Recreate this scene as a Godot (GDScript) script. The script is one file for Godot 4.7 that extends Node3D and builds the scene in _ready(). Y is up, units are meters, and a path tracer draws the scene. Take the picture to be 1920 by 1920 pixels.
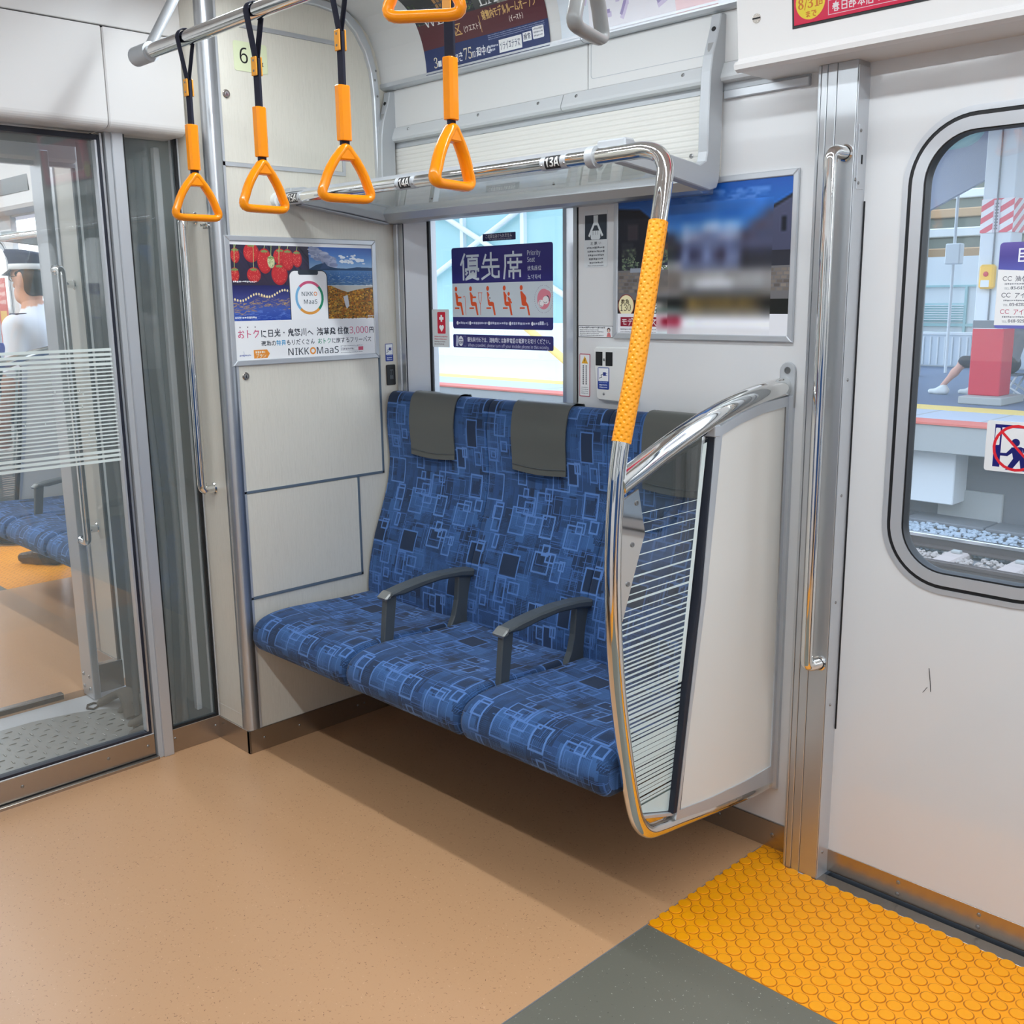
extends Node3D
# The end corner of a commuter train car: three priority seats between a cream cabinet wall and a
# steel-framed side screen, the gangway door to the next car at one side and a car door at the other.
# x runs along the car, y is up, z runs from the window wall (z = 0) across the car to the camera.

const WIDE := 2.72        # from the window wall to the wall opposite
const ROOF := 2.44
const MIRROR := -0.605    # the two cars mirror each other about this x
var M := {}
var taken := {}
var plain_mode := false
static var flip := false  # builds in the neighbouring car, which is the mirror image of this one


func _ready():
	var cam := Camera3D.new()
	cam.name = "camera"
	cam.position = Vector3(2.944, 1.5, 2.335)
	cam.rotation_order = EULER_ORDER_YXZ
	cam.rotation_degrees = Vector3(-11.73, 45.47, -0.70)
	cam.fov = 52.865
	cam.near = 0.02
	cam.far = 400.0
	add_child(cam)
	cam.current = true
	var env := Environment.new()
	env.tonemap_mode = Environment.TONE_MAPPER_LINEAR
	env.tonemap_exposure = 0.88
	env.background_mode = Environment.BG_SKY
	var sky_mat := ProceduralSkyMaterial.new()
	sky_mat.sky_top_color = Color(0.80, 0.89, 1.0)
	sky_mat.sky_horizon_color = Color(0.97, 0.99, 1.0)
	sky_mat.ground_horizon_color = Color(0.85, 0.88, 0.9)
	sky_mat.ground_bottom_color = Color(0.5, 0.52, 0.54)
	sky_mat.sky_energy_multiplier = 1.7
	sky_mat.ground_energy_multiplier = 0.8
	env.sky = Sky.new()
	env.sky.sky_material = sky_mat
	env.sdfgi_enabled = true
	env.ssao_enabled = true
	env.ssil_enabled = true
	var around := WorldEnvironment.new()
	around.name = "world_environment"
	around.environment = env
	add_child(around)

	make_materials()
	build_lamps()
	build_floor()
	build_ceiling()
	build_window_wall()
	build_door()
	build_cabinet_wall()
	build_end_wall()
	build_far_walls()
	build_gangway()
	build_bench()
	build_screen()
	build_rack()
	build_rail_and_straps()
	build_posters()
	build_stickers()
	build_next_car()
	build_station()
	build_people()


# ---------------------------------------------------------------- shape helper
class MB:
	var st := SurfaceTool.new()
	var empty := true

	func _init():
		st.begin(Mesh.PRIMITIVE_TRIANGLES)
		st.set_smooth_group(-1)

	func smooth(on: bool) -> MB:
		st.set_smooth_group(0 if on else -1)
		return self

	func put(p: Vector3, uv: Vector2):
		st.set_uv(uv)
		st.add_vertex(p)

	# a, b, c run counter-clockwise seen from outside
	func tri(a: Vector3, b: Vector3, c: Vector3, ua := Vector2.ZERO, ub := Vector2.ZERO, uc := Vector2.ZERO):
		put(a, ua)
		put(c, uc)
		put(b, ub)
		empty = false

	func quad(a: Vector3, b: Vector3, c: Vector3, d: Vector3, ua := Vector2(0, 0), ub := Vector2(0, 1), uc := Vector2(1, 1), ud := Vector2(1, 0)):
		tri(a, b, c, ua, ub, uc)
		tri(a, c, d, ua, uc, ud)

	# a box between two corners with chamfered edges
	func box(lo: Vector3, hi: Vector3, e := 0.0015) -> MB:
		var c := (lo + hi) / 2.0
		var h := (hi - lo).abs() / 2.0
		e = minf(e, minf(h.x, minf(h.y, h.z)) * 0.45)
		var ax := [Vector3(1, 0, 0), Vector3(0, 1, 0), Vector3(0, 0, 1)]
		for i in 3:
			var u: Vector3 = ax[(i + 1) % 3]
			var v: Vector3 = ax[(i + 2) % 3]
			var n: Vector3 = ax[i]
			var hu: float = h[(i + 1) % 3]
			var hv: float = h[(i + 2) % 3]
			var hn: float = h[i]
			for s in [1.0, -1.0]:
				var o: Vector3 = c + n * hn * s
				var pu: Vector3 = u * (hu - e) * s
				var pv: Vector3 = v * (hv - e)
				quad(o - pu - pv, o + pu - pv, o + pu + pv, o - pu + pv, Vector2(0, 0), Vector2(1, 0), Vector2(1, 1), Vector2(0, 1))
			if e > 0.0:
				for s in [1.0, -1.0]:
					for t in [1.0, -1.0]:
						var p1: Vector3 = c + u * hu * s + v * (hv - e) * t
						var p2: Vector3 = c + u * (hu - e) * s + v * hv * t
						var w: Vector3 = n * (hn - e) * s * t
						quad(p1 - w, p2 - w, p2 + w, p1 + w)
		if e > 0.0:
			for sx in [1.0, -1.0]:
				for sy in [1.0, -1.0]:
					for sz in [1.0, -1.0]:
						var a := c + Vector3(h.x * sx, (h.y - e) * sy, (h.z - e) * sz)
						var b := c + Vector3((h.x - e) * sx, h.y * sy, (h.z - e) * sz)
						var d := c + Vector3((h.x - e) * sx, (h.y - e) * sy, h.z * sz)
						if sx * sy * sz > 0:
							tri(a, b, d)
						else:
							tri(a, d, b)
		return self

	# a round or oval tube along points
	func tube(pts: Array, r: float, seg := 14, caps := true, r2 := 0.0, up := Vector3.ZERO, closed := false) -> MB:
		if r2 == 0.0:
			r2 = r
		var n := pts.size()
		var rings := []
		var side := Vector3.ZERO
		var run := 0.0
		var runs := []
		var dirs := []
		for i in n:
			var p: Vector3 = pts[i]
			var before: Vector3 = pts[(i - 1 + n) % n] if i > 0 or closed else p
			var after: Vector3 = pts[(i + 1) % n] if i < n - 1 or closed else p
			var d: Vector3 = ((after - p).normalized() + (p - before).normalized()).normalized()
			if i > 0:
				run += p.distance_to(pts[i - 1])
			runs.append(run)
			dirs.append(d)
			if side == Vector3.ZERO:
				var hint := up if up != Vector3.ZERO else (Vector3.UP if absf(d.y) < 0.9 else Vector3.RIGHT)
				side = d.cross(hint).normalized()
			else:
				if up != Vector3.ZERO:
					side = d.cross(up).normalized()
				else:
					side = (side - d * side.dot(d)).normalized()
			var top := side.cross(d).normalized()
			var ring := []
			for k in seg:
				var a := TAU * k / seg
				ring.append(p + side * cos(a) * r + top * sin(a) * r2)
			rings.append(ring)
		st.set_smooth_group(0)
		for i in (n if closed else n - 1):
			var j := (i + 1) % n
			var vj: float = runs[j] if j > i else run + (pts[0] as Vector3).distance_to(pts[n - 1])
			for k in seg:
				var l := (k + 1) % seg
				quad(rings[i][k], rings[i][l], rings[j][l], rings[j][k], Vector2(float(k) / seg, runs[i]), Vector2(float(k + 1) / seg, runs[i]), Vector2(float(k + 1) / seg, vj), Vector2(float(k) / seg, vj))
		st.set_smooth_group(-1)
		if caps and not closed:
			for k in range(1, seg - 1):
				tri(rings[0][0], rings[0][k + 1], rings[0][k])
				tri(rings[n - 1][0], rings[n - 1][k], rings[n - 1][k + 1])
		return self

	static func spot(axis: int, q: Vector2, h: float) -> Vector3:
		# axis 0: q is (z, y); axis 1: q is (x, z); axis 2: q is (x, y)
		if axis == 0:
			return Vector3(h, q.y, q.x)
		if axis == 1:
			return Vector3(q.x, h, q.y)
		return Vector3(q.x, q.y, h)

	static func inset(poly: PackedVector2Array, e: float) -> PackedVector2Array:
		var out := PackedVector2Array()
		var n := poly.size()
		var turn := 0.0
		for i in n:
			turn += poly[i].cross(poly[(i + 1) % n])
		var s := 1.0 if turn > 0 else -1.0
		for i in n:
			var a := (poly[i] - poly[(i - 1 + n) % n]).normalized()
			var b := (poly[(i + 1) % n] - poly[i]).normalized()
			var na := Vector2(-a.y, a.x) * s
			var nb := Vector2(-b.y, b.x) * s
			var m := na + nb
			m = m.normalized() if m.length() > 0.01 else na
			out.append(poly[i] + m * e / maxf(0.4, m.dot(na)))
		return out

	# an outline pushed from h0 to h1 along an axis, with a chamfer e round both faces
	func prism(outline: PackedVector2Array, axis: int, h0: float, h1: float, e := 0.0, rounded := false) -> MB:
		var poly := outline.duplicate()
		var turn := 0.0
		for i in poly.size():
			turn += poly[i].cross(poly[(i + 1) % poly.size()])
		# make the outline run counter-clockwise as seen from the +axis side
		var want := 1.0 if axis == 2 else -1.0
		if turn * want < 0:
			poly.reverse()
		var lo := minf(h0, h1)
		var hi := maxf(h0, h1)
		var n := poly.size()
		var cap := inset(poly, e) if e > 0.0 else poly
		var ids := Geometry2D.triangulate_polygon(cap)
		if ids.is_empty():
			cap = poly
			ids = Geometry2D.triangulate_polygon(cap)
		for i in range(0, ids.size(), 3):
			var a := cap[ids[i]]
			var b := cap[ids[i + 1]]
			var c := cap[ids[i + 2]]
			if (b - a).cross(c - a) * want < 0:
				var t := b
				b = c
				c = t
			tri(spot(axis, a, hi), spot(axis, b, hi), spot(axis, c, hi), a, b, c)
			tri(spot(axis, a, lo), spot(axis, c, lo), spot(axis, b, lo), a, c, b)
		if rounded:
			st.set_smooth_group(0)
		for i in n:
			var j := (i + 1) % n
			quad(spot(axis, poly[i], lo + e), spot(axis, poly[j], lo + e), spot(axis, poly[j], hi - e), spot(axis, poly[i], hi - e))
			if e > 0.0:
				quad(spot(axis, cap[i], lo), spot(axis, cap[j], lo), spot(axis, poly[j], lo + e), spot(axis, poly[i], lo + e))
				quad(spot(axis, poly[i], hi - e), spot(axis, poly[j], hi - e), spot(axis, cap[j], hi), spot(axis, cap[i], hi))
		st.set_smooth_group(-1)
		return self

	# the band between two outlines with the same number of points, as a plate with a hole
	func ring(outer: PackedVector2Array, inner: PackedVector2Array, axis: int, h0: float, h1: float) -> MB:
		var n := outer.size()
		var want := 1.0 if axis == 2 else -1.0
		var turn := 0.0
		for i in n:
			turn += outer[i].cross(outer[(i + 1) % n])
		var f := turn * want < 0
		var lo := minf(h0, h1)
		var hi := maxf(h0, h1)
		for i0 in n:
			var i := i0
			var j := (i0 + 1) % n
			if f:
				i = j
				j = i0
			var o1 := outer[i]
			var o2 := outer[j]
			var i1 := inner[i]
			var i2 := inner[j]
			quad(spot(axis, o1, hi), spot(axis, o2, hi), spot(axis, i2, hi), spot(axis, i1, hi))
			quad(spot(axis, o1, lo), spot(axis, i1, lo), spot(axis, i2, lo), spot(axis, o2, lo))
			st.set_smooth_group(0)
			quad(spot(axis, o1, lo), spot(axis, o2, lo), spot(axis, o2, hi), spot(axis, o1, hi))
			st.set_smooth_group(1)
			quad(spot(axis, i1, hi), spot(axis, i2, hi), spot(axis, i2, lo), spot(axis, i1, lo))
			st.set_smooth_group(-1)
		return self

	# a turned shape: (radius, height) pairs along direction d from o
	func lathe(o: Vector3, d: Vector3, prof: Array, seg := 16) -> MB:
		d = d.normalized()
		var s := d.cross(Vector3.UP if absf(d.y) < 0.9 else Vector3.RIGHT).normalized()
		var t := s.cross(d).normalized()
		for i in prof.size() - 1:
			for k in seg:
				var a := TAU * k / seg
				var b := TAU * (k + 1) / seg
				var ca := s * cos(a) + t * sin(a)
				var cb := s * cos(b) + t * sin(b)
				var p: Vector2 = prof[i]
				var q: Vector2 = prof[i + 1]
				if p.x > 0.0:
					tri(o + d * p.y + ca * p.x, o + d * p.y + cb * p.x, o + d * q.y + cb * q.x)
				if q.x > 0.0:
					tri(o + d * p.y + ca * p.x, o + d * q.y + cb * q.x, o + d * q.y + ca * q.x)
		return self

	# a thin card: top-left corner o, edge vectors to the right and down, thickness t, corner radius r
	func card(o: Vector3, right: Vector3, down: Vector3, t: float, r := 0.0) -> MB:
		var w := right.length()
		var h := down.length()
		var n := down.cross(right).normalized()
		var pts := rrect(0, 0, w, h, r, 5 if r > 0.0 else 1)
		var m := pts.size()
		var mid := Vector2(w / 2, h / 2)
		for i in m:
			var a := pts[i]
			var b := pts[(i + 1) % m]
			var f3 := func(q: Vector2) -> Vector3: return o + right * (q.x / w) + down * (q.y / h)
			var uv := func(q: Vector2) -> Vector2: return Vector2(q.x / w, q.y / h)
			# rrect runs clockwise on a page with y down, so swap for the outside
			tri(f3.call(mid) + n * t, f3.call(b) + n * t, f3.call(a) + n * t, uv.call(mid), uv.call(b), uv.call(a))
			tri(f3.call(mid), f3.call(a), f3.call(b), uv.call(mid), uv.call(a), uv.call(b))
			quad(f3.call(a), f3.call(a) + n * t, f3.call(b) + n * t, f3.call(b), uv.call(a), uv.call(a), uv.call(b), uv.call(b))
		return self

	static func rrect(x0: float, y0: float, x1: float, y1: float, r: float, k := 6) -> PackedVector2Array:
		var out := PackedVector2Array()
		var cs := [Vector2(x1 - r, y0 + r), Vector2(x1 - r, y1 - r), Vector2(x0 + r, y1 - r), Vector2(x0 + r, y0 + r)]
		for q in 4:
			for i in k:
				var a := -PI / 2 + PI / 2 * (q + (float(i) / (k - 1) if k > 1 else 0.5))
				if k == 1:
					var c := [Vector2(x1, y0), Vector2(x1, y1), Vector2(x0, y1), Vector2(x0, y0)]
					out.append(c[q])
				else:
					out.append(cs[q] + Vector2(cos(a), sin(a)) * r)
		return out

	func mesh() -> ArrayMesh:
		st.generate_normals()
		st.index()
		return st.commit()


static func flipped(m: Mesh) -> ArrayMesh:
	# the mirror image of a mesh about the middle of the gangway
	var out := ArrayMesh.new()
	for n in m.get_surface_count():
		var s := m.surface_get_arrays(n)
		var v: PackedVector3Array = s[Mesh.ARRAY_VERTEX]
		var nn: PackedVector3Array = s[Mesh.ARRAY_NORMAL]
		for i in v.size():
			v[i].x = 2.0 * MIRROR - v[i].x
			nn[i].x = -nn[i].x
		s[Mesh.ARRAY_VERTEX] = v
		s[Mesh.ARRAY_NORMAL] = nn
		var ids: PackedInt32Array = s[Mesh.ARRAY_INDEX]
		for i in range(0, ids.size(), 3):
			var t := ids[i]
			ids[i] = ids[i + 1]
			ids[i + 1] = t
		s[Mesh.ARRAY_INDEX] = ids
		out.add_surface_from_arrays(Mesh.PRIMITIVE_TRIANGLES, s)
	return out


# ---------------------------------------------------------------- naming helpers
func numbered(called: String) -> String:
	if not taken.has(called):
		taken[called] = 0
		return called
	taken[called] += 1
	return "%s_%03d" % [called, taken[called]]


func fx(p: Vector3) -> Vector3:
	return Vector3(2.0 * MIRROR - p.x, p.y, p.z) if flip else p


func thing(called: String, label: String, category: String, at: Vector3, group := "") -> Node3D:
	var o := Node3D.new()
	o.name = numbered(called)
	o.position = fx(at)
	add_child(o)
	tag(o, label, category, group)
	return o


func tag(o: Node, label: String, category: String, group := ""):
	o.set_meta("label", label)
	o.set_meta("category", category)
	if group:
		o.set_meta("group", group)


func structure(called: String, at := Vector3.ZERO) -> Node3D:
	var o := Node3D.new()
	o.name = numbered(called)
	o.position = fx(at)
	add_child(o)
	o.set_meta("kind", "structure")
	return o


func offset_of(o: Node3D) -> Vector3:
	var p := Vector3.ZERO
	var n: Node = o
	while n is Node3D and n != self:
		p += n.position
		n = n.get_parent()
	return p


# one mesh, given in car coordinates, as a part of a thing
func part(parent: Node3D, called: String, what, m: Material, label := "") -> MeshInstance3D:
	var o := MeshInstance3D.new()
	o.name = called
	var mesh: Mesh = what.mesh() if what is MB else what
	if flip:
		mesh = flipped(mesh)
	o.mesh = mesh
	o.material_override = m
	parent.add_child(o, true)
	o.position = -offset_of(parent)
	if label:
		o.set_meta("label", label)
	return o


# the same part at another place: shares mesh and material
func again(parent: Node3D, called: String, first: MeshInstance3D, shift: Vector3) -> MeshInstance3D:
	var o := MeshInstance3D.new()
	o.name = called
	o.mesh = first.mesh
	o.material_override = first.material_override
	parent.add_child(o, true)
	o.position = first.position + shift
	return o


func solo(called: String, label: String, category: String, what, m: Material, group := "") -> MeshInstance3D:
	var o := MeshInstance3D.new()
	o.name = numbered(called)
	var mesh: Mesh = what.mesh() if what is MB else what
	if flip:
		mesh = flipped(mesh)
	var c := mesh.get_aabb().get_center()
	var mv := ArrayMesh.new()
	for n in mesh.get_surface_count():
		var s := mesh.surface_get_arrays(n)
		var v: PackedVector3Array = s[Mesh.ARRAY_VERTEX]
		for i in v.size():
			v[i] -= c
		s[Mesh.ARRAY_VERTEX] = v
		mv.add_surface_from_arrays(Mesh.PRIMITIVE_TRIANGLES, s)
	o.mesh = mv
	o.position = c
	o.material_override = m
	add_child(o)
	tag(o, label, category, group)
	return o


func bx(x0, y0, z0, x1, y1, z1, e := 0.0015) -> MB:
	return MB.new().box(Vector3(x0, y0, z0), Vector3(x1, y1, z1), e)


func v2(a: Array) -> PackedVector2Array:
	var out := PackedVector2Array()
	for i in range(0, a.size(), 2):
		out.append(Vector2(a[i], a[i + 1]))
	return out


# points along a rounded polyline
func bend(pts: Array, r: float, k := 8) -> Array:
	var out := [pts[0]]
	for i in range(1, pts.size() - 1):
		var p: Vector3 = pts[i]
		var a: Vector3 = (pts[i - 1] - p)
		var b: Vector3 = (pts[i + 1] - p)
		var d := minf(r, minf(a.length(), b.length()) * 0.49)
		var s := p + a.normalized() * d
		var e := p + b.normalized() * d
		for j in k + 1:
			var t := float(j) / k
			out.append(s * (1 - t) * (1 - t) + p * 2 * t * (1 - t) + e * t * t)
	out.append(pts[-1])
	return out


func smooth_path(pts: Array, k := 6) -> Array:
	var out := []
	for i in pts.size() - 1:
		var a: Vector3 = pts[maxi(i - 1, 0)]
		var b: Vector3 = pts[i]
		var c: Vector3 = pts[i + 1]
		var d: Vector3 = pts[mini(i + 2, pts.size() - 1)]
		for j in k:
			out.append(b.cubic_interpolate(c, a, d, float(j) / k))
	out.append(pts[-1])
	return out


# ---------------------------------------------------------------- printed matter
class Pic:
	var im: Image
	var w: int
	var h: int
	static var outlines := {}

	func _init(width: int, height: int, c: Color):
		w = width
		h = height
		im = Image.create(w, h, false, Image.FORMAT_RGBA8)
		im.fill(c)

	func rect(x0, y0, x1, y1, c: Color) -> Pic:
		im.fill_rect(Rect2i(roundi(x0), roundi(y0), roundi(x1) - roundi(x0), roundi(y1) - roundi(y0)), c)
		return self

	func poly(p: PackedVector2Array, c: Color) -> Pic:
		var lo := INF
		var hi := -INF
		for q in p:
			lo = minf(lo, q.y)
			hi = maxf(hi, q.y)
		var n := p.size()
		for y in range(maxi(0, floori(lo)), mini(h - 1, ceili(hi)) + 1):
			var yc := y + 0.5
			var xs := PackedFloat32Array()
			for i in n:
				var a := p[i]
				var b := p[(i + 1) % n]
				if (a.y <= yc) != (b.y <= yc):
					xs.append(a.x + (yc - a.y) / (b.y - a.y) * (b.x - a.x))
			xs.sort()
			for i in range(0, xs.size() - 1, 2):
				var s := maxi(0, ceili(xs[i] - 0.5))
				var e := mini(w, ceili(xs[i + 1] - 0.5))
				if e > s:
					im.fill_rect(Rect2i(s, y, e - s, 1), c)
		return self

	func shape(a: Array, c: Color, s := 1.0, o := Vector2.ZERO) -> Pic:
		var p := PackedVector2Array()
		for i in range(0, a.size(), 2):
			p.append(o + Vector2(a[i], a[i + 1]) * s)
		return poly(p, c)

	func oval(cx: float, cy: float, rx: float, ry: float, c: Color) -> Pic:
		for y in range(maxi(0, floori(cy - ry)), mini(h - 1, ceili(cy + ry)) + 1):
			var t := (y + 0.5 - cy) / ry
			if absf(t) < 1.0:
				var d := rx * sqrt(1.0 - t * t)
				var s := maxi(0, roundi(cx - d))
				var e := mini(w, roundi(cx + d))
				if e > s:
					im.fill_rect(Rect2i(s, y, e - s, 1), c)
		return self

	func seg(a: Vector2, b: Vector2, t: float, c: Color) -> Pic:
		var d := (b - a).normalized() if a.distance_to(b) > 0.01 else Vector2.RIGHT
		var n := Vector2(-d.y, d.x) * t / 2
		a -= d * t * 0.42
		b += d * t * 0.42
		return poly(PackedVector2Array([a + n, b + n, b - n, a - n]), c)

	func arc(cx: float, cy: float, r: float, a0: float, a1: float, t: float, c: Color) -> Pic:
		var p := PackedVector2Array()
		for i in 25:
			var a := deg_to_rad(lerpf(a0, a1, i / 24.0))
			p.append(Vector2(cx + cos(a) * (r + t / 2), cy + sin(a) * (r + t / 2)))
		for i in 25:
			var a := deg_to_rad(lerpf(a1, a0, i / 24.0))
			p.append(Vector2(cx + cos(a) * (r - t / 2), cy + sin(a) * (r - t / 2)))
		return poly(p, c)

	func frame(x0: float, y0: float, x1: float, y1: float, t: float, c: Color) -> Pic:
		rect(x0, y0, x1, y0 + t, c)
		rect(x0, y1 - t, x1, y1, c)
		rect(x0, y0, x0 + t, y1, c)
		rect(x1 - t, y0, x1, y1, c)
		return self

	func rbox(x0: float, y0: float, x1: float, y1: float, r: float, c: Color) -> Pic:
		return poly(MB.rrect(x0, y0, x1, y1, r, 7), c)

	# vertical blend of colours
	func fade(x0: float, y0: float, x1: float, y1: float, stops: Array) -> Pic:
		for y in range(roundi(y0), roundi(y1)):
			var t := (y - y0) / (y1 - y0) * (stops.size() - 1)
			var k := clampi(int(t), 0, stops.size() - 2)
			var c: Color = stops[k]
			im.fill_rect(Rect2i(roundi(x0), y, roundi(x1) - roundi(x0), 1), c.lerp(stops[k + 1], clampf(t - k, 0, 1)))
		return self

	# rows of tiny dashes where print is too small to read
	func fine(x0: float, y: float, x1: float, t: float, c: Color, salt := 1) -> Pic:
		var x := x0
		var k := salt
		while x < x1:
			k = (k * 73 + 41) % 97
			var d := t * (0.5 + (k % 5) * 0.12)
			rect(x, y + (k % 3) * t * 0.12, minf(x + d, x1), y + t * (0.75 + (k % 4) * 0.08), Color(c, c.a))
			x += d + t * 0.3
		return self

	# latin letters from the fonts at hand; x is the left edge, y the baseline, s the capital height
	func latin(t: String, x: float, y: float, s: float, c: Color, face := "Droid Sans", weight := 400, sx := 1.0) -> float:
		var key := "%s/%d/%s" % [face, weight, t]
		if not outlines.has(key):
			var f := SystemFont.new()
			f.font_names = [face]
			f.font_weight = weight
			var m := TextMesh.new()
			m.font = f
			m.font_size = 64
			m.pixel_size = 1.0
			m.depth = 0.0
			m.horizontal_alignment = HORIZONTAL_ALIGNMENT_LEFT
			m.text = t
			var g := TextMesh.new()
			g.font = f
			g.font_size = 64
			g.pixel_size = 1.0
			g.depth = 0.0
			g.horizontal_alignment = HORIZONTAL_ALIGNMENT_LEFT
			g.text = "H"
			var gb := g.get_aabb()
			outlines[key] = [m.surface_get_arrays(0) if m.get_surface_count() else [], m.get_aabb(), gb]
		var got: Array = outlines[key]
		if got[0].is_empty():
			return x
		var vs: PackedVector3Array = got[0][Mesh.ARRAY_VERTEX]
		var ids: PackedInt32Array = got[0][Mesh.ARRAY_INDEX]
		var box: AABB = got[1]
		var cap: AABB = got[2]
		var k: float = s / 46.0
		var base := cap.position.y
		for i in range(0, ids.size(), 3):
			var p := PackedVector2Array()
			for j in 3:
				var q := vs[ids[i + j]]
				p.append(Vector2(x + (q.x - box.position.x) * k * sx, y - (q.y - base) * k))
			poly(p, c)
		return x + box.size.x * k * sx

	# characters drawn from the strokes below; x left, y top, s the height, t the stroke weight
	func kana(text: String, x: float, y: float, s: float, t: float, c: Color, sx := 1.0, gap := 0.06) -> float:
		for ch in text:
			if ch == " ":
				x += s * 0.4 * sx
				continue
			if not STROKES.has(ch):
				x = latin(ch, x + s * 0.04, y + s * 0.92, s * 0.86, c, "Droid Sans", 700, sx) + s * 0.07
				continue
			for stroke: String in STROKES[ch].split(" ", false):
				var last := Vector2.ZERO
				for i in range(0, stroke.length() - 1, 2):
					var q := Vector2(x + (HEX.find(stroke[i]) + 0.5) / 16.0 * s * sx, y + (HEX.find(stroke[i + 1]) + 0.5) / 16.0 * s)
					if i > 0:
						seg(last, q, t, c)
					elif stroke.length() < 4:
						oval(q.x, q.y, t, t, c)
					last = q
			x += s * (1.0 + gap) * sx
		return x

	func grain(amount: float, salt: int, x0 := 0, y0 := 0, x1 := 0, y1 := 0) -> Pic:
		var rng := RandomNumberGenerator.new()
		rng.seed = salt
		if x1 == 0:
			x1 = w
			y1 = h
		for y in range(y0, y1, 3):
			for x in range(x0, x1, 3):
				var v := rng.randf_range(-amount, amount)
				var p := im.get_pixel(x, y)
				im.fill_rect(Rect2i(x, y, 3, 3), Color(p.r + v, p.g + v, p.b + v, p.a))
		return self

	func blur(x0: int, y0: int, x1: int, y1: int, f: int) -> Pic:
		var cut := im.get_region(Rect2i(x0, y0, x1 - x0, y1 - y0))
		cut.resize(maxi(1, (x1 - x0) / f), maxi(1, (y1 - y0) / f), Image.INTERPOLATE_LANCZOS)
		cut.resize(x1 - x0, y1 - y0, Image.INTERPOLATE_CUBIC)
		im.blit_rect(cut, Rect2i(0, 0, x1 - x0, y1 - y0), Vector2i(x0, y0))
		return self

	func tex() -> ImageTexture:
		return ImageTexture.create_from_image(im)


const HEX := "0123456789abcdef"
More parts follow.
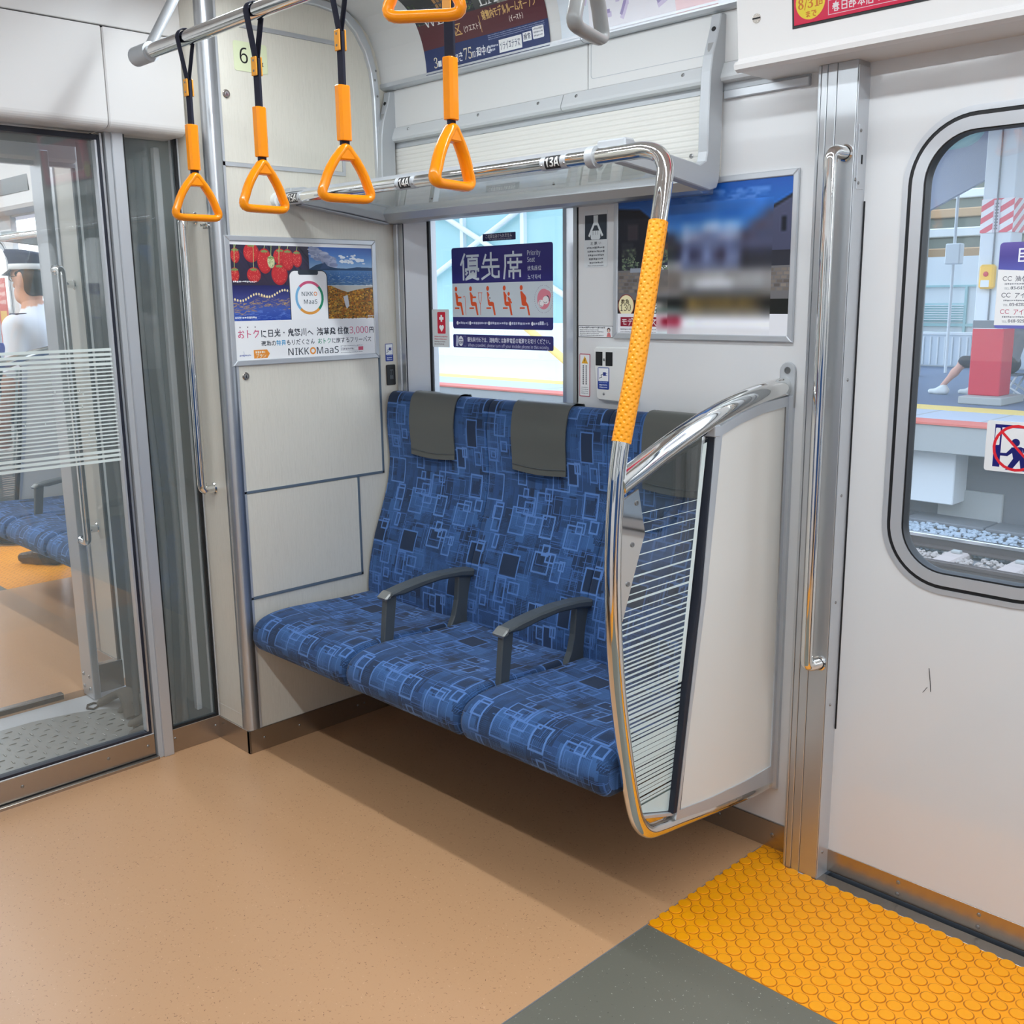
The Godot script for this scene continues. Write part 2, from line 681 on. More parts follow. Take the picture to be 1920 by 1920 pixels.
# written characters as strokes on a 16 x 16 grid: each pair is column, row
const STROKES := {
	"優": "4016 343f 61f1 a1a2 73e3e87873 75e5 76e6 5a59f9fa 6b5c 8a8cccdb abbb dadc 9c6e 8ddd9e5f 8defff",
	"先": "4126 34d4 8088 18e8 687c1f 989dbeeeeb",
	"席": "8082 22e2 22281f 46e6 6469 b4b9 69b9 5e5bdbde 898f",
	"座": "8082 22e2 221f 6558 6687 b5a8 b6d8 858e 5aea 3eee",
	"位": "4118 363f a0a3 64e4 777c d6bd 5eee", "优": "4118 363f 55e5 91984f a5aeeeec c1d3",
	"노": "4147c7 878d 1ded", "약": "4264462442 b1b9 b3e3 b6e6 3ababf", "자": "2282 523c 568c b1bf b8e8", "석": "4218 4478 b1b9 75b5 3ababf",
	"お": "24a4 616d3e2b6898caddbf9f c2e5", "ト": "515f 57c9", "ク": "6127 53d3b95f", "に": "323e 74d4 7c8edf", "日": "32d2de3e32 38d8",
	"光": "8086 3256 d2b6 17e7 677b1f 979dbeeeeb", "・": "7788 8778", "鬼": "8062 33d3d83833 8388 36d6 681f a8adefec ba9ddd",
	"怒": "412568 1373 82d2a7 84e7 2a1e 5a5eaeac 8a9c caed", "川": "323a1f 818d d1df", "へ": "1a56ed", "浅": "1033 0626 0f39 44e3 57f6 5afa 91a9dfec e97f",
	"草": "13e3 5155 b1b5 46c6ca4a46 48c8 1cec 8a8f", "発": "32723a 6218 91e8 c2a4 e4c5 49c9 1cec 691f a9adeeec",
	"往": "4126 5418 363f a0b2 64e4 69e9 5eee a4ae", "復": "4126 5418 363f 8163 73e3 84d4d98984 86d6 896d 8bcb7f 9bef", "円": "2f22d2df 8288 28d8", "〜": "1856a9e7",
	"現": "1262 1767 1c6c 424c 72e2e87872 74e4 76e6 985f b8beefec", "地": "1464 414c 0d6c 67e5eaca 717dfefb a1ab", "の": "836d4e2b275492d4eaddaf",
	"特": "3116 1464 1a6a 414f 73e3 a1a6 66f6 6aea c6cfaf 8b9d", "典": "32d2 323b d2db 616b a1ab 37d7 1bfb 5c2f acdf", "も": "715b6ebfdcd9 34b4 38b8",
	"り": "424a57 b1b9ad7f", "だ": "14a4 622f 97d7 8c9edf c0d2 e0f2", "く": "b148bf", "さ": "24d4 71b9 4a3d6fbf", "ん": "812e69899dbeea",
	"旅": "3132 0464 27676f4e 341f 8164 83f3 86e5 858f a6ef e89b", "す": "13e3 919a7c5a7898 9a8d5f", "る": "32b24897d9ecce8f7d9cbe", "フ": "22d2b85f", "リ": "4148 b1ba7f", "ー": "18e8",
	"パ": "532d 94ee c1d0e1d2c1", "ス": "23d3962e 8adf", "街": "3125 4417 272f 63a3 8186 56b6 69a9 888e 5eae b3f3 b7f7 d7dfbf",
	"区": "e2222eee c44c 45cc", "ウ": "7174 2824d4c95f", "エ": "23d3 838d 1ded", "建": "72d2d878 65f5 a0ad 7aea 6cec 1353365a1f 187fff",
	"物": "3116 1464 1a6a 414f 8168 73e3dfbe a46b d47f", "内": "2f24e4efcf 80874c 87cc", "モ": "23d3 17e7 636ddd", "デ": "42a2 16d6 867b4f c0d2 e0f2", "ル": "525b1f 919ee9",
	"ム": "711dde a9ef", "オ": "14e4 a1af8e 941d", "プ": "22c2a85f d0e0f1e2d1d0", "ン": "1355 2e9be4", "イ": "d128 868f", "向": "7154 2f24e4efcf 57b7bb5b57",
	"き": "23c3 27d7 71b9 4b3d5fbf", "超": "1363 4147 0767 474d 4a6a 291f 1e6dfe 72e2e6c6 a276 88e8ec8c88", "中": "24d4da2a24 808f", "心": "361c 545dceca 8396 c5eb",
	"ソ": "2346 d2b85f", "ラ": "42c2 26d6b95f", "テ": "42c2 16e6 867b4f", "検": "303f 0464 350b 3667 a066 a0f5 86d6 77e7eb7b77 a6ab ab6f abef",
	"索": "8084 22d2 1614e4e6 7558a85b a7db 8b8f 5c3e bcde", "シ": "3254 1638 2e9ce5", "ェ": "37c7 777d 2ddd", "ニ": "34c4 1ded", "ケ": "5118 44e4 a47f", "ア": "22e2b6 857a4f",
	"開": "121f 12626616 1464 92e2 e2ef 9296e6 94e4 49c9 3bdb 694f a9af", "催": "3117 262f 6164e4e1 a0a4 8657 787f 76f6 79e9 7cec 7fff b6bf", "ま": "23d3 27d7 818d6e4d6b9bde",
	"で": "22e2a46a7ddf c6d8 e5f7", "春": "23d3 35c5 17e7 801b 98ed 59b9bf5f59 5cbc", "部": "5052 1272 3436 6356 0676 1969 6e1e19 9f91e1b6ea9c", "本": "14e4 808f 841c 84ec 5cbc",
	"店": "8082 22e2 221f 8489 86d6 59d9df5f59", "池": "1033 0626 0f39 46f4eaca 616dfefb a0ab", "袋": "4117 3438 64f3 91c8f7 888a 1aea 8a2e 5c5fae 9aef", "東": "23d3 45c5cb4b45 48c8 808f 7b2f 9bef",
	"武": "23a3 15e5 a1adefee c1d3 686d 6aaa 383e 1fbd", "眼": "12626d1d12 1666 1969 82d2d888 85d5 828fbc a8ef e9bb", "渋": "1033 0626 0f39 a0a7 a4e3 6267 47f7 599b 5e9c f9bb bcfe",
	"谷": "5136 b1e5 8319 83f9 5bbbbf5f5b", "こ": "43c3b4 3a4ede", "窓": "8082 2422e2e4 6346 a3d5 7549a9 a7c9 2b1f 5b5fafad 8b9d cbee", "は": "323e 65e5 b1bd9f6e6c9bdcfe",
	"あ": "24d4 718d b56c3e2c4987c8eaeccfaf", "け": "323b4e 75e5 b1ba8f", "ら": "5193 454a88c9dcbe6f", "れ": "414f 14642d 1d86b5bcdeec", "せ": "15e5 b1bb9b 414e6fdf", "い": "333a5d7b b4d7eb",
	"付": "4118 363f 65f5 c0cfaf 7799", "近": "1133 16363c 1e3cfe d173 735c 77f7 b7bd", "混": "1033 0626 0f39 62e2e76762 65e5 696f9d 6b9b e9bb b9bfefed",
	"雑": "1464 311a 5358 0a6a 383f 9175 848f 84f4 88e8 8bfb 8fff b4bf", "時": "12626c1c12 1767 83e3 b0b6 66f6 6afa d7dfbf 8b9d", "携": "0464 313f1e 0a69 8056 747a 74f4 77e7 7aea b4ba 6bebdfbf 9b6f",
	"帯": "13f3 4146 8186 c1c6 46c6 1a18e8ea 4e4bcbcd 898f", "電": "32d2 1614e4e6 8288 4565 4767 a5c5 a7c7 49c9cd4d49 4bcb 888fdfed", "話": "2141 0464 1666 1868 1b6b6f1f1b e171 65f5 a1aa 8aeaef8f8a",
	"源": "1033 0626 0f39 52f2 525a3f a274 74e4e97974 77e7 a9afae 7b6e cbed", "を": "24d4 7248679a9b e67a6d9fdf", "切": "1675 413d6b 83e3dfbf a36f",
	"願": "0272 12180f 4233 2464692924 2666 494f 2b1e 6b7e 82f2 b293 84e4eb8b84 86e6 89e9 9b7f dbff", "敷": "0272 4148 1464681814 0a7a 2a4d 5a1f 1c6f a067 85f5 d56f 84ef",
	"緑": "3114 1454 5217 1858 464f 2b1e 5b6d 82d2d686 84d4 66f6 a6afae 7a8b 6e8c e8bb bbfe", "ハ": "532d 94ee", "。": "3c5c5e3e3c", "、": "2c4f", "号": "32d2d63632 19e9 585bdbcf9f", "車": "23d3 45c5cb4b45 48c8 808f 1ded",
	"面": "13f3 8375 26e6ee2e26 666e a6ae 69a9",
}


# ---------------------------------------------------------------- materials
func mat(called: String, c: Color, rough := 0.5, metal := 0.0) -> StandardMaterial3D:
	var m := StandardMaterial3D.new()
	m.resource_name = called
	m.albedo_color = c
	m.roughness = rough
	m.metallic = metal
	M[called] = m
	return m


func rgb8(r: int, g: int, b: int) -> Color:
	return Color(r / 255.0, g / 255.0, b / 255.0)


func noise(freq: float, salt: int, size := 512, as_normal := false, strength := 1.0, kind := FastNoiseLite.TYPE_SIMPLEX_SMOOTH) -> NoiseTexture2D:
	var n := FastNoiseLite.new()
	n.seed = salt
	n.frequency = freq
	n.noise_type = kind
	var t := NoiseTexture2D.new()
	t.width = size
	t.height = size
	t.seamless = true
	t.noise = n
	t.as_normal_map = as_normal
	t.bump_strength = strength
	return t


func wrapped(m: StandardMaterial3D, scale: Vector3) -> StandardMaterial3D:
	m.uv1_triplanar = true
	m.uv1_world_triplanar = true
	m.uv1_scale = scale
	return m


func speckle(base: Color, n: int, cols: Array, size: int, salt: int, longest := 7) -> ImageTexture:
	var p := Pic.new(size, size, base)
	var rng := RandomNumberGenerator.new()
	rng.seed = salt
	for i in n:
		var c: Color = cols[rng.randi() % cols.size()]
		var x := rng.randi() % size
		var y := rng.randi() % size
		var l := rng.randi_range(1, longest)
		if rng.randf() < 0.5:
			var a := rng.randf() * TAU
			p.seg(Vector2(x, y), Vector2(x, y) + Vector2(cos(a), sin(a)) * l, rng.randf_range(1.0, 2.2), c)
		else:
			p.rect(x, y, x + 1 + rng.randi() % 2, y + 1 + rng.randi() % 2, c)
	return p.tex()


func moquette() -> ImageTexture:
	var s := 1024
	var p := Pic.new(s, s, rgb8(40, 72, 116))
	var rng := RandomNumberGenerator.new()
	rng.seed = 77
	var tones := [rgb8(30, 52, 84), rgb8(34, 60, 98), rgb8(44, 80, 128), rgb8(52, 94, 150), rgb8(62, 106, 164), rgb8(38, 66, 106), rgb8(46, 84, 138)]
	var wrap := func(x: int, y: int, w: int, h: int, f: Callable):
		for dx in [0, -s]:
			for dy in [0, -s]:
				if x + w + dx > 0 and y + h + dy > 0:
					f.call(x + dx, y + dy)
	for i in 260:
		var w := rng.randi_range(40, 150)
		var h := rng.randi_range(50, 190)
		var c: Color = tones[rng.randi() % tones.size()]
		wrap.call(rng.randi() % s, rng.randi() % s, w, h, func(x, y): p.rect(x, y, x + w, y + h, c))
	for i in 130:   # hatched weave
		var w := rng.randi_range(40, 130)
		var h := rng.randi_range(60, 170)
		var c: Color = tones[2 + rng.randi() % 4]
		var style := rng.randi() % 4
		wrap.call(rng.randi() % s, rng.randi() % s, w, h, func(x, y):
			if style < 2:
				for k in range(0, w, 9):
					p.rect(x + k, y, x + k + 3, y + h, c)
			elif style == 2:
				for k in range(0, h, 10):
					p.rect(x, y + k, x + w, y + k + 3, c)
			else:
				for k in range(0, w, 12):
					p.seg(Vector2(x + k, y), Vector2(x + k + 26, y + h * 0.6), 2.4, c))
	var line := rgb8(104, 148, 216)
	for i in 46:   # long thin threads
		var w := rng.randi_range(60, 240)
		var c: Color = rgb8(66, 108, 172).lerp(line, rng.randf() * 0.5)
		var up := rng.randf() < 0.4
		wrap.call(rng.randi() % s, rng.randi() % s, w, w, func(x, y): p.rect(x, y, x + (4 if up else w), y + (w if up else 4), c))
	for i in 30:
		var w := rng.randi_range(80, 230)
		var h := rng.randi_range(80, 220)
		var c: Color = rgb8(68, 110, 176).lerp(line, rng.randf() * 0.5)
		wrap.call(rng.randi() % s, rng.randi() % s, w, h, func(x, y): p.frame(x, y, x + w, y + h, 5, c))
	for i in 20:   # the bold linked rectangles
		var w := rng.randi_range(80, 170)
		var h := rng.randi_range(96, 200)
		var c: Color = line.lerp(rgb8(86, 132, 204), rng.randf())
		var x0 := (i % 4) * 256 + rng.randi() % 170
		var y0 := (i / 4) * 205 + rng.randi() % 120
		var dark: Color = tones[rng.randi() % 2]
		var fill := rng.randf() < 0.2
		var t := rng.randi_range(9, 12)
		var ow := w * 6 / 10
		var oh := h * 5 / 10
		var ox := int(w * rng.randf_range(0.45, 0.7))
		var oy := int(h * rng.randf_range(0.5, 0.75)) * (1 if rng.randf() < 0.6 else -1)
		wrap.call(x0 % s, y0 % s, w, h, func(x, y):
			if fill:
				p.rect(x, y, x + w, y + h, dark)
			p.frame(x, y, x + w, y + h, t, c))
		wrap.call((x0 + ox) % s, (y0 + oy + s) % s, ow, oh, func(x, y): p.frame(x, y, x + ow, y + oh, t, c))
		if rng.randf() < 0.4:
			wrap.call((x0 + ox + ow / 4) % s, (y0 + oy + oh / 4 + s) % s, ow / 2, oh / 2, func(x, y): p.frame(x, y, x + ow / 2, y + oh / 2, 7, c))
	# the rib of the weave
	for x in range(0, s, 5):
		for y in range(0, s, 8):
			var q := p.im.get_pixel(x, y)
			p.im.fill_rect(Rect2i(x, y, 1, 8), q.darkened(0.12))
	return p.tex()


func cloth_grain() -> ImageTexture:
	# the cream laminate: fine upright streaks
	var s := 512
	var p := Pic.new(s, s, rgb8(222, 217, 204))
	var rng := RandomNumberGenerator.new()
	rng.seed = 5
	for i in 4200:
		var x := rng.randi() % s
		var y := rng.randi() % s
		var l := rng.randi_range(10, 70)
		var v := rng.randf_range(-0.022, 0.022)
		var c := Color(0.865 + v, 0.845 + v, 0.795 + v * 1.1)
		p.rect(x, y, x + 1, y + l, c)
		if y + l > s:
			p.rect(x, 0, x + 1, y + l - s, c)
	return p.tex()


func make_materials():
	var m: StandardMaterial3D
	m = mat("white_panel", rgb8(222, 222, 222), 0.08)
	m.normal_enabled = true
	m.normal_texture = noise(0.03, 3, 512, true, 0.8)
	m.normal_scale = 0.02
	wrapped(m, Vector3(3, 3, 3))
	mat("ceiling_white", rgb8(222, 221, 219), 0.45)
	mat("fascia", rgb8(220, 217, 214), 0.42)
	mat("warm_white", rgb8(226, 223, 216), 0.35)
	m = mat("laminate", Color.WHITE, 0.3)
	m.albedo_texture = cloth_grain()
	wrapped(m, Vector3(2.2, 2.2, 2.2))
	m = mat("brushed", rgb8(196, 199, 202), 0.34, 0.85)
	m.anisotropy_enabled = true
	m.anisotropy = 0.4
	m = mat("aluminium", rgb8(205, 208, 212), 0.38, 0.55)
	mat("satin_grey", rgb8(186, 189, 192), 0.45, 0.2)
	mat("chrome", rgb8(228, 228, 226), 0.05, 1.0)
	mat("steel", rgb8(176, 168, 160), 0.26, 0.95)
	mat("mirror_steel", rgb8(215, 213, 210), 0.06, 1.0)
	mat("black_rubber", rgb8(18, 19, 22), 0.5)
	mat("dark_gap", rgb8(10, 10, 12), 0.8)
	mat("navy_seal", rgb8(26, 30, 44), 0.5)
	mat("blue_grey", rgb8(98, 112, 126), 0.5, 0.1)
	mat("orange_plastic", rgb8(255, 150, 2), 0.18)
	mat("orange_dull", rgb8(238, 160, 44), 0.4)
	m = mat("grip_yellow", rgb8(252, 160, 0), 0.35)
	var gp := Pic.new(64, 64, Color.BLACK)
	for o in [Vector2(16, 16), Vector2(48, 48)]:
		for k in 12:
			gp.oval(o.x, o.y, 15 - k, 15 - k, Color.from_hsv(0, 0, (k + 1) / 12.0))
	m.heightmap_enabled = true
	m.heightmap_texture = gp.tex()
	m.heightmap_scale = 0.16
	m.uv1_scale = Vector3(8, 62, 1)
	mat("grey_plastic", rgb8(150, 150, 148), 0.3)
	m = mat("webbing", rgb8(22, 24, 44), 0.8)
	m = mat("brown_floor", Color.WHITE, 0.27)
	m.albedo_texture = speckle(rgb8(202, 156, 115), 2600, [rgb8(150, 104, 70), rgb8(112, 74, 48), rgb8(222, 180, 142), rgb8(164, 116, 80)], 1024, 11, 8)
	wrapped(m, Vector3(1.6, 1.6, 1.6))
	m.roughness = 0.3
	m = mat("grey_floor", Color.WHITE, 0.38)
	m.albedo_texture = speckle(rgb8(112, 110, 98), 760, [rgb8(228, 226, 214), rgb8(190, 188, 176), rgb8(56, 54, 50), rgb8(206, 204, 192)], 1024, 12, 6)
	wrapped(m, Vector3(2.0, 2.0, 2.0))
	m = mat("yellow_floor", Color.WHITE, 0.42)
	# grime gathered in a ring round each raised disc, eight discs to the tile
	var yp := Pic.new(1024, 1024, rgb8(255, 164, 2))
	var yr := RandomNumberGenerator.new()
	yr.seed = 13
	for i in 8:
		for j in 8:
			var o := Vector2(i * 128 + 64, j * 128 + 64)
			yp.arc(o.x, o.y, 56, 0, 360, 7, rgb8(206, 118, 8))
			yp.arc(o.x, o.y, 58, yr.randf() * 360, yr.randf() * 360 + 360, 6, rgb8(176, 98, 12))
	for i in 46:
		var q := Vector2(yr.randf() * 1024, yr.randf() * 1024)
		yp.seg(q, q + Vector2(yr.randf_range(-30, 30), yr.randf_range(-16, 16)), yr.randf_range(2, 6), rgb8(196, 116, 12).lerp(rgb8(110, 66, 14), yr.randf()))
	m.albedo_texture = yp.tex()
	wrapped(m, Vector3(1.0, 1.0, 1.0) / (8.0 * 0.0393))
	m.uv1_offset = Vector3(0.0625 - 1.572 / (8.0 * 0.0393), 0, 0.0625 - 0.077 / (8.0 * 0.0393))
	m = mat("yellow_disc", rgb8(255, 166, 2), 0.38)
	m = mat("moquette", Color(0.9, 0.9, 0.9), 0.95)
	m.albedo_texture = moquette()
	m.rim_enabled = true
	m.rim = 0.25
	m.rim_tint = 0.6
	m.normal_enabled = true
	m.normal_texture = noise(0.35, 21, 512, true, 2.0)
	m.normal_scale = 0.25
	mat("moquette_plain", rgb8(36, 70, 114), 0.95)
	m = mat("vinyl", rgb8(88, 90, 86), 0.36)
	m.normal_enabled = true
	m.normal_texture = noise(0.09, 22, 512, true, 3.0)
	m.normal_scale = 0.2
	wrapped(m, Vector3(6, 6, 6))
	mat("armrest_grey", rgb8(78, 84, 88), 0.42)
	mat("armrest_tip", rgb8(128, 130, 128), 0.22, 0.3)
	m = mat("window_glass", Color(0.9, 0.97, 0.97, 0.06), 0.02)
	m.transparency = BaseMaterial3D.TRANSPARENCY_ALPHA
	m = mat("screen_glass", Color(0.10, 0.16, 0.16, 0.22), 0.02)
	m.transparency = BaseMaterial3D.TRANSPARENCY_ALPHA
	m = mat("frosted", Color(0.86, 0.92, 0.91, 0.88), 0.6)
	m.transparency = BaseMaterial3D.TRANSPARENCY_ALPHA
	m = mat("frost_line", rgb8(226, 236, 232), 0.6)
	m = mat("shelf_glass", Color(0.86, 0.93, 0.91, 0.30), 0.02)
	m.transparency = BaseMaterial3D.TRANSPARENCY_ALPHA
	m = mat("bellows", rgb8(92, 94, 92), 0.75)
	mat("tread_plate", rgb8(150, 152, 148), 0.36, 0.55)
	mat("cloth_dark", rgb8(92, 88, 80), 0.9)
	m = mat("lamp_glow", Color.WHITE, 0.5)
	m.emission_enabled = true
	m.emission = Color(0.93, 0.97, 1.0)
	m.emission_energy_multiplier = 8.0
	mat("black_plastic", rgb8(22, 24, 26), 0.35)
	mat("screw", rgb8(150, 150, 150), 0.3, 0.9)
	mat("moulding", rgb8(204, 206, 207), 0.42)
	mat("white_plastic", rgb8(228, 229, 226), 0.3)
	# the station
	mat("concrete", rgb8(176, 176, 172), 0.85)
	mat("concrete_dark", rgb8(120, 120, 122), 0.9)
	mat("concrete_light", rgb8(226, 228, 228), 0.8)
	m = mat("asphalt", Color.WHITE, 0.8)
	m.albedo_texture = speckle(rgb8(108, 122, 146), 5000, [rgb8(84, 98, 122), rgb8(130, 144, 168), rgb8(96, 108, 130)], 512, 31, 3)
	wrapped(m, Vector3(0.8, 0.8, 0.8))
	mat("paving", rgb8(190, 196, 206), 0.8)
	mat("platform_yellow", rgb8(246, 214, 120), 0.7)
	mat("platform_red", rgb8(226, 120, 104), 0.7)
	mat("rail_steel", rgb8(96, 84, 80), 0.6, 0.4)
	mat("rail_top", rgb8(210, 212, 214), 0.25, 0.9)
	mat("sleeper", rgb8(196, 180, 172), 0.85)
	mat("stone", rgb8(176, 186, 196), 0.9)
	mat("stone_warm", rgb8(176, 164, 156), 0.9)
	mat("column_white", rgb8(214, 224, 232), 0.6)
	mat("column_red", rgb8(206, 30, 62), 0.45)
	mat("column_grey", rgb8(110, 116, 126), 0.6)
	mat("station_white", rgb8(226, 232, 234), 0.7)
	mat("station_teal", rgb8(160, 202, 204), 0.6)
	mat("roof_metal", rgb8(150, 160, 182), 0.6)
	mat("fence_white", rgb8(206, 216, 224), 0.6)
	mat("alarm_yellow", rgb8(248, 196, 60), 0.45)
	mat("hill", rgb8(84, 88, 78), 0.95)
	mat("leaf", rgb8(110, 168, 70), 0.8)
	mat("board_blue", rgb8(60, 176, 222), 0.6)
	mat("tan_wall", rgb8(186, 150, 112), 0.85)
	# people
	m = mat("figure", Color.WHITE, 0.75)
	m.vertex_color_use_as_albedo = true
	mat("navy_cloth", rgb8(26, 34, 66), 0.8)
	mat("cap_white", rgb8(232, 232, 230), 0.6)
	mat("cap_peak", rgb8(16, 16, 18), 0.2)
	mat("tie_blue", rgb8(34, 60, 150), 0.6)
	mat("badge_card", rgb8(186, 214, 236), 0.4)
	mat("shoe_black", rgb8(14, 14, 16), 0.18)
	mat("sneaker", rgb8(222, 226, 222), 0.6)
	mat("bag_cloth", rgb8(60, 62, 70), 0.8)
	mat("hair_dark", rgb8(28, 24, 24), 0.6)
	m = mat("spectacle_lens", Color(0.7, 0.75, 0.8, 0.25), 0.05)
	m.transparency = BaseMaterial3D.TRANSPARENCY_ALPHA


func print_mat(called: String, t: Texture2D, rough := 0.35) -> StandardMaterial3D:
	var m := mat(called, Color.WHITE, rough)
	m.albedo_texture = t
	m.texture_repeat = false
	return m


# ---------------------------------------------------------------- the car
func lamp_row(z: float, x0: float, n: int, dark: bool, where: String):
	for i in n:
		var a := x0 + i * 1.25
		var b := a + 1.17
		var o := thing("ceiling_light", "slim white ceiling tube, %s along the %s row from the gangway" % [["first", "second", "third", "fourth", "fifth", "sixth"][i], where], "light", Vector3((a + b) / 2, ROOF, z), "tubes of the %s ceiling light row" % where)
		part(o, "housing", bx(a - 0.02, ROOF - 0.022, z - 0.05, b + 0.02, ROOF - 0.004, z + 0.05, 0.004), M.ceiling_white)
		part(o, "diffuser", bx(a, ROOF - 0.04, z - 0.03, b, ROOF - 0.022, z + 0.03, 0.006), M.lamp_glow)
		var l := AreaLight3D.new()
		l.name = "glow"
		l.area_size = Vector2(1.17, 0.06)
		l.light_energy = LAMP
		l.light_color = Color(0.93, 0.97, 1.0)
		l.area_range = 12.0
		l.area_attenuation = 2.0
		l.shadow_enabled = true
		l.rotation_degrees = Vector3(-90, 0, 0)
		l.position = fx(Vector3((a + b) / 2, ROOF - 0.043, z)) - o.position
		o.add_child(l)


const LAMP := 1.0


func build_lamps():
	lamp_row(0.82, 0.12, 6, false, "window-side")
	lamp_row(1.92, 0.12, 6, false, "far-side")


func build_floor():
	var f := structure("floor")
	part(f, "brown_sheet", bx(-0.2, -0.03, -0.06, 1.56, 0.0, WIDE, 0.0), M.brown_floor)
	part(f, "brown_sheet", bx(3.24, -0.03, -0.06, 7.7, 0.0, WIDE, 0.0), M.brown_floor)
	part(f, "grey_sheet", bx(1.56, -0.03, 0.527, 3.24, 0.0, WIDE - 0.527, 0.0), M.grey_floor)
	part(f, "yellow_mat", bx(1.56, -0.03, WIDE - 0.527, 3.24, 0.001, WIDE - 0.06, 0.0), M.yellow_floor)
	var mat_part := part(f, "yellow_mat", bx(1.56, -0.03, 0.066, 3.24, 0.001, 0.527, 0.0), M.yellow_floor)
	part(f, "yellow_mat", bx(1.56, -0.03, 0.0, 1.66, 0.001, 0.066, 0.0), M.yellow_floor)
	var disc := MB.new().lathe(Vector3(1.572, 0.0008, 0.077), Vector3.UP, [Vector2(0.0162, 0), Vector2(0.0160, 0.0015), Vector2(0.0150, 0.0020), Vector2(0, 0.0020)], 24)
	var first: MeshInstance3D
	var rest := MB.new()
	for i in 42:
		for j in 12:
			if i < 24:
				if first == null:
					first = part(mat_part, "raised_disc", disc, M.yellow_disc)
				else:
					again(mat_part, "raised_disc", first, Vector3(i * 0.0393, 0, j * 0.0393))
			else:
				rest.lathe(Vector3(1.572 + i * 0.0393, 0.0008, 0.077 + j * 0.0393), Vector3.UP, [Vector2(0.0165, 0), Vector2(0.0155, 0.0012), Vector2(0, 0.0012)], 10)
	part(mat_part, "raised_discs", rest, M.yellow_disc).set_meta("kind", "stuff")
	# the threshold of the car door: grooved metal strips
	part(f, "threshold_plate", bx(1.752, -0.03, 0.024, 3.05, 0.0015, 0.066, 0.0008), M.steel)
	part(f, "threshold_groove", bx(1.752, -0.04, 0.010, 3.05, -0.012, 0.024, 0.0), M.dark_gap)
	part(f, "threshold_rib", bx(1.752, -0.05, -0.03, 3.05, -0.012, 0.010, 0.0006), M.dark_gap)
	part(f, "threshold_groove", bx(1.70, -0.06, -0.10, 3.1, -0.028, 0.002, 0.0), M.dark_gap)
	# the worn seam where brown meets yellow, and one long dark hair-line scratch
	part(f, "sheet_joint", bx(1.558, -0.001, 0.02, 1.561, 0.0012, WIDE, 0.0004), M.concrete_dark)
	var s := MB.new()
	s.tube([Vector3(1.40, 0.0006, 1.26), Vector3(1.432, 0.0006, 1.30), Vector3(1.455, 0.0006, 1.35), Vector3(1.475, 0.0006, 1.40)], 0.0009, 5)
	part(f, "scuff_mark", s, M.dark_gap)


func cornice() -> Array:
	return [Vector2(0.036, 2.212), Vector2(0.044, 2.26), Vector2(0.058, 2.31), Vector2(0.084, 2.36), Vector2(0.125, 2.40), Vector2(0.18, 2.425), Vector2(0.25, ROOF)]


func shell(o: Node3D, x0: float, x1: float, far: bool):
	# the curved strip between wall and ceiling, as a shell with thickness
	var p := PackedVector2Array()
	for q: Vector2 in cornice():
		p.append(Vector2(WIDE - q.x, q.y) if far else q)
	var back := [Vector2(0.25, ROOF + 0.05), Vector2(-0.06, ROOF + 0.05), Vector2(-0.06, 2.212)]
	for q: Vector2 in back:
		p.append(Vector2(WIDE - q.x, q.y) if far else q)
	part(o, "cornice", MB.new().prism(p, 0, x0, x1), M.ceiling_white)


func build_ceiling():
	var c := structure("ceiling")
	part(c, "ceiling_panel", bx(-0.2, ROOF, 0.2, 7.8, ROOF + 0.05, WIDE - 0.2, 0.0), M.ceiling_white)
	shell(c, -0.2, 7.8, false)
	shell(c, -0.2, 7.8, true)


func screw_at(o: Node3D, p: Vector3, n: Vector3, r := 0.006):
	part(o, "screw", MB.new().lathe(p, n, [Vector2(r, 0), Vector2(r, 0.001), Vector2(r * 0.6, 0.0024), Vector2(0, 0.0026)], 10), M.screw)


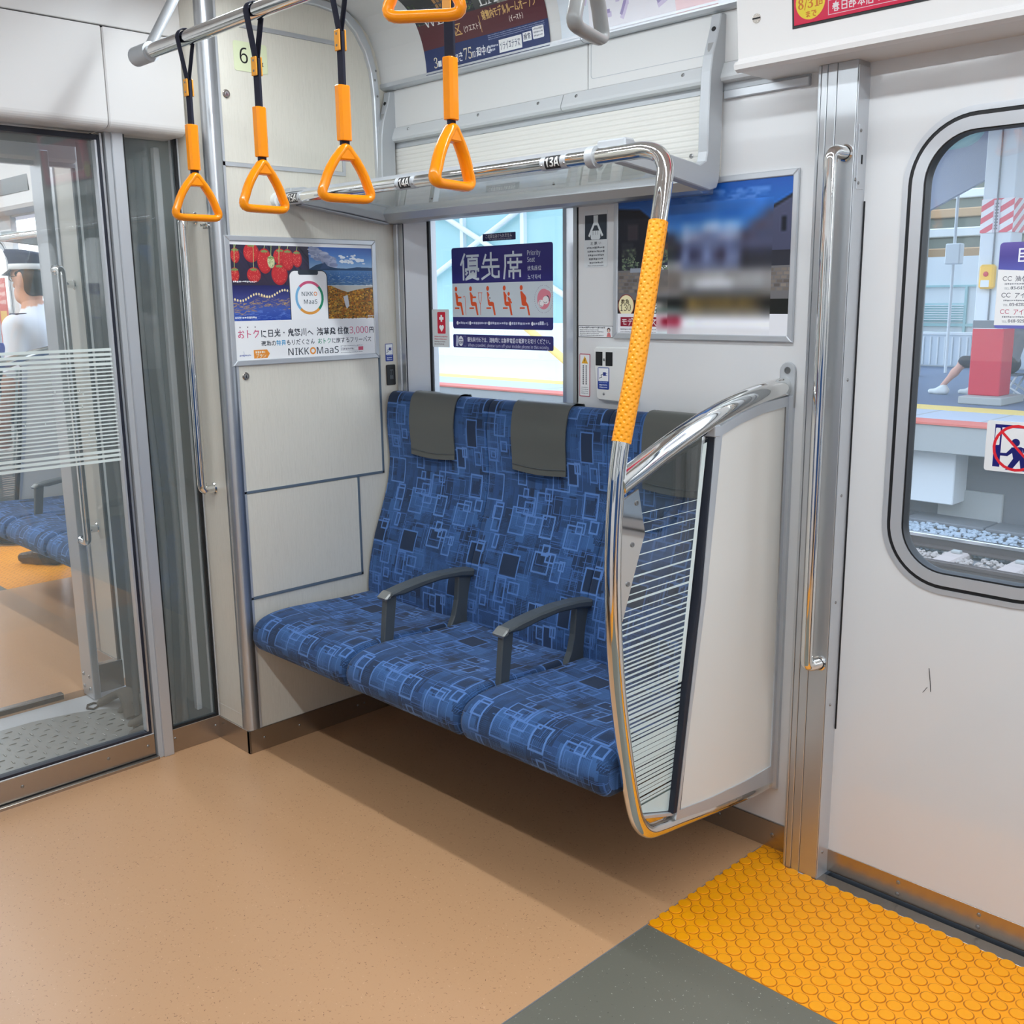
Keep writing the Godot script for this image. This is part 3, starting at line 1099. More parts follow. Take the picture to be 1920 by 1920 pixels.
func build_window_wall():
	var w := structure("wall_right")
	# white panels round the window opening (x 0.053 to 0.86, y 1.0 to 1.80)
	part(w, "panel", bx(-0.06, -0.05, -0.10, 0.86, 1.0, 0.0, 0.0), M.white_panel)
	part(w, "panel", bx(-0.06, 1.80, -0.10, 1.652, 2.21, 0.0, 0.0), M.white_panel)
	part(w, "panel", bx(-0.06, 0.9, -0.10, 0.05, 1.85, -0.001, 0.0), M.white_panel)
	part(w, "panel", bx(0.862, 0.06, -0.10, 1.66, 1.80, 0.0, 0.0), M.white_panel)
	part(w, "panel", bx(0.862, -0.05, -0.10, 1.66, 0.06, 0.0, 0.0), M.white_panel)
	part(w, "panel_joint", bx(0.8595, 1.19, -0.02, 0.8625, 1.757, 0.0008, 0.0), M.dark_gap)
	part(w, "corner_trim", bx(0.004, 0.9, -0.004, 0.028, 1.757, 0.012, 0.003), M.aluminium)
	part(w, "corner_trim", bx(0.028, 0.9, -0.004, 0.052, 1.757, 0.007, 0.002), M.brushed)
	# mouldings above the rack, from the top down
	part(w, "ledge", MB.new().prism(v2([0.0, 2.193, 0.03, 2.193, 0.042, 2.199, 0.042, 2.212, 0.0, 2.216]), 0, -0.01, 0.905, 0.0), M.aluminium)
	part(w, "ledge", MB.new().prism(v2([0.0, 2.193, 0.03, 2.193, 0.042, 2.199, 0.042, 2.212, 0.0, 2.216]), 0, 0.9075, 1.60, 0.0), M.aluminium)
	part(w, "upper_panel", bx(0.0, 2.072, -0.01, 0.904, 2.193, 0.010, 0.0015), M.ceiling_white)
	part(w, "upper_panel", bx(0.907, 2.072, -0.01, 1.60, 2.193, 0.010, 0.0015), M.ceiling_white)
	var rim := MB.new().ring(MB.rrect(0.917, 2.098, 1.325, 2.192, 0.01), MB.rrect(0.9185, 2.0995, 1.3235, 2.1905, 0.009), 2, 0.009, 0.0106)
	part(w, "access_flap_outline", rim, M.satin_grey)
	var lip := v2([0.0, 2.072, 0.014, 2.071, 0.026, 2.042, 0.028, 2.034, 0.024, 2.027, 0.014, 2.024, 0.0, 2.024])
	part(w, "moulding", MB.new().prism(lip, 0, 0.024, 0.816, 0.0006), M.moulding)
	part(w, "moulding", MB.new().prism(lip, 0, 0.8185, 1.60, 0.0006), M.moulding)
	for x in [0.115, 0.46, 0.72, 0.87, 1.24]:
		screw_at(w, Vector3(x, 2.060, 0.019), Vector3(0, 0.4, 1), 0.005)
	part(w, "recess", bx(0.0, 2.006, -0.01, 1.60, 2.026, 0.003, 0.0), M.satin_grey)
	# ribbed aluminium behind the rack
	var ribs := PackedVector2Array([Vector2(-0.004, 1.80)])
	for i in 15:
		var y := 1.80 + i * 0.0137
		ribs.append_array([Vector2(0.004, y + 0.0012), Vector2(0.0052, y + 0.004), Vector2(0.0052, y + 0.0105), Vector2(0.004, y + 0.0128)])
	ribs.append(Vector2(-0.004, 2.0055))
	part(w, "ribbed_panel", MB.new().prism(ribs, 0, 0.0, 1.352), M.warm_white)
	screw_at(w, Vector3(1.262, 1.859, 0.005), Vector3(0, 0, 1), 0.006)
	part(w, "side_strip", bx(1.362, 1.985, -0.004, 1.60, 2.006, 0.012, 0.002), M.aluminium)
	# skirting, with its screws
	part(w, "skirting", bx(-0.01, 0.0, -0.01, 1.655, 0.078, 0.006, 0.001), M.steel)
	for x in [0.3, 0.75, 1.2, 1.412, 1.585]:
		screw_at(w, Vector3(x, 0.04, 0.006), Vector3(0, 0, 1), 0.006)
	# above the door
	part(w, "panel", bx(1.6, 2.02, -0.10, 7.8, 2.21, -0.005, 0.0), M.white_panel)
	# the wall beyond the door, out of the picture
	part(w, "panel", bx(3.05, -0.05, -0.10, 7.8, 0.9, 0.0, 0.0), M.white_panel)
	part(w, "panel", bx(3.05, 0.9, -0.10, 3.4, 2.0, 0.0, 0.0), M.white_panel)
	part(w, "panel", bx(4.9, 0.9, -0.10, 5.4, 2.0, 0.0, 0.0), M.white_panel)
	part(w, "panel", bx(6.9, 0.9, -0.10, 7.8, 2.0, 0.0, 0.0), M.white_panel)
	part(w, "panel", bx(3.4, 1.80, -0.10, 6.9, 2.0, 0.0, 0.0), M.white_panel)

	# the window beside the seats
	var v := structure("window_1")
	var jamb := MB.new()
	jamb.prism(PackedVector2Array([Vector2(0.052, 0.004), Vector2(0.116, -0.052), Vector2(0.116, -0.09), Vector2(0.052, -0.09)]), 1, 1.0, 1.80)
	part(v, "jamb", jamb, M.aluminium)
	jamb = MB.new().prism(PackedVector2Array([Vector2(0.752, -0.052), Vector2(0.772, -0.046), Vector2(0.845, 0.004), Vector2(0.859, 0.004), Vector2(0.859, -0.09), Vector2(0.752, -0.09)]), 1, 1.0, 1.80)
	part(v, "jamb", jamb, M.brushed)
	part(v, "gasket", bx(0.114, 1.0, -0.060, 0.126, 1.80, -0.050, 0.001), M.black_rubber)
	part(v, "gasket", bx(0.048, 1.0, -0.01, 0.0535, 1.757, 0.006, 0.001), M.navy_seal)
	part(v, "head", bx(0.053, 1.78, -0.09, 0.859, 1.80, -0.02, 0.0), M.aluminium)
	part(v, "sill", bx(0.053, 0.98, -0.09, 0.859, 1.0, 0.0, 0.0), M.aluminium)
	part(v, "pane", bx(0.11, 0.99, -0.060, 0.76, 1.795, -0.054, 0.0), M.window_glass)

	# the aluminium post beside the door, in four grooved strips
	var t := structure("trim_1")
	var cuts := [1.653, 1.661, 1.677, 1.701, 1.7515]
	for i in 4:
		part(t, "post_strip", bx(cuts[i] + 0.0006, 0.0, -0.02, cuts[i + 1] - 0.0006, 2.012, 0.063, 0.0012), M.brushed)
	part(t, "post_core", bx(1.654, 0.0, -0.03, 1.750, 2.012, 0.058, 0.0), M.satin_grey)
	part(t, "side_plate", bx(1.7515, 0.0, 0.004, 1.7535, 2.0, 0.061, 0.0004), M.aluminium)
	part(t, "lock_plate", bx(1.7535, 1.735, 0.018, 1.7555, 1.875, 0.052, 0.0006), M.aluminium)
	part(t, "keyhole", bx(1.7552, 1.79, 0.030, 1.7562, 1.81, 0.036, 0.0), M.dark_gap)
	for y in [1.862, 1.748]:
		screw_at(t, Vector3(1.7555, y, 0.044), Vector3(1, 0, 0), 0.004)
	for y in [1.755, 1.30, 1.02, 0.75, 0.48, 0.07]:
		screw_at(t, Vector3(1.7535, y, 0.056 if y > 1.7 else 0.04), Vector3(1, 0, 0), 0.004)
	part(t, "rubber_seal", bx(1.7530, 0.405, -0.01, 1.7575, 1.71, 0.0095, 0.001), M.black_rubber)


func door_leaf(called: String, x0: float, x1: float, wx0: float, wx1: float) -> Node3D:
	var d := structure(called)
	var zf := 0.008
	var y0 := 0.813
	var y1 := 1.889
	var r := 0.155
	var hole := MB.rrect(wx0, y0, wx1, y1, r, 14)
	var rim := MB.rrect(x0, 0.004, x1, 2.02, 0.001, 14)
	part(d, "leaf", MB.new().ring(rim, hole, 2, zf - 0.032, zf), M.white_panel)
	var steps := [[0.0, 0.0125, 0.003, "aluminium", "outer_trim"], [0.0125, 0.0215, 0.001, "black_rubber", "gasket"], [0.0215, 0.048, 0.004, "aluminium", "inner_frame"]]
	for s in steps:
		var a := MB.rrect(wx0 + s[0], y0 + s[0], wx1 - s[0], y1 - s[0], r - s[0], 14)
		var b := MB.rrect(wx0 + s[1], y0 + s[1], wx1 - s[1], y1 - s[1], r - s[1], 14)
		part(d, s[4], MB.new().ring(a, b, 2, zf - 0.03, zf + s[2]), M[s[3]])
	var c := MB.rrect(wx0 + 0.046, y0 + 0.046, wx1 - 0.046, y1 - 0.046, r - 0.046, 14)
	var e := MB.rrect(wx0 + 0.052, y0 + 0.052, wx1 - 0.052, y1 - 0.052, r - 0.052, 14)
	part(d, "rubber_lining", MB.new().ring(c, e, 2, zf - 0.03, zf + 0.001), M.black_rubber)
	part(d, "pane", MB.new().prism(c, 2, zf - 0.028, zf - 0.023), M.window_glass)
	part(d, "kick_plate", bx(x0 + 0.001, 0.005, zf - 0.01, x1 - 0.001, 0.067, zf + 0.002, 0.0008), M.steel)
	for x in [0.32, 0.62, 0.9]:
		for y in [0.052, 0.020]:
			screw_at(d, Vector3(lerpf(x0, x1, x), y, zf + 0.002), Vector3(0, 0, 1), 0.005)
	return d


func build_door():
	var d := door_leaf("door_1", 1.735, 2.398, 1.846, 2.315)
	var s := MB.new()
	s.tube([Vector3(1.984, 0.628, 0.0084), Vector3(1.989, 0.596, 0.0084), Vector3(1.992, 0.571, 0.0084)], 0.0008, 5)
	s.tube([Vector3(1.983, 0.580, 0.0084), Vector3(1.973, 0.564, 0.0084)], 0.0006, 5)
	part(d, "scratch", s, M.dark_gap)
	door_leaf("door_3", 2.402, 3.065, 2.485, 2.954)


func build_cabinet_wall():
	var w := structure("wall_left")
	part(w, "cabinet_side", bx(-0.19, 0.0, 0.0, 0.0, ROOF, 0.680, 0.0), M.laminate)
	part(w, "cabinet_return", bx(-0.2, 0.0, 0.676, -0.008, ROOF, 0.692, 0.0), M.laminate)
	part(w, "return_joint", bx(-0.2, 0.128, 0.692, -0.02, 0.1295, 0.6924, 0.0), M.warm_white)
	# the rounded aluminium post on the corner
	var post := PackedVector2Array([Vector2(-0.034, 0.660), Vector2(-0.034, 0.697)])
	for i in 7:
		var a := PI / 2 - PI / 2 * i / 6.0
		post.append(Vector2(-0.016 + cos(a) * 0.022, 0.675 + sin(a) * 0.022))
	post.append_array([Vector2(0.006, 0.655), Vector2(-0.02, 0.655)])
	part(w, "corner_post", MB.new().prism(post, 1, 0.082, ROOF, 0.0, true), M.brushed)
	part(w, "corner_post_edge", bx(-0.002, 0.082, 0.645, 0.004, ROOF, 0.656, 0.001), M.aluminium)
	# skirting round the corner
	part(w, "skirting", bx(-0.01, 0.0, 0.0, 0.005, 0.082, 0.697, 0.001), M.steel)
	part(w, "skirting", bx(-0.2, 0.0, 0.69, 0.005, 0.082, 0.697, 0.001), M.steel)
	for z in [0.22, 0.25, 0.50, 0.64]:
		screw_at(w, Vector3(0.005, 0.045, z), Vector3(1, 0, 0), 0.004)
	# trim that follows the curve of the roof
	var arch := []
	for q: Vector2 in cornice():
		arch.append(q)
	var outer := PackedVector2Array([Vector2(0.050, 1.83), Vector2(0.055, 2.175)])
	var inner := PackedVector2Array([Vector2(0.074, 1.83), Vector2(0.079, 2.165)])
	for q: Vector2 in [Vector2(0.066, 2.258), Vector2(0.085, 2.32), Vector2(0.121, 2.378), Vector2(0.167, 2.413), Vector2(0.218, 2.432), Vector2(0.29, 2.438), Vector2(0.66, 2.438)]:
		outer.append(q)
	for q: Vector2 in [Vector2(0.088, 2.243), Vector2(0.108, 2.303), Vector2(0.145, 2.358), Vector2(0.182, 2.39), Vector2(0.225, 2.408), Vector2(0.29, 2.415), Vector2(0.66, 2.415)]:
		inner.append(q)
	var band := outer.duplicate()
	for i in range(inner.size() - 1, -1, -1):
		band.append(inner[i])
	part(w, "roof_arch_trim", MB.new().prism(band, 0, -0.002, 0.016, 0.003), M.aluminium)
	for q in [Vector2(0.074, 2.22), Vector2(0.066, 2.17), Vector2(0.069, 2.25)]:
		screw_at(w, Vector3(0.016, q.y, q.x), Vector3(1, 0, 0), 0.004)
	# the upper locker door, framed in thin aluminium
	var o := v2([0.670, 1.905, 0.670, 2.322, 0.200, 2.322, 0.200, 1.905])
	var i2 := v2([0.655, 1.917, 0.655, 2.309, 0.211, 2.309, 0.211, 1.917])
	part(w, "locker_door_frame", MB.new().ring(o, i2, 0, -0.002, 0.004), M.aluminium)
	part(w, "locker_door", bx(-0.002, 1.918, 0.212, 0.0015, 2.308, 0.654, 0.0), M.laminate)
	# two service panels beside the seat, edged in blue-grey
	part(w, "service_panel", bx(-0.002, 0.897, 0.094, 0.002, 1.30, 0.653, 0.0), M.laminate)
	part(w, "panel_edging", bx(-0.002, 0.888, 0.085, 0.004, 0.897, 0.655, 0.001), M.blue_grey)
	part(w, "panel_edging", bx(-0.002, 0.888, 0.085, 0.004, 1.31, 0.094, 0.001), M.blue_grey)
	part(w, "service_panel", bx(-0.002, 0.542, 0.206, 0.002, 0.886, 0.653, 0.0), M.laminate)
	part(w, "panel_edging", bx(-0.002, 0.532, 0.197, 0.004, 0.541, 0.655, 0.001), M.blue_grey)
	part(w, "panel_edging", bx(-0.002, 0.532, 0.197, 0.004, 0.888, 0.206, 0.001), M.blue_grey)
	part(w, "panel_edging", bx(-0.002, 0.532, 0.648, 0.003, 0.888, 0.655, 0.001), M.blue_grey)
	for q in [Vector2(2.113, 0.627), Vector2(1.267, 0.622)]:
		part(w, "lock", MB.new().lathe(Vector3(0.001, q.x, q.y), Vector3(1, 0, 0), [Vector2(0.0125, 0), Vector2(0.0125, 0.003), Vector2(0.0105, 0.005), Vector2(0.0, 0.005)], 20), M.steel)
		part(w, "lock_core", MB.new().lathe(Vector3(0.0055, q.x, q.y), Vector3(1, 0, 0), [Vector2(0.0062, 0), Vector2(0.0062, 0.0012), Vector2(0.0, 0.0012)], 14), M.chrome)
		part(w, "keyhole", bx(0.0065, q.x - 0.005, q.y - 0.0012, 0.0072, q.x + 0.003, q.y + 0.0012, 0.0), M.dark_gap)
	# the same cabinet on the other side of the gangway, out of the picture
	part(w, "cabinet_side", bx(-0.2, 0.0, WIDE - 0.692, 0.0, ROOF, WIDE, 0.0), M.laminate)


func build_end_wall():
	var w := structure("wall_front")
	# fascia over the gangway
	var f := PackedVector2Array([Vector2(-0.26, 1.998), Vector2(-0.145, 1.998)])
	for i in 6:
		var a := -PI / 2 + PI / 2 * (i + 1) / 6.0
		f.append(Vector2(-0.145 + cos(a) * 0.025, 2.023 + sin(a) * 0.025))
	f.append_array([Vector2(-0.12, 2.274), Vector2(-0.26, 2.274)])
	part(w, "fascia", MB.new().prism(f, 2, 0.700, 0.9405, 0.004), M.fascia)
	part(w, "fascia", MB.new().prism(f, 2, 0.9425, 1.78, 0.004), M.fascia)
	part(w, "fascia", MB.new().prism(f, 2, 1.782, WIDE - 0.700, 0.004), M.fascia)
	part(w, "header", bx(-0.26, 2.28, 0.692, -0.128, ROOF, WIDE - 0.692, 0.002), M.fascia)
	part(w, "fascia_gap", bx(-0.25, 2.26, 0.694, -0.14, 2.30, WIDE - 0.694, 0.0), M.dark_gap)
	for s in [0, 1]:
		var g := func(z: float) -> float: return z if s == 0 else WIDE - z
		part(w, "mullion", bx(-0.26, 0.0, g.call(0.874), -0.185, 2.0, g.call(0.909), 0.002), M.aluminium)
		part(w, "mullion_flange", bx(-0.25, 0.0, g.call(0.908), -0.195, 2.0, g.call(0.926), 0.001), M.satin_grey)
		part(w, "side_kick_plate", bx(-0.225, 0.0, g.call(0.692), -0.197, 0.083, g.call(0.874), 0.001), M.steel)
		part(w, "side_pane_seal", bx(-0.222, 0.083, g.call(0.692), -0.200, 2.0, g.call(0.704), 0.0), M.black_rubber)
		part(w, "side_pane_trim", bx(-0.222, 0.083, g.call(0.6915), -0.197, 2.0, g.call(0.696), 0.0), M.aluminium)
		part(w, "side_pane_seal", bx(-0.222, 0.083, g.call(0.864), -0.200, 2.0, g.call(0.874), 0.0), M.black_rubber)
		part(w, "side_pane_seal", bx(-0.222, 0.083, g.call(0.70), -0.201, 0.090, g.call(0.866), 0.0), M.black_rubber)
		part(w, "side_pane", bx(-0.216, 0.085, g.call(0.698), -0.211, 2.0, g.call(0.868), 0.0), M.window_glass)
		part(w, "end_panel", bx(-0.26, 0.0, g.call(0.0), -0.19, ROOF, g.call(0.692), 0.0), M.white_panel)
	for z in [0.712, 0.862]:
		screw_at(w, Vector3(-0.197, 0.05, z), Vector3(1, 0, 0), 0.004)

	# the glass sliding door of the gangway
	var d := structure("door_2")
	var z0 := 0.930
	var z1 := 1.80
	part(d, "stile", bx(-0.24, 0.012, z0, -0.206, 1.995, z0 + 0.008, 0.001), M.brushed)
	part(d, "stile_seal", bx(-0.236, 0.09, z0 + 0.008, -0.205, 1.985, z0 + 0.017, 0.001), M.navy_seal)
	part(d, "pane_edge", bx(-0.232, 0.10, z0 + 0.017, -0.207, 1.975, z0 + 0.023, 0.0), M.aluminium)
	part(d, "stile", bx(-0.24, 0.012, z1 - 0.03, -0.206, 1.995, z1, 0.001), M.brushed)
	part(d, "bottom_rail", bx(-0.24, 0.012, z0, -0.205, 0.086, z1, 0.0015), M.steel)
	part(d, "bottom_seal", bx(-0.236, 0.088, z0 + 0.008, -0.206, 0.098, z1, 0.001), M.navy_seal)
	part(d, "bottom_bead", bx(-0.236, 0.085, z0 + 0.001, -0.2045, 0.089, z1, 0.001), M.aluminium)
	part(d, "head_seal", bx(-0.236, 1.975, z0 + 0.008, -0.206, 1.99, z1, 0.001), M.navy_seal)
	part(d, "pane", bx(-0.226, 0.095, z0 + 0.015, -0.220, 1.985, z1 - 0.02, 0.0), M.window_glass)
	for z in [0.955, 1.09, 1.36]:
		screw_at(d, Vector3(-0.205, 0.05, z), Vector3(1, 0, 0), 0.005)
	# etched lines on the pane
	var rng := RandomNumberGenerator.new()
	rng.seed = 4
	var y := 1.364
	var lines := MB.new()
	while y > 1.02:
		var k := (1.364 - y) / 0.35
		var t: float = 0.0085 if k < 0.16 or k > 0.88 else 0.0045
		lines.box(Vector3(-0.2196, y - t, z0 + 0.018), Vector3(-0.2190, y, z1 - 0.03), 0.0)
		y -= 0.0145 if k < 0.16 or k > 0.84 else 0.0115
	for i in 46:   # short upright hooks between the lines
		var zz := rng.randf_range(0.97, 1.76)
		var yy := rng.randf_range(1.06, 1.27)
		lines.box(Vector3(-0.2196, yy - 0.012, zz), Vector3(-0.2190, yy, zz + 0.0022), 0.0)
	part(d, "etched_lines", lines, M.frost_line)
	part(w, "door_track", bx(-0.25, -0.01, 0.926, -0.186, 0.010, WIDE - 0.926, 0.001), M.steel)
	part(w, "track_gap", bx(-0.245, 0.004, 0.93, -0.2035, 0.0118, 1.80, 0.0), M.dark_gap)


func build_far_walls():
	# what lies behind the camera: plain walls with windows, seen only in reflections
	var w := structure("wall_back")
	part(w, "panel", bx(-0.2, -0.05, WIDE, 7.8, 0.95, WIDE + 0.1, 0.0), M.white_panel)
	part(w, "panel", bx(-0.2, 1.85, WIDE, 7.8, 2.25, WIDE + 0.1, 0.0), M.white_panel)
	for x in [[-0.2, 0.06], [0.86, 1.85], [2.3, 2.5], [2.95, 3.5], [4.9, 5.4], [6.9, 7.8]]:
		part(w, "panel", bx(x[0], 0.95, WIDE, x[1], 1.85, WIDE + 0.1, 0.0), M.white_panel)
	# long blue benches along the rest of the car
	var far_bench := [0.02, 0.37, 0.62, 0.36, 0.67, 0.42, 0.62, 0.48, 0.20, 0.475, 0.10, 1.0, 0.06, 1.18, 0.01, 1.18]
	var turned := []
	for i in range(0, far_bench.size(), 2):
		turned.append(WIDE - far_bench[i])
		turned.append(far_bench[i + 1])
	for x in [[0.02, 1.54], [3.4, 7.0]]:
		part(w, "bench", MB.new().prism(v2(turned), 0, x[0], x[1], 0.01), M.moquette_plain)
	part(w, "bench", MB.new().prism(v2(far_bench), 0, 3.4, 7.0, 0.01), M.moquette_plain)
	var e := structure("wall_rear")
	part(e, "panel", bx(7.7, -0.05, 0.0, 7.8, 2.5, WIDE, 0.0), M.white_panel)
	var k := 2
	for x in [[0.06, 0.86], [1.85, 2.3], [2.5, 2.95], [3.5, 4.9], [5.4, 6.9]]:
		var v := structure("window_%d" % k)
		k += 1
		part(v, "pane", bx(x[0], 0.95, WIDE + 0.04, x[1], 1.85, WIDE + 0.046, 0.0), M.window_glass)
	for x in [[3.4, 4.9], [5.4, 6.9]]:
		var v := structure("window_%d" % k)
		k += 1
		part(v, "pane", bx(x[0], 0.9, -0.06, x[1], 1.80, -0.054, 0.0), M.window_glass)


func build_gangway():
	var g := structure("trim_2")   # the gangway between the cars
	part(g, "gangway_floor", bx(-0.99, -0.06, 0.70, -0.22, -0.02, WIDE - 0.70, 0.0), M.satin_grey)
	# chequer plate with a rounded end
	var plate := PackedVector2Array([Vector2(-0.28, 1.95), Vector2(-0.28, 1.02), Vector2(-0.30, 0.98)])
	for q in [Vector2(-0.55, 0.85), Vector2(-0.66, 0.812), Vector2(-0.72, 0.815), Vector2(-0.77, 0.845), Vector2(-0.82, 0.95), Vector2(-0.85, 1.10), Vector2(-0.85, 1.95)]:
		plate.append(q)
	var pl := part(g, "chequer_plate", MB.new().prism(plate, 1, -0.018, -0.010, 0.002), M.tread_plate)
	var a: MeshInstance3D
	var b: MeshInstance3D
	for i in 14:
		for j in 13:
			var x := -0.31 - i * 0.0385
			var z := 0.86 + j * 0.052 + (0.026 if i % 2 else 0.0)
			if not Geometry2D.is_point_in_polygon(Vector2(x, z), MB.inset(plate, 0.015)):
				continue
			if a == null:
				a = part(pl, "tread_bar", MB.new().tube([Vector3(x - 0.012, -0.0095, z), Vector3(x, -0.008, z), Vector3(x + 0.012, -0.0095, z)], 0.0034, 6, false, 0.0018), M.tread_plate)
				a.set_meta("at", Vector2(x, z))
				b = part(pl, "tread_bar", MB.new().tube([Vector3(x, -0.0095, z + 0.014), Vector3(x, -0.008, z + 0.026), Vector3(x, -0.0095, z + 0.038)], 0.0034, 6, false, 0.0018), M.tread_plate)
			else:
				var s: Vector2 = a.get_meta("at")
				again(pl, "tread_bar", a if (i + j) % 2 == 0 else b, Vector3(x - s.x, 0, z - s.y - (0.0 if (i + j) % 2 == 0 else 0.026)))
	# the folded canvas bellows on both sides and over the top
	for s in [0, 1]:
		var poly := PackedVector2Array()
		for i in 13:
			poly.append(Vector2(-0.29 - i * 0.052, (0.735 if i % 2 else 0.665)))
		poly.append(Vector2(-0.92, 0.62))
		poly.append(Vector2(-0.27, 0.62))
		if s == 1:
			for i in poly.size():
				poly[i].y = WIDE - poly[i].y
		part(g, "bellows_wall", MB.new().prism(poly, 1, -0.05, 2.12), M.bellows)
	var top := PackedVector2Array()
	for i in 13:
		top.append(Vector2(-0.29 - i * 0.052, 2.09 if i % 2 else 2.05))
	top.append_array([Vector2(-0.92, 2.16), Vector2(-0.27, 2.16)])
	part(g, "bellows_roof", MB.new().prism(top, 2, 0.62, WIDE - 0.62), M.bellows)
	# pale folds of curtain hanging behind the side pane
	var fold := MB.new()
	for i in 5:
		var z := 0.752 + i * 0.017
		fold.tube(smooth_path([Vector3(-0.30 - i * 0.07, 1.95, z), Vector3(-0.31 - i * 0.07, 1.35, z + 0.006), Vector3(-0.30 - i * 0.065, 0.7, z - 0.004), Vector3(-0.32 - i * 0.06, 0.02, z + 0.01)]), 0.012, 6, true, 0.006)
	part(g, "bellows_fold", fold, M.bellows)
	part(g, "bellows_frame", bx(-0.30, 0.09, 0.715, -0.275, 1.98, 0.735, 0.003), M.satin_grey)
	# rumpled canvas at the foot
	for q in [[-0.45, 0.80, 0.03], [-0.60, 0.77, 0.045], [-0.36, 0.84, 0.022], [-0.74, 0.79, 0.03]]:
		var c := MB.new()
		c.tube(smooth_path([Vector3(q[0] - 0.12, -0.015, q[1] + 0.05), Vector3(q[0] - 0.05, q[2], q[1] - 0.01), Vector3(q[0] + 0.04, q[2] * 0.8, q[1]), Vector3(q[0] + 0.13, -0.012, q[1] + 0.03)]), 0.035, 8, true, 0.016)
		part(g, "rumpled_canvas", c, M.cloth_dark)
	part(g, "ring_bolt", MB.new().tube([Vector3(-0.86, -0.016, 0.845), Vector3(-0.835, -0.016, 0.86), Vector3(-0.82, -0.016, 0.885), Vector3(-0.845, -0.016, 0.90), Vector3(-0.875, -0.016, 0.885), Vector3(-0.88, -0.016, 0.86)], 0.004, 6, false, 0.0, Vector3.ZERO, true), M.dark_gap)


# ---------------------------------------------------------------- seats
# a padded slab: a closed (z, y) outline drawn in towards its middle at both ends
func padded(outline: PackedVector2Array, x0: float, x1: float, soft: float, dish: float, cols := 12) -> MB:
	var mb := MB.new()
	var n := outline.size()
	var runs := [0.0]
	for i in range(1, n + 1):
		runs.append(runs[-1] + outline[i % n].distance_to(outline[i - 1]))
	var xs := []
	var ins := []
	for k in 5:
		var a := PI / 2 * k / 4.0
		xs.append(x0 + soft * (1 - sin(a)))
		ins.append(soft * (1 - cos(a)))
	xs.reverse()
	ins.reverse()
	xs = []
	ins = []
	for k in 5:
		var a := PI / 2 * k / 4.0
		xs.append(x0 + soft * (1 - cos(a)))
		ins.append(soft * (1 - sin(a)))
	for k in range(1, cols):
		xs.append(lerpf(x0 + soft, x1 - soft, float(k) / cols))
		ins.append(0.0)
	for k in range(4, -1, -1):
		var a := PI / 2 * k / 4.0
		xs.append(x1 - soft * (1 - cos(a)))
		ins.append(soft * (1 - sin(a)))
	var rows := []
	for c in xs.size():
		var p := MB.inset(outline, ins[c]) if ins[c] > 0.0 else outline
		var u: float = (xs[c] - x0) / (x1 - x0)
		var row := []
		for q in p:
			var low := dish * sin(PI * u) * clampf((q.y - 0.44) / 0.04, 0, 1) * clampf((0.60 - q.x) / 0.12, 0, 1) if dish > 0.0 else 0.0
			row.append(Vector3(xs[c], q.y - low, q.x))
		rows.append(row)
	mb.smooth(true)
	for c in xs.size() - 1:
		for i in n:
			var j := (i + 1) % n
			var ua := Vector2(xs[c], runs[i]) * 2.0
			var ub := Vector2(xs[c], runs[i + 1]) * 2.0
			var uc := Vector2(xs[c + 1], runs[i + 1]) * 2.0
			var ud := Vector2(xs[c + 1], runs[i]) * 2.0
			mb.quad(rows[c][i], rows[c + 1][i], rows[c + 1][j], rows[c][j], ua, ud, uc, ub)
	mb.smooth(false)
	for s in [0, xs.size() - 1]:
		var p := PackedVector2Array()
		for q in rows[s]:
			p.append(Vector2(q.z, q.y))
		var ids := Geometry2D.triangulate_polygon(p)
		for i in range(0, ids.size(), 3):
			mb.tri(rows[s][ids[i]], rows[s][ids[i + 1]], rows[s][ids[i + 2]], p[ids[i]] * 2, p[ids[i + 1]] * 2, p[ids[i + 2]] * 2)
	return mb


func round_outline(pts: Array, k := 5) -> PackedVector2Array:
	var out := PackedVector2Array()
	var n := pts.size()
	for i in n:
		var a: Vector2 = pts[(i - 1 + n) % n]
		var b: Vector2 = pts[i]
		var c: Vector2 = pts[(i + 1) % n]
		var d: Vector2 = pts[(i + 2) % n]
		for j in k:
			var q := b.cubic_interpolate(c, a, d, float(j) / k)
			out.append(q)
	return out


func seat(x0: float, x1: float, label: String, group: String, first := true) -> Node3D:
	var t := thing("train_seat", label, "seat", Vector3((x0 + x1) / 2, 0.36, 0.40), group)
	var base := round_outline([Vector2(0.16, 0.375), Vector2(0.40, 0.365), Vector2(0.60, 0.360), Vector2(0.648, 0.368), Vector2(0.668, 0.392), Vector2(0.673, 0.425), Vector2(0.655, 0.461), Vector2(0.61, 0.481), Vector2(0.54, 0.488), Vector2(0.44, 0.485), Vector2(0.32, 0.478), Vector2(0.24, 0.476), Vector2(0.17, 0.470), Vector2(0.15, 0.42)], 3)
	part(t, "seat_cushion", padded(base, x0, x1, 0.022, 0.012), M.moquette)
	var back := round_outline([Vector2(0.008, 0.50), Vector2(0.10, 0.44), Vector2(0.178, 0.44), Vector2(0.188, 0.48), Vector2(0.182, 0.55), Vector2(0.170, 0.605), Vector2(0.149, 0.678), Vector2(0.113, 0.77), Vector2(0.084, 0.855), Vector2(0.071, 0.94), Vector2(0.075, 1.016), Vector2(0.078, 1.09), Vector2(0.068, 1.152), Vector2(0.052, 1.176), Vector2(0.034, 1.181), Vector2(0.016, 1.178), Vector2(0.008, 1.165), Vector2(0.008, 1.14), Vector2(0.008, 0.9)], 3)
	part(t, "backrest", padded(back, x0 - 0.001, x1 + 0.001, 0.007, 0.0), M.moquette)
	return t


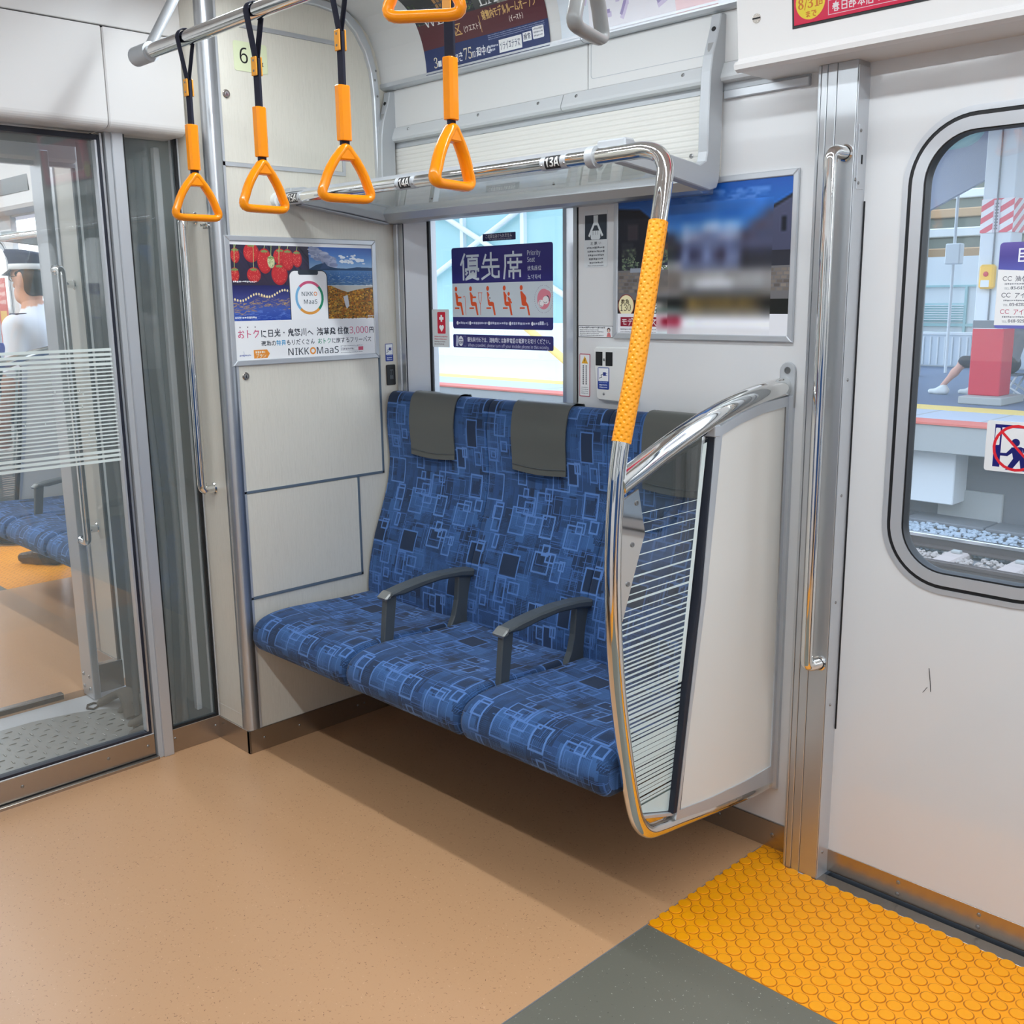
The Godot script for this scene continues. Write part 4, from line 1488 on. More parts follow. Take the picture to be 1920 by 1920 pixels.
# the vinyl cover that hangs over the top of a backrest
func head_cover(t: Node3D, x0: float, x1: float):
	var line := [Vector2(0.004, 1.12), Vector2(0.006, 1.180), Vector2(0.018, 1.1865), Vector2(0.036, 1.189), Vector2(0.056, 1.183), Vector2(0.074, 1.158), Vector2(0.085, 1.09), Vector2(0.081, 1.016), Vector2(0.080, 0.972)]
	var fine := []
	for i in line.size() - 1:
		for j in 4:
			fine.append((line[i] as Vector2).cubic_interpolate(line[i + 1], line[maxi(i - 1, 0)], line[mini(i + 2, line.size() - 1)], j / 4.0))
	fine.append(line[-1])
	var mb := MB.new().smooth(true)
	var n := fine.size()
	var cols := 8
	var grid := []
	for i in n:
		var row := []
		for c in cols + 1:
			var u := float(c) / cols
			var q: Vector2 = fine[i]
			var low := 0.006 * sin(PI * u) if i == n - 1 else 0.0
			var bow := 0.004 * (1.0 - pow(2 * u - 1, 2)) * clampf((i - 8) / 6.0, 0, 1)
			row.append(Vector3(lerpf(x0, x1, u) + (0.006 * (i / float(n)) if u < 0.5 else -0.012 * (i / float(n))), q.y - low, q.x + bow + 0.002))
		grid.append(row)
	for i in n - 1:
		for c in cols:
			mb.quad(grid[i][c], grid[i + 1][c], grid[i + 1][c + 1], grid[i][c + 1])
	# the hem and side edges give it thickness
	var t3 := Vector3(0, 0, -0.004)
	mb.smooth(false)
	for c in cols:
		mb.quad(grid[n - 1][c], grid[n - 1][c] + t3, grid[n - 1][c + 1] + t3, grid[n - 1][c + 1])
	for i in n - 1:
		mb.quad(grid[i][0], grid[i][0] + t3, grid[i + 1][0] + t3, grid[i + 1][0])
		mb.quad(grid[i][cols], grid[i + 1][cols], grid[i + 1][cols] + t3, grid[i][cols] + t3)
	var cover := part(t, "head_cover", mb, M.vinyl, "dark grey vinyl cover over the top of the backrest")
	var stitch := MB.new()
	for k in 1:
		var y := 0.992
		var a := []
		for c in cols + 1:
			var u := float(c) / cols
			a.append(Vector3(lerpf(x0 + 0.006, x1 - 0.012, u), y - 0.006 * sin(PI * u), 0.0835 + 0.004 * (1.0 - pow(2 * u - 1, 2))))
		stitch.tube(a, 0.0011, 5)
	part(cover, "hem_stitch", stitch, M.armrest_grey)


func armrest(x: float, label: String, group: String):
	var t := thing("armrest", label, "armrest", Vector3(x, 0.47, 0.35), group)
	# the pad arches from the backrest down to its bright tip
	var top := [Vector2(0.158, 0.644), Vector2(0.22, 0.652), Vector2(0.30, 0.655), Vector2(0.38, 0.651), Vector2(0.45, 0.643), Vector2(0.498, 0.634)]
	var low := [Vector2(0.500, 0.622), Vector2(0.45, 0.618), Vector2(0.38, 0.628), Vector2(0.30, 0.634), Vector2(0.22, 0.629), Vector2(0.158, 0.618)]
	var p := PackedVector2Array()
	for q in top:
		p.append(q)
	for q in low:
		p.append(q)
	part(t, "pad", MB.new().prism(p, 0, x - 0.024, x + 0.024, 0.006), M.armrest_grey)
	part(t, "tip", MB.new().prism(v2([0.498, 0.636, 0.506, 0.633, 0.524, 0.620, 0.520, 0.612, 0.500, 0.617]), 0, x - 0.023, x + 0.023, 0.004), M.armrest_tip, "worn bright front tip")
	part(t, "front_post", MB.new().prism(v2([0.512, 0.616, 0.470, 0.622, 0.494, 0.44, 0.530, 0.44]), 0, x - 0.011, x + 0.011, 0.003), M.armrest_grey)
	part(t, "rear_post", MB.new().prism(v2([0.218, 0.632, 0.160, 0.622, 0.170, 0.46, 0.262, 0.46, 0.240, 0.50, 0.226, 0.55]), 0, x - 0.011, x + 0.011, 0.003), M.armrest_grey)


func build_bench():
	var g := "priority seats on the bench under the window"
	var a := seat(0.014, 0.5335, "blue patterned priority seat with dark head cover, against the cream cabinet wall", g)
	head_cover(a, 0.150, 0.392)
	var b := seat(0.5365, 1.0385, "blue patterned priority seat with dark head cover, between the two grey armrests", g)
	head_cover(b, 0.652, 0.895)
	var c := seat(1.0415, 1.537, "blue patterned priority seat beside the steel pole and glass screen", g)
	head_cover(c, 1.170, 1.412)
	armrest(0.535, "dark grey arched armrest beside the seat at the cream wall", "armrests between the priority seats")
	armrest(1.040, "dark grey arched armrest nearest the steel pole", "armrests between the priority seats")
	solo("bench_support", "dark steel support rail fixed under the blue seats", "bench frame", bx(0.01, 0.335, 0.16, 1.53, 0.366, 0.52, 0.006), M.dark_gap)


# ---------------------------------------------------------------- the side screen and its pole
func build_screen():
	side_screen("white and glass side screen framed by a bent chrome pole with yellow grip", "side screen")


func side_screen(label: String, category: String):
	var t := thing("side_screen", label, category, Vector3(1.565, 0.2, 0.3))
	var X := 1.565
	# pole: down from the rail end, then round under the screen to the wall
	var way := [Vector3(1.335, 1.812, 0.470), Vector3(1.38, 1.8125, 0.470), Vector3(1.43, 1.813, 0.470), Vector3(1.476, 1.812, 0.471), Vector3(1.515, 1.799, 0.474), Vector3(1.538, 1.772, 0.481), Vector3(1.5465, 1.735, 0.4945), Vector3(1.553, 1.65, 0.5215)]
	var mid := [Vector3(X - 0.004, 1.42, 0.589), Vector3(X, 1.198, 0.652), Vector3(X, 1.06, 0.671), Vector3(X, 0.89, 0.676), Vector3(X, 0.69, 0.662), Vector3(X, 0.50, 0.631), Vector3(X, 0.36, 0.600), Vector3(X, 0.295, 0.576), Vector3(X, 0.258, 0.540), Vector3(X, 0.246, 0.49), Vector3(X, 0.240, 0.44), Vector3(X, 0.226, 0.33), Vector3(X, 0.210, 0.20), Vector3(X, 0.196, 0.08), Vector3(X, 0.192, 0.0)]
	part(t, "pole", MB.new().tube(smooth_path(way + mid, 5), 0.0185, 18), M.chrome)
	var grip := []
	for i in 22:
		var k := i / 21.0
		var y := lerpf(1.655, 1.198, k)
		var z: float = lerpf(0.5205, 0.6515, k)
		grip.append(Vector3(lerpf(1.553, X, clampf(k * 1.6, 0, 1)), y, z))
	part(t, "grip", MB.new().tube(grip, 0.0212, 24), M.grip_yellow, "dimpled yellow grip sleeve")
	# the wide oval arm from the pole up to the wall
	var arm := smooth_path([Vector3(X, 1.108, 0.662), Vector3(X, 1.135, 0.585), Vector3(X, 1.166, 0.500), Vector3(X, 1.196, 0.408), Vector3(X, 1.224, 0.310), Vector3(X, 1.247, 0.205), Vector3(X, 1.262, 0.105), Vector3(X, 1.270, 0.0)], 6)
	part(t, "arm", MB.new().tube(arm, 0.0215, 20, true, 0.0275), M.chrome)
	var fl := PackedVector2Array()
	for i in 9:
		var a := PI * i / 8.0
		fl.append(Vector2(1.573 + cos(a) * 0.0225, 1.312 + sin(a) * 0.0225))
	fl.append(Vector2(1.5505, 1.22))
	fl.append(Vector2(1.5955, 1.22))
	var plate := part(t, "wall_flange", MB.new().prism(fl, 2, 0.0, 0.007, 0.002, true), M.satin_grey)
	part(plate, "bolt", MB.new().lathe(Vector3(1.573, 1.314, 0.007), Vector3(0, 0, 1), [Vector2(0.0085, 0), Vector2(0.0085, 0.002), Vector2(0.005, 0.002), Vector2(0.005, 0.0005), Vector2(0, 0.0005)], 14), M.screw)
	part(plate, "wall_channel", bx(1.550, 0.18, 0.0, 1.594, 1.25, 0.012, 0.001), M.aluminium)
	# white board with its aluminium edging
	var ob := v2([0.328, 1.196, 0.226, 1.224, 0.130, 1.241, 0.010, 1.250, 0.010, 0.200, 0.142, 0.213, 0.313, 0.232, 0.452, 0.257, 0.438, 0.340, 0.405, 0.560, 0.370, 0.790])
	var ib := v2([0.303, 1.180, 0.226, 1.200, 0.130, 1.216, 0.024, 1.224, 0.024, 0.250, 0.142, 0.250, 0.313, 0.262, 0.438, 0.278, 0.419, 0.400, 0.388, 0.580, 0.350, 0.800])
	var board := part(t, "board", MB.new().prism(ob, 0, 1.548, 1.580, 0.002), M.warm_white)
	part(board, "edging", MB.new().ring(ob, ib, 0, 1.546, 1.5835), M.aluminium)
	part(board, "corner_cap", bx(1.547, 1.178, 0.312, 1.585, 1.205, 0.334, 0.002), M.aluminium)
	# glass with its seal and the lower bead
	var gl := v2([0.600, 1.092, 0.50, 1.130, 0.40, 1.158, 0.322, 1.178, 0.360, 0.800, 0.400, 0.560, 0.440, 0.278, 0.585, 0.320, 0.640, 0.560, 0.662, 0.800, 0.662, 1.00])
	part(t, "pane", MB.new().prism(gl, 0, 1.561, 1.566), M.screen_glass)
	part(t, "upright_seal", MB.new().prism(v2([0.330, 1.180, 0.312, 1.178, 0.352, 0.800, 0.392, 0.560, 0.432, 0.270, 0.462, 0.276, 0.422, 0.565, 0.380, 0.800]), 0, 1.553, 1.582, 0.002), M.navy_seal)
	part(t, "inner_bead", MB.new().prism(v2([0.356, 1.163, 0.342, 1.166, 0.392, 0.800, 0.420, 0.600, 0.434, 0.600, 0.404, 0.800]), 0, 1.5665, 1.568), M.frost_line)
	part(t, "lower_bead", MB.new().prism(v2([0.590, 0.318, 0.44, 0.270, 0.44, 0.262, 0.594, 0.310]), 0, 1.552, 1.576, 0.001), M.aluminium)
	# etched bands: thin and sparse near the top, closing to an even frost below
	var etch := MB.new()
	var left := func(y: float) -> float:
		var l := [Vector2(0.594, 0.318), Vector2(0.625, 0.45), Vector2(0.645, 0.60), Vector2(0.656, 0.80), Vector2(0.655, 1.06)]
		for i in l.size() - 1:
			if y <= l[i + 1].y:
				return lerpf(l[i].x, l[i + 1].x, clampf((y - l[i].y) / (l[i + 1].y - l[i].y), 0, 1))
		return 0.655
	var right := func(y: float) -> float:
		return lerpf(0.448, 0.338, clampf((y - 0.278) / 0.90, 0, 1)) + 0.012 * sin(PI * clampf((y - 0.278) / 0.9, 0, 1))
	var rng := RandomNumberGenerator.new()
	rng.seed = 8
	var y := 1.035
	while y > 0.34:
		var k := clampf((1.035 - y) / 0.56, 0, 1)
		var pitch := lerpf(0.024, 0.0115, minf(1.0, k * 1.5)) * rng.randf_range(0.75, 1.25)
		var th := pitch * lerpf(0.07, 0.90, pow(k, 1.5)) * rng.randf_range(0.7, 1.1)
		th = minf(th, pitch * 0.93)
		var a := Vector2(left.call(y), y)
		var b := Vector2(right.call(y), y)
		etch.quad(Vector3(1.5667, a.y - th, left.call(y - th)), Vector3(1.5667, b.y - th, right.call(y - th)), Vector3(1.5667, b.y, b.x), Vector3(1.5667, a.y, a.x))
		y -= pitch
	etch.quad(Vector3(1.5667, 0.322, left.call(0.322)), Vector3(1.5667, 0.275, 0.448), Vector3(1.5667, y + 0.006, right.call(y)), Vector3(1.5667, y + 0.006, left.call(y)))
	part(t, "etched_bands", etch, M.frosted)
	# polished bracket plate between pole and glass
	var br := part(t, "bracket_plate", MB.new().prism(v2([0.655, 1.075, 0.600, 1.092, 0.575, 0.99, 0.612, 0.90, 0.650, 0.803, 0.665, 0.81, 0.668, 0.95]), 0, 1.568, 1.573, 0.001), M.mirror_steel)
	for q in [Vector2(0.607, 1.062), Vector2(0.620, 0.971), Vector2(0.634, 0.885)]:
		part(br, "screw", MB.new().lathe(Vector3(1.573, q.y, q.x), Vector3(1, 0, 0), [Vector2(0.006, 0), Vector2(0.0055, 0.002), Vector2(0.003, 0.002), Vector2(0.0025, 0.0005), Vector2(0, 0.0005)], 12), M.screw)
	var lo := part(t, "lower_plate", MB.new().prism(v2([0.575, 0.308, 0.452, 0.268, 0.452, 0.245, 0.53, 0.258]), 0, 1.560, 1.566), M.mirror_steel)
	for q in [Vector2(0.54, 0.276), Vector2(0.475, 0.262)]:
		part(lo, "screw", MB.new().lathe(Vector3(1.566, q.y, q.x), Vector3(1, 0, 0), [Vector2(0.005, 0), Vector2(0.0045, 0.002), Vector2(0, 0.002)], 10), M.screw)
	return t


# ---------------------------------------------------------------- luggage rack
func rack_bracket(t: Node3D, x0: float, x1: float):
	var o := v2([0.0, 2.188, 0.031, 2.185, 0.036, 2.160, 0.048, 2.125, 0.062, 2.085, 0.070, 2.045, 0.075, 1.93, 0.075, 1.855, 0.080, 1.832, 0.104, 1.821, 0.233, 1.836, 0.389, 1.856, 0.440, 1.850, 0.446, 1.812, 0.404, 1.803, 0.212, 1.783, 0.059, 1.762, 0.030, 1.770, 0.020, 1.792, 0.014, 1.894, 0.013, 2.06, 0.0, 2.092])
	part(t, "bracket", MB.new().prism(o, 0, x0, x1, 0.0025), M.satin_grey)
	var hollow := PackedVector2Array()
	for i in 14:
		var a := TAU * i / 14
		hollow.append(Vector2((x0 + x1) / 2 + cos(a) * (x1 - x0) * 0.30, 2.128 + sin(a) * 0.036))
	var br := t.get_child(t.get_child_count() - 1)
	# the scooped finger hollow in the bracket head
	var m := MB.new()
	for i in hollow.size():
		var j := (i + 1) % hollow.size()
		var f := func(q: Vector2) -> Vector3: return Vector3(q.x, q.y, 0.0515 - (q.y - 2.115) * 0.36)
		m.tri(f.call(Vector2((x0 + x1) / 2, 2.128)), f.call(hollow[i]), f.call(hollow[j]))
	part(br, "hollow", m, M.grey_plastic)
	part(br, "bolt", MB.new().lathe(Vector3((x0 + x1) / 2, 2.148, 0.038), Vector3(0, 0.3, 1), [Vector2(0.006, 0), Vector2(0.006, 0.004), Vector2(0.003, 0.004), Vector2(0, 0.002)], 12), M.black_plastic)


func build_rack():
	var t := thing("luggage_rack", "glass luggage rack on grey brackets above the window", "luggage rack", Vector3(0.68, 1.76, 0.0))
	rack_bracket(t, 1.332, 1.362)
	rack_bracket(t, 0.006, 0.038)
	var slope := func(z: float) -> float: return 1.772 + (z - 0.06) * 0.118
	part(t, "shelf_pane", MB.new().prism(PackedVector2Array([Vector2(0.065, slope.call(0.065) + 0.014), Vector2(0.445, slope.call(0.445) + 0.014), Vector2(0.445, slope.call(0.445) + 0.020), Vector2(0.065, slope.call(0.065) + 0.020)]), 0, 0.036, 1.334), M.shelf_glass)
	part(t, "rear_rail", MB.new().prism(v2([0.0, 1.757, 0.050, 1.757, 0.066, 1.764, 0.076, 1.786, 0.070, 1.802, 0.0, 1.806]), 0, 0.004, 1.334, 0.002), M.brushed)
	part(t, "front_rail", MB.new().prism(v2([0.428, 1.814, 0.462, 1.818, 0.462, 1.838, 0.428, 1.838]), 0, 0.036, 1.334, 0.002), M.aluminium)
	part(t, "side_rail", MB.new().prism(v2([0.05, 1.757, 0.40, 1.802, 0.40, 1.832, 0.05, 1.792]), 0, 0.0, 0.022, 0.002), M.aluminium)
	part(t, "side_rail_lip", MB.new().prism(v2([0.05, 1.753, 0.40, 1.799, 0.40, 1.804, 0.05, 1.759]), 0, 0.0, 0.034, 0.001), M.satin_grey)
	for x in [0.44, 0.95]:
		part(t, "shelf_stud", MB.new().lathe(Vector3(x, slope.call(0.2) + 0.0135, 0.2), Vector3(0, -1, 0), [Vector2(0.004, 0), Vector2(0.003, 0.003), Vector2(0, 0.003)], 10), M.screw)


func build_rail_and_straps():
	var r := thing("grab_rail", "chrome grab rail with seat number clips along the front of the luggage rack", "grab rail", Vector3(0.66, 1.812, 0.47))
	part(r, "tube", MB.new().tube([Vector3(0.004, 1.812, 0.470), Vector3(1.336, 1.812, 0.470)], 0.0160, 18), M.chrome)
	var ring := func(x0: float, x1: float): return MB.new().tube([Vector3(x0, 1.812, 0.470), Vector3(x1, 1.812, 0.470)], 0.0245, 22)
	part(r, "collar", ring.call(1.318, 1.340), M.satin_grey)
	part(r, "collar", ring.call(0.0, 0.022), M.white_plastic)
	part(r, "collar_block", bx(1.336, 1.813, 0.436, 1.42, 1.846, 0.472, 0.004), M.satin_grey)
	part(r, "collar_block", bx(0.02, 1.813, 0.436, 0.14, 1.838, 0.462, 0.004), M.satin_grey)
	# number clips
	var names := ["15A", "14A", "13A"]
	var xs := [0.113, 0.660, 1.212]
	for i in 3:
		var k := part(r, "number_clip", MB.new().tube([Vector3(xs[i] - 0.040, 1.812, 0.470), Vector3(xs[i] + 0.040, 1.812, 0.470)], 0.0172, 18), M.aluminium)
		for s in [-0.036, 0.036]:
			part(k, "rivet", MB.new().lathe(Vector3(xs[i] + s, 1.806, 0.4865), Vector3(0.1, 0, 1), [Vector2(0.0035, 0), Vector2(0.002, 0.0015), Vector2(0, 0.0015)], 8), M.screw)
		var p := Pic.new(192, 120, rgb8(26, 24, 26))
		var e := p.latin(names[i], 0, 0, 80, Color(0, 0, 0, 0), "Droid Sans", 700, 0.95)
		p.latin(names[i], 96 - e / 2, 98, 80, rgb8(236, 234, 228), "Droid Sans", 700, 0.95)
		# the label wraps the tube
		var mb := MB.new().smooth(true)
		for s in 8:
			var a0 := deg_to_rad(lerpf(-52, 58, s / 8.0))
			var a1 := deg_to_rad(lerpf(-52, 58, (s + 1) / 8.0))
			var f := func(x: float, a: float) -> Vector3: return Vector3(x, 1.812 - sin(a) * 0.0176, 0.470 + cos(a) * 0.0176)
			mb.quad(f.call(xs[i] - 0.024, a0), f.call(xs[i] - 0.024, a1), f.call(xs[i] + 0.024, a1), f.call(xs[i] + 0.024, a0), Vector2(0, s / 8.0), Vector2(0, (s + 1) / 8.0), Vector2(1, (s + 1) / 8.0), Vector2(1, s / 8.0))
		part(k, "number_plate", mb, print_mat("number_" + names[i], p.tex(), 0.4), "black plate with white seat number " + names[i])

	# overhead bar for the hanging straps
	var b := thing("strap_bar", "overhead chrome bar that the orange straps hang from", "bar", Vector3(1.6, 2.131, 1.0))
	part(b, "tube", MB.new().tube([Vector3(0.265, 2.131, 1.0), Vector3(3.2, 2.131, 1.0)], 0.0178, 18), M.chrome)
	part(b, "end_cap", MB.new().tube([Vector3(0.205, 2.131, 1.0), Vector3(0.288, 2.131, 1.0)], 0.0245, 20), M.satin_grey)
	part(b, "hanger", MB.new().tube([Vector3(0.262, 2.140, 0.995), Vector3(0.262, ROOF, 0.815)], 0.023, 10, true, 0.012), M.satin_grey)
	part(b, "hanger", MB.new().tube([Vector3(3.0, 2.140, 0.995), Vector3(3.0, ROOF, 0.815)], 0.023, 10, true, 0.012), M.satin_grey)
	var w := ["nearest the gangway fascia", "in front of the car number sign", "third along from the gangway", "in front of the rack, fourth along"]
	var proto := strap("hanging_strap", "orange triangular hand strap " + w[0], "orange hand straps over the priority seats", M.orange_plastic, 0.0)
	var at := [0.468, 0.785, 1.106, 1.440]
	for i in 4:
		var s: Node3D = proto if i == 0 else proto.duplicate()
		if i > 0:
			s.name = numbered("hanging_strap")
			add_child(s)
			s.set_meta("label", "orange triangular hand strap " + w[i])
		s.position = Vector3(at[i], 2.131, 1.0)
		s.rotation_degrees.y = [0.0, 6.0, -4.0, 15.0][i]
	var high := strap("hanging_strap", "orange hand strap of which only the bottom edge shows at the top of the view", "", M.orange_plastic, 0.105)
	high.position = Vector3(1.607, 2.255, 1.2)
	high.rotation_degrees.y = -52
	var c := thing("strap_bar", "short overhead bar across the car by the door", "bar", Vector3(1.607, 2.255, 1.4))
	part(c, "tube", MB.new().tube([Vector3(1.607, 2.255, 1.02), Vector3(1.607, 2.255, 1.75)], 0.0178, 14), M.chrome)
	part(c, "hanger", MB.new().tube([Vector3(1.607, 2.26, 1.75), Vector3(1.607, ROOF, 1.75)], 0.012, 10), M.satin_grey)
	part(c, "hanger", MB.new().tube([Vector3(1.607, 2.26, 1.02), Vector3(1.607, ROOF, 1.02)], 0.012, 10), M.satin_grey)
	var grey := strap("hanging_strap", "grey hand strap hanging in front of the pink poster", "", M.grey_plastic, 0.205)
	grey.position = Vector3(1.775, 2.131, 1.0)
	grey.rotation_degrees.y = 19


# one strap hanging from a bar that runs along x at its origin; cut shortens the belt
func strap(called: String, label: String, group: String, m: Material, cut: float) -> Node3D:
	var keep := flip
	flip = false
	var t := thing(called, label, "strap", Vector3.ZERO, group)
	var belt := MB.new()
	var k := 0.098 - cut * 0.3
	var clip := part_belt(belt, k)
	part(t, "belt", belt, M.webbing)
	var y0 := -0.200 + cut
	var low := MB.new()
	low.box(Vector3(-0.0035, y0 - 0.135, -0.0105), Vector3(0.0035, y0 - 0.095, 0.0105), 0.001)
	if cut < 0.15:
		part(t, "middle_belt", bx(-0.0105, y0 - 0.02, -0.0035, 0.0105, -k, 0.0035, 0.001), M.webbing)
	part(t, "lower_belt", low, M.webbing)
	for s in [-1.0, 1.0]:
		var cp := part(t, "clip", bx(-0.009, -k - 0.036, s * 0.0072 - 0.002, 0.009, -k + 0.004, s * 0.0072 + 0.002, 0.0018), M.orange_dull)
		for y in [-0.006, -0.028]:
			part(cp, "rivet", MB.new().lathe(Vector3(0, -k + y + 0.002, s * 0.0092), Vector3(0, 0, s), [Vector2(0.003, 0), Vector2(0.002, 0.0012), Vector2(0, 0.0012)], 8), M.screw)
	var sleeve := v2([-0.0125, -0.0075, -0.0075, -0.0125, 0.0075, -0.0125, 0.0125, -0.0075, 0.0125, 0.0075, 0.0075, 0.0125, -0.0075, 0.0125, -0.0125, 0.0075])
	for i in sleeve.size():
		sleeve[i] = Vector2(sleeve[i].x * 0.9, sleeve[i].y * 1.12)
	part(t, "sleeve", MB.new().prism(sleeve, 1, y0 - 0.108, y0, 0.001), m)
	# the triangular handle, hanging in the plane across the bar
	var top := y0 - 0.113
	var corner := [Vector3(0, top, 0), Vector3(0, top - 0.110, 0.069), Vector3(0, top - 0.110, -0.069)]
	var path := []
	var rr := [0.020, 0.030, 0.030]
	for i in 3:
		var p: Vector3 = corner[i]
		var a: Vector3 = p + ((corner[(i + 2) % 3] as Vector3) - p).normalized() * rr[i]
		var b: Vector3 = p + ((corner[(i + 1) % 3] as Vector3) - p).normalized() * rr[i]
		for j in 7:
			var u := j / 6.0
			path.append(a * (1 - u) * (1 - u) + p * 2 * u * (1 - u) + b * u * u)
		if i != 1:
			# the long sides bow out a little
			var n0: Vector3 = b
			var n1: Vector3 = (corner[(i + 1) % 3] as Vector3) + (p - (corner[(i + 1) % 3] as Vector3)).normalized() * rr[(i + 1) % 3]
			var side := signf((n0 + n1).z)
			for j in [0.25, 0.5, 0.75]:
				path.append(n0.lerp(n1, j) + Vector3(0, 0.0015, side * 0.0045 * sin(PI * j)))
	var handle := part(t, "handle", MB.new().tube(path, 0.0132, 14, false, 0.0092, Vector3(0, 0, 0), true), m)
	part(handle, "slot_block", MB.new().prism(v2([-0.007, top - 0.010, 0.007, top - 0.010, 0.021, top - 0.034, -0.021, top - 0.034]), 0, -0.0115, 0.0115, 0.003), m)
	flip = keep
	return t


func part_belt(belt: MB, k: float) -> float:
	# two flat legs that pass over the bar and meet k below it
	var loop := []
	loop.append(Vector3(0, -k, 0.002))
	for i in 9:
		var a := PI * i / 8.0
		loop.append(Vector3(0, sin(a) * 0.0205 + 0.001, cos(a) * 0.0212))
	loop.append(Vector3(0, -k, -0.002))
	belt.tube(loop, 0.0016, 8, true, 0.0105, Vector3.RIGHT)
	return k


# ---------------------------------------------------------------- posters, signs and stickers
func paint_travel() -> Pic:
	var p := Pic.new(1060, 728, rgb8(250, 250, 250))
	var rng := RandomNumberGenerator.new()
	rng.seed = 41
	# strawberries hanging over dark sheeting
	p.rect(0, 26, 560, 268, rgb8(58, 52, 72))
	for i in 30:
		var x := rng.randf_range(0, 560)
		p.seg(Vector2(x, 26 + rng.randf() * 60), Vector2(x + rng.randf_range(60, 160), 150 + rng.randf() * 110), rng.randf_range(3, 12), rgb8(70, 66, 96).lerp(rgb8(38, 34, 50), rng.randf()))
	for q in [[40, 90, 30, 46, 0], [150, 72, 54, 58, 0], [240, 120, 52, 76, 0], [350, 92, 48, 50, 0], [405, 110, 46, 66, 0], [472, 104, 36, 52, 0], [30, 205, 30, 44, 0], [160, 205, 48, 46, 0], [340, 200, 58, 66, 0], [285, 125, 26, 38, 1]]:
		var red := rgb8(206, 52, 58) if q[4] == 0 else rgb8(214, 220, 170)
		p.oval(q[0], q[1], q[2], q[3], red.darkened(0.12))
		p.oval(q[0] - 3, q[1] - 4, q[2] * 0.88, q[3] * 0.88, red)
		for i in 34:
			var a := rng.randf() * TAU
			var d := sqrt(rng.randf()) * 0.85
			p.oval(q[0] + cos(a) * d * q[2], q[1] + sin(a) * d * q[3], 1.6, 2.4, rgb8(240, 150, 120) if q[4] == 0 else rgb8(120, 140, 80))
		for i in 7:
			var a := PI + PI * i / 6.0
			p.seg(Vector2(q[0], q[1] - q[3] * 0.85), Vector2(q[0] + cos(a) * 22, q[1] - q[3] * 0.85 - sin(a) * 9 + 6), 5, rgb8(128, 156, 92))
		p.seg(Vector2(q[0], q[1] - q[3]), Vector2(q[0] + 6, 26), 4, rgb8(178, 196, 120))
	p.rect(0, 0, 1060, 26, rgb8(250, 250, 250))
	# the lake under a blue sky
	p.fade(560, 26, 1060, 165, [rgb8(44, 92, 176), rgb8(92, 142, 208), rgb8(168, 200, 228)])
	for i in 90:
		var t := rng.randf()
		p.oval(580 + t * 170, 50 + t * 70 + rng.randf_range(-26, 40), rng.randf_range(10, 34), rng.randf_range(5, 13), rgb8(196, 204, 226).lerp(rgb8(140, 150, 186), rng.randf()))
	for i in 34:
		p.oval(rng.randf_range(800, 1000), rng.randf_range(70, 128), rng.randf_range(6, 22), rng.randf_range(3, 8), rgb8(238, 242, 248))
	p.shape([560, 165, 610, 140, 660, 128, 720, 150, 780, 158, 850, 160, 930, 150, 1060, 152, 1060, 176, 560, 176], rgb8(48, 78, 112))
	p.shape([640, 165, 675, 120, 720, 160], rgb8(62, 88, 128))
	p.fade(560, 172, 1060, 270, [rgb8(88, 132, 184), rgb8(60, 108, 168), rgb8(86, 122, 158)])
	for i in 260:
		var y := rng.randf_range(180, 268)
		var l := (y - 170) * 0.25
		var x := rng.randf_range(560, 1050)
		p.rect(x, y, x + l, y + 2, rgb8(190, 210, 226).lerp(rgb8(52, 84, 112), rng.randf()))
	# night lights by the river
	p.fade(0, 268, 420, 482, [rgb8(40, 42, 96), rgb8(66, 72, 136), rgb8(70, 96, 178), rgb8(44, 76, 170)])
	for i in 170:
		var t := rng.randf()
		var x := t * 420
		var y := 372 - t * 34 + rng.randf_range(-14, 60) + 18 * sin(t * 9)
		p.seg(Vector2(x, y), Vector2(x + rng.randf_range(8, 40), y - rng.randf_range(-8, 12)), rng.randf_range(1.5, 5), rgb8(206, 168, 108).lerp(rgb8(96, 92, 140), rng.randf()))
	for i in 22:
		var x := 20.0 + i * 18.5
		p.oval(x, 352 - i * 2.2 + 14 * sin(i * 0.6), 6, 8, rgb8(255, 236, 180))
	for i in 60:
		var x := rng.randf() * 400
		var y := rng.randf_range(420, 480)
		p.seg(Vector2(x, y), Vector2(x + rng.randf_range(10, 44), y + rng.randf_range(-5, 5)), 2.5, rgb8(104, 136, 210))
	# autumn hillside with a waterfall
	p.rect(640, 270, 1060, 482, rgb8(156, 104, 36))
	for i in 1100:
		var x := rng.randf_range(640, 1060)
		var y := rng.randf_range(272, 482)
		var c := [rgb8(206, 138, 40), rgb8(178, 98, 26), rgb8(120, 84, 34), rgb8(222, 168, 60), rgb8(88, 70, 36), rgb8(170, 140, 60)]
		p.oval(x, y, rng.randf_range(3, 9), rng.randf_range(2, 6), c[rng.randi() % 6])
	p.shape([720, 270, 790, 296, 850, 312, 900, 300, 1000, 285, 1060, 280, 1060, 270], rgb8(196, 196, 190))
	p.shape([812, 340, 848, 330, 858, 400, 838, 420, 826, 396], rgb8(214, 216, 220))
	p.shape([560, 268, 1060, 268, 1060, 270, 560, 270], rgb8(250, 250, 250))
	# the phone
	p.rbox(404, 172, 694, 600, 44, rgb8(60, 64, 70))
	p.rbox(410, 178, 688, 600, 38, rgb8(252, 252, 252))
	p.rect(400, 482, 700, 620, rgb8(250, 250, 250))
	p.rbox(474, 170, 624, 202, 12, rgb8(54, 62, 70))
	var arcs := [[-135, -45, rgb8(212, 88, 124)], [-45, 45, rgb8(40, 142, 104)], [45, 135, rgb8(238, 164, 72)], [135, 225, rgb8(128, 186, 226)]]
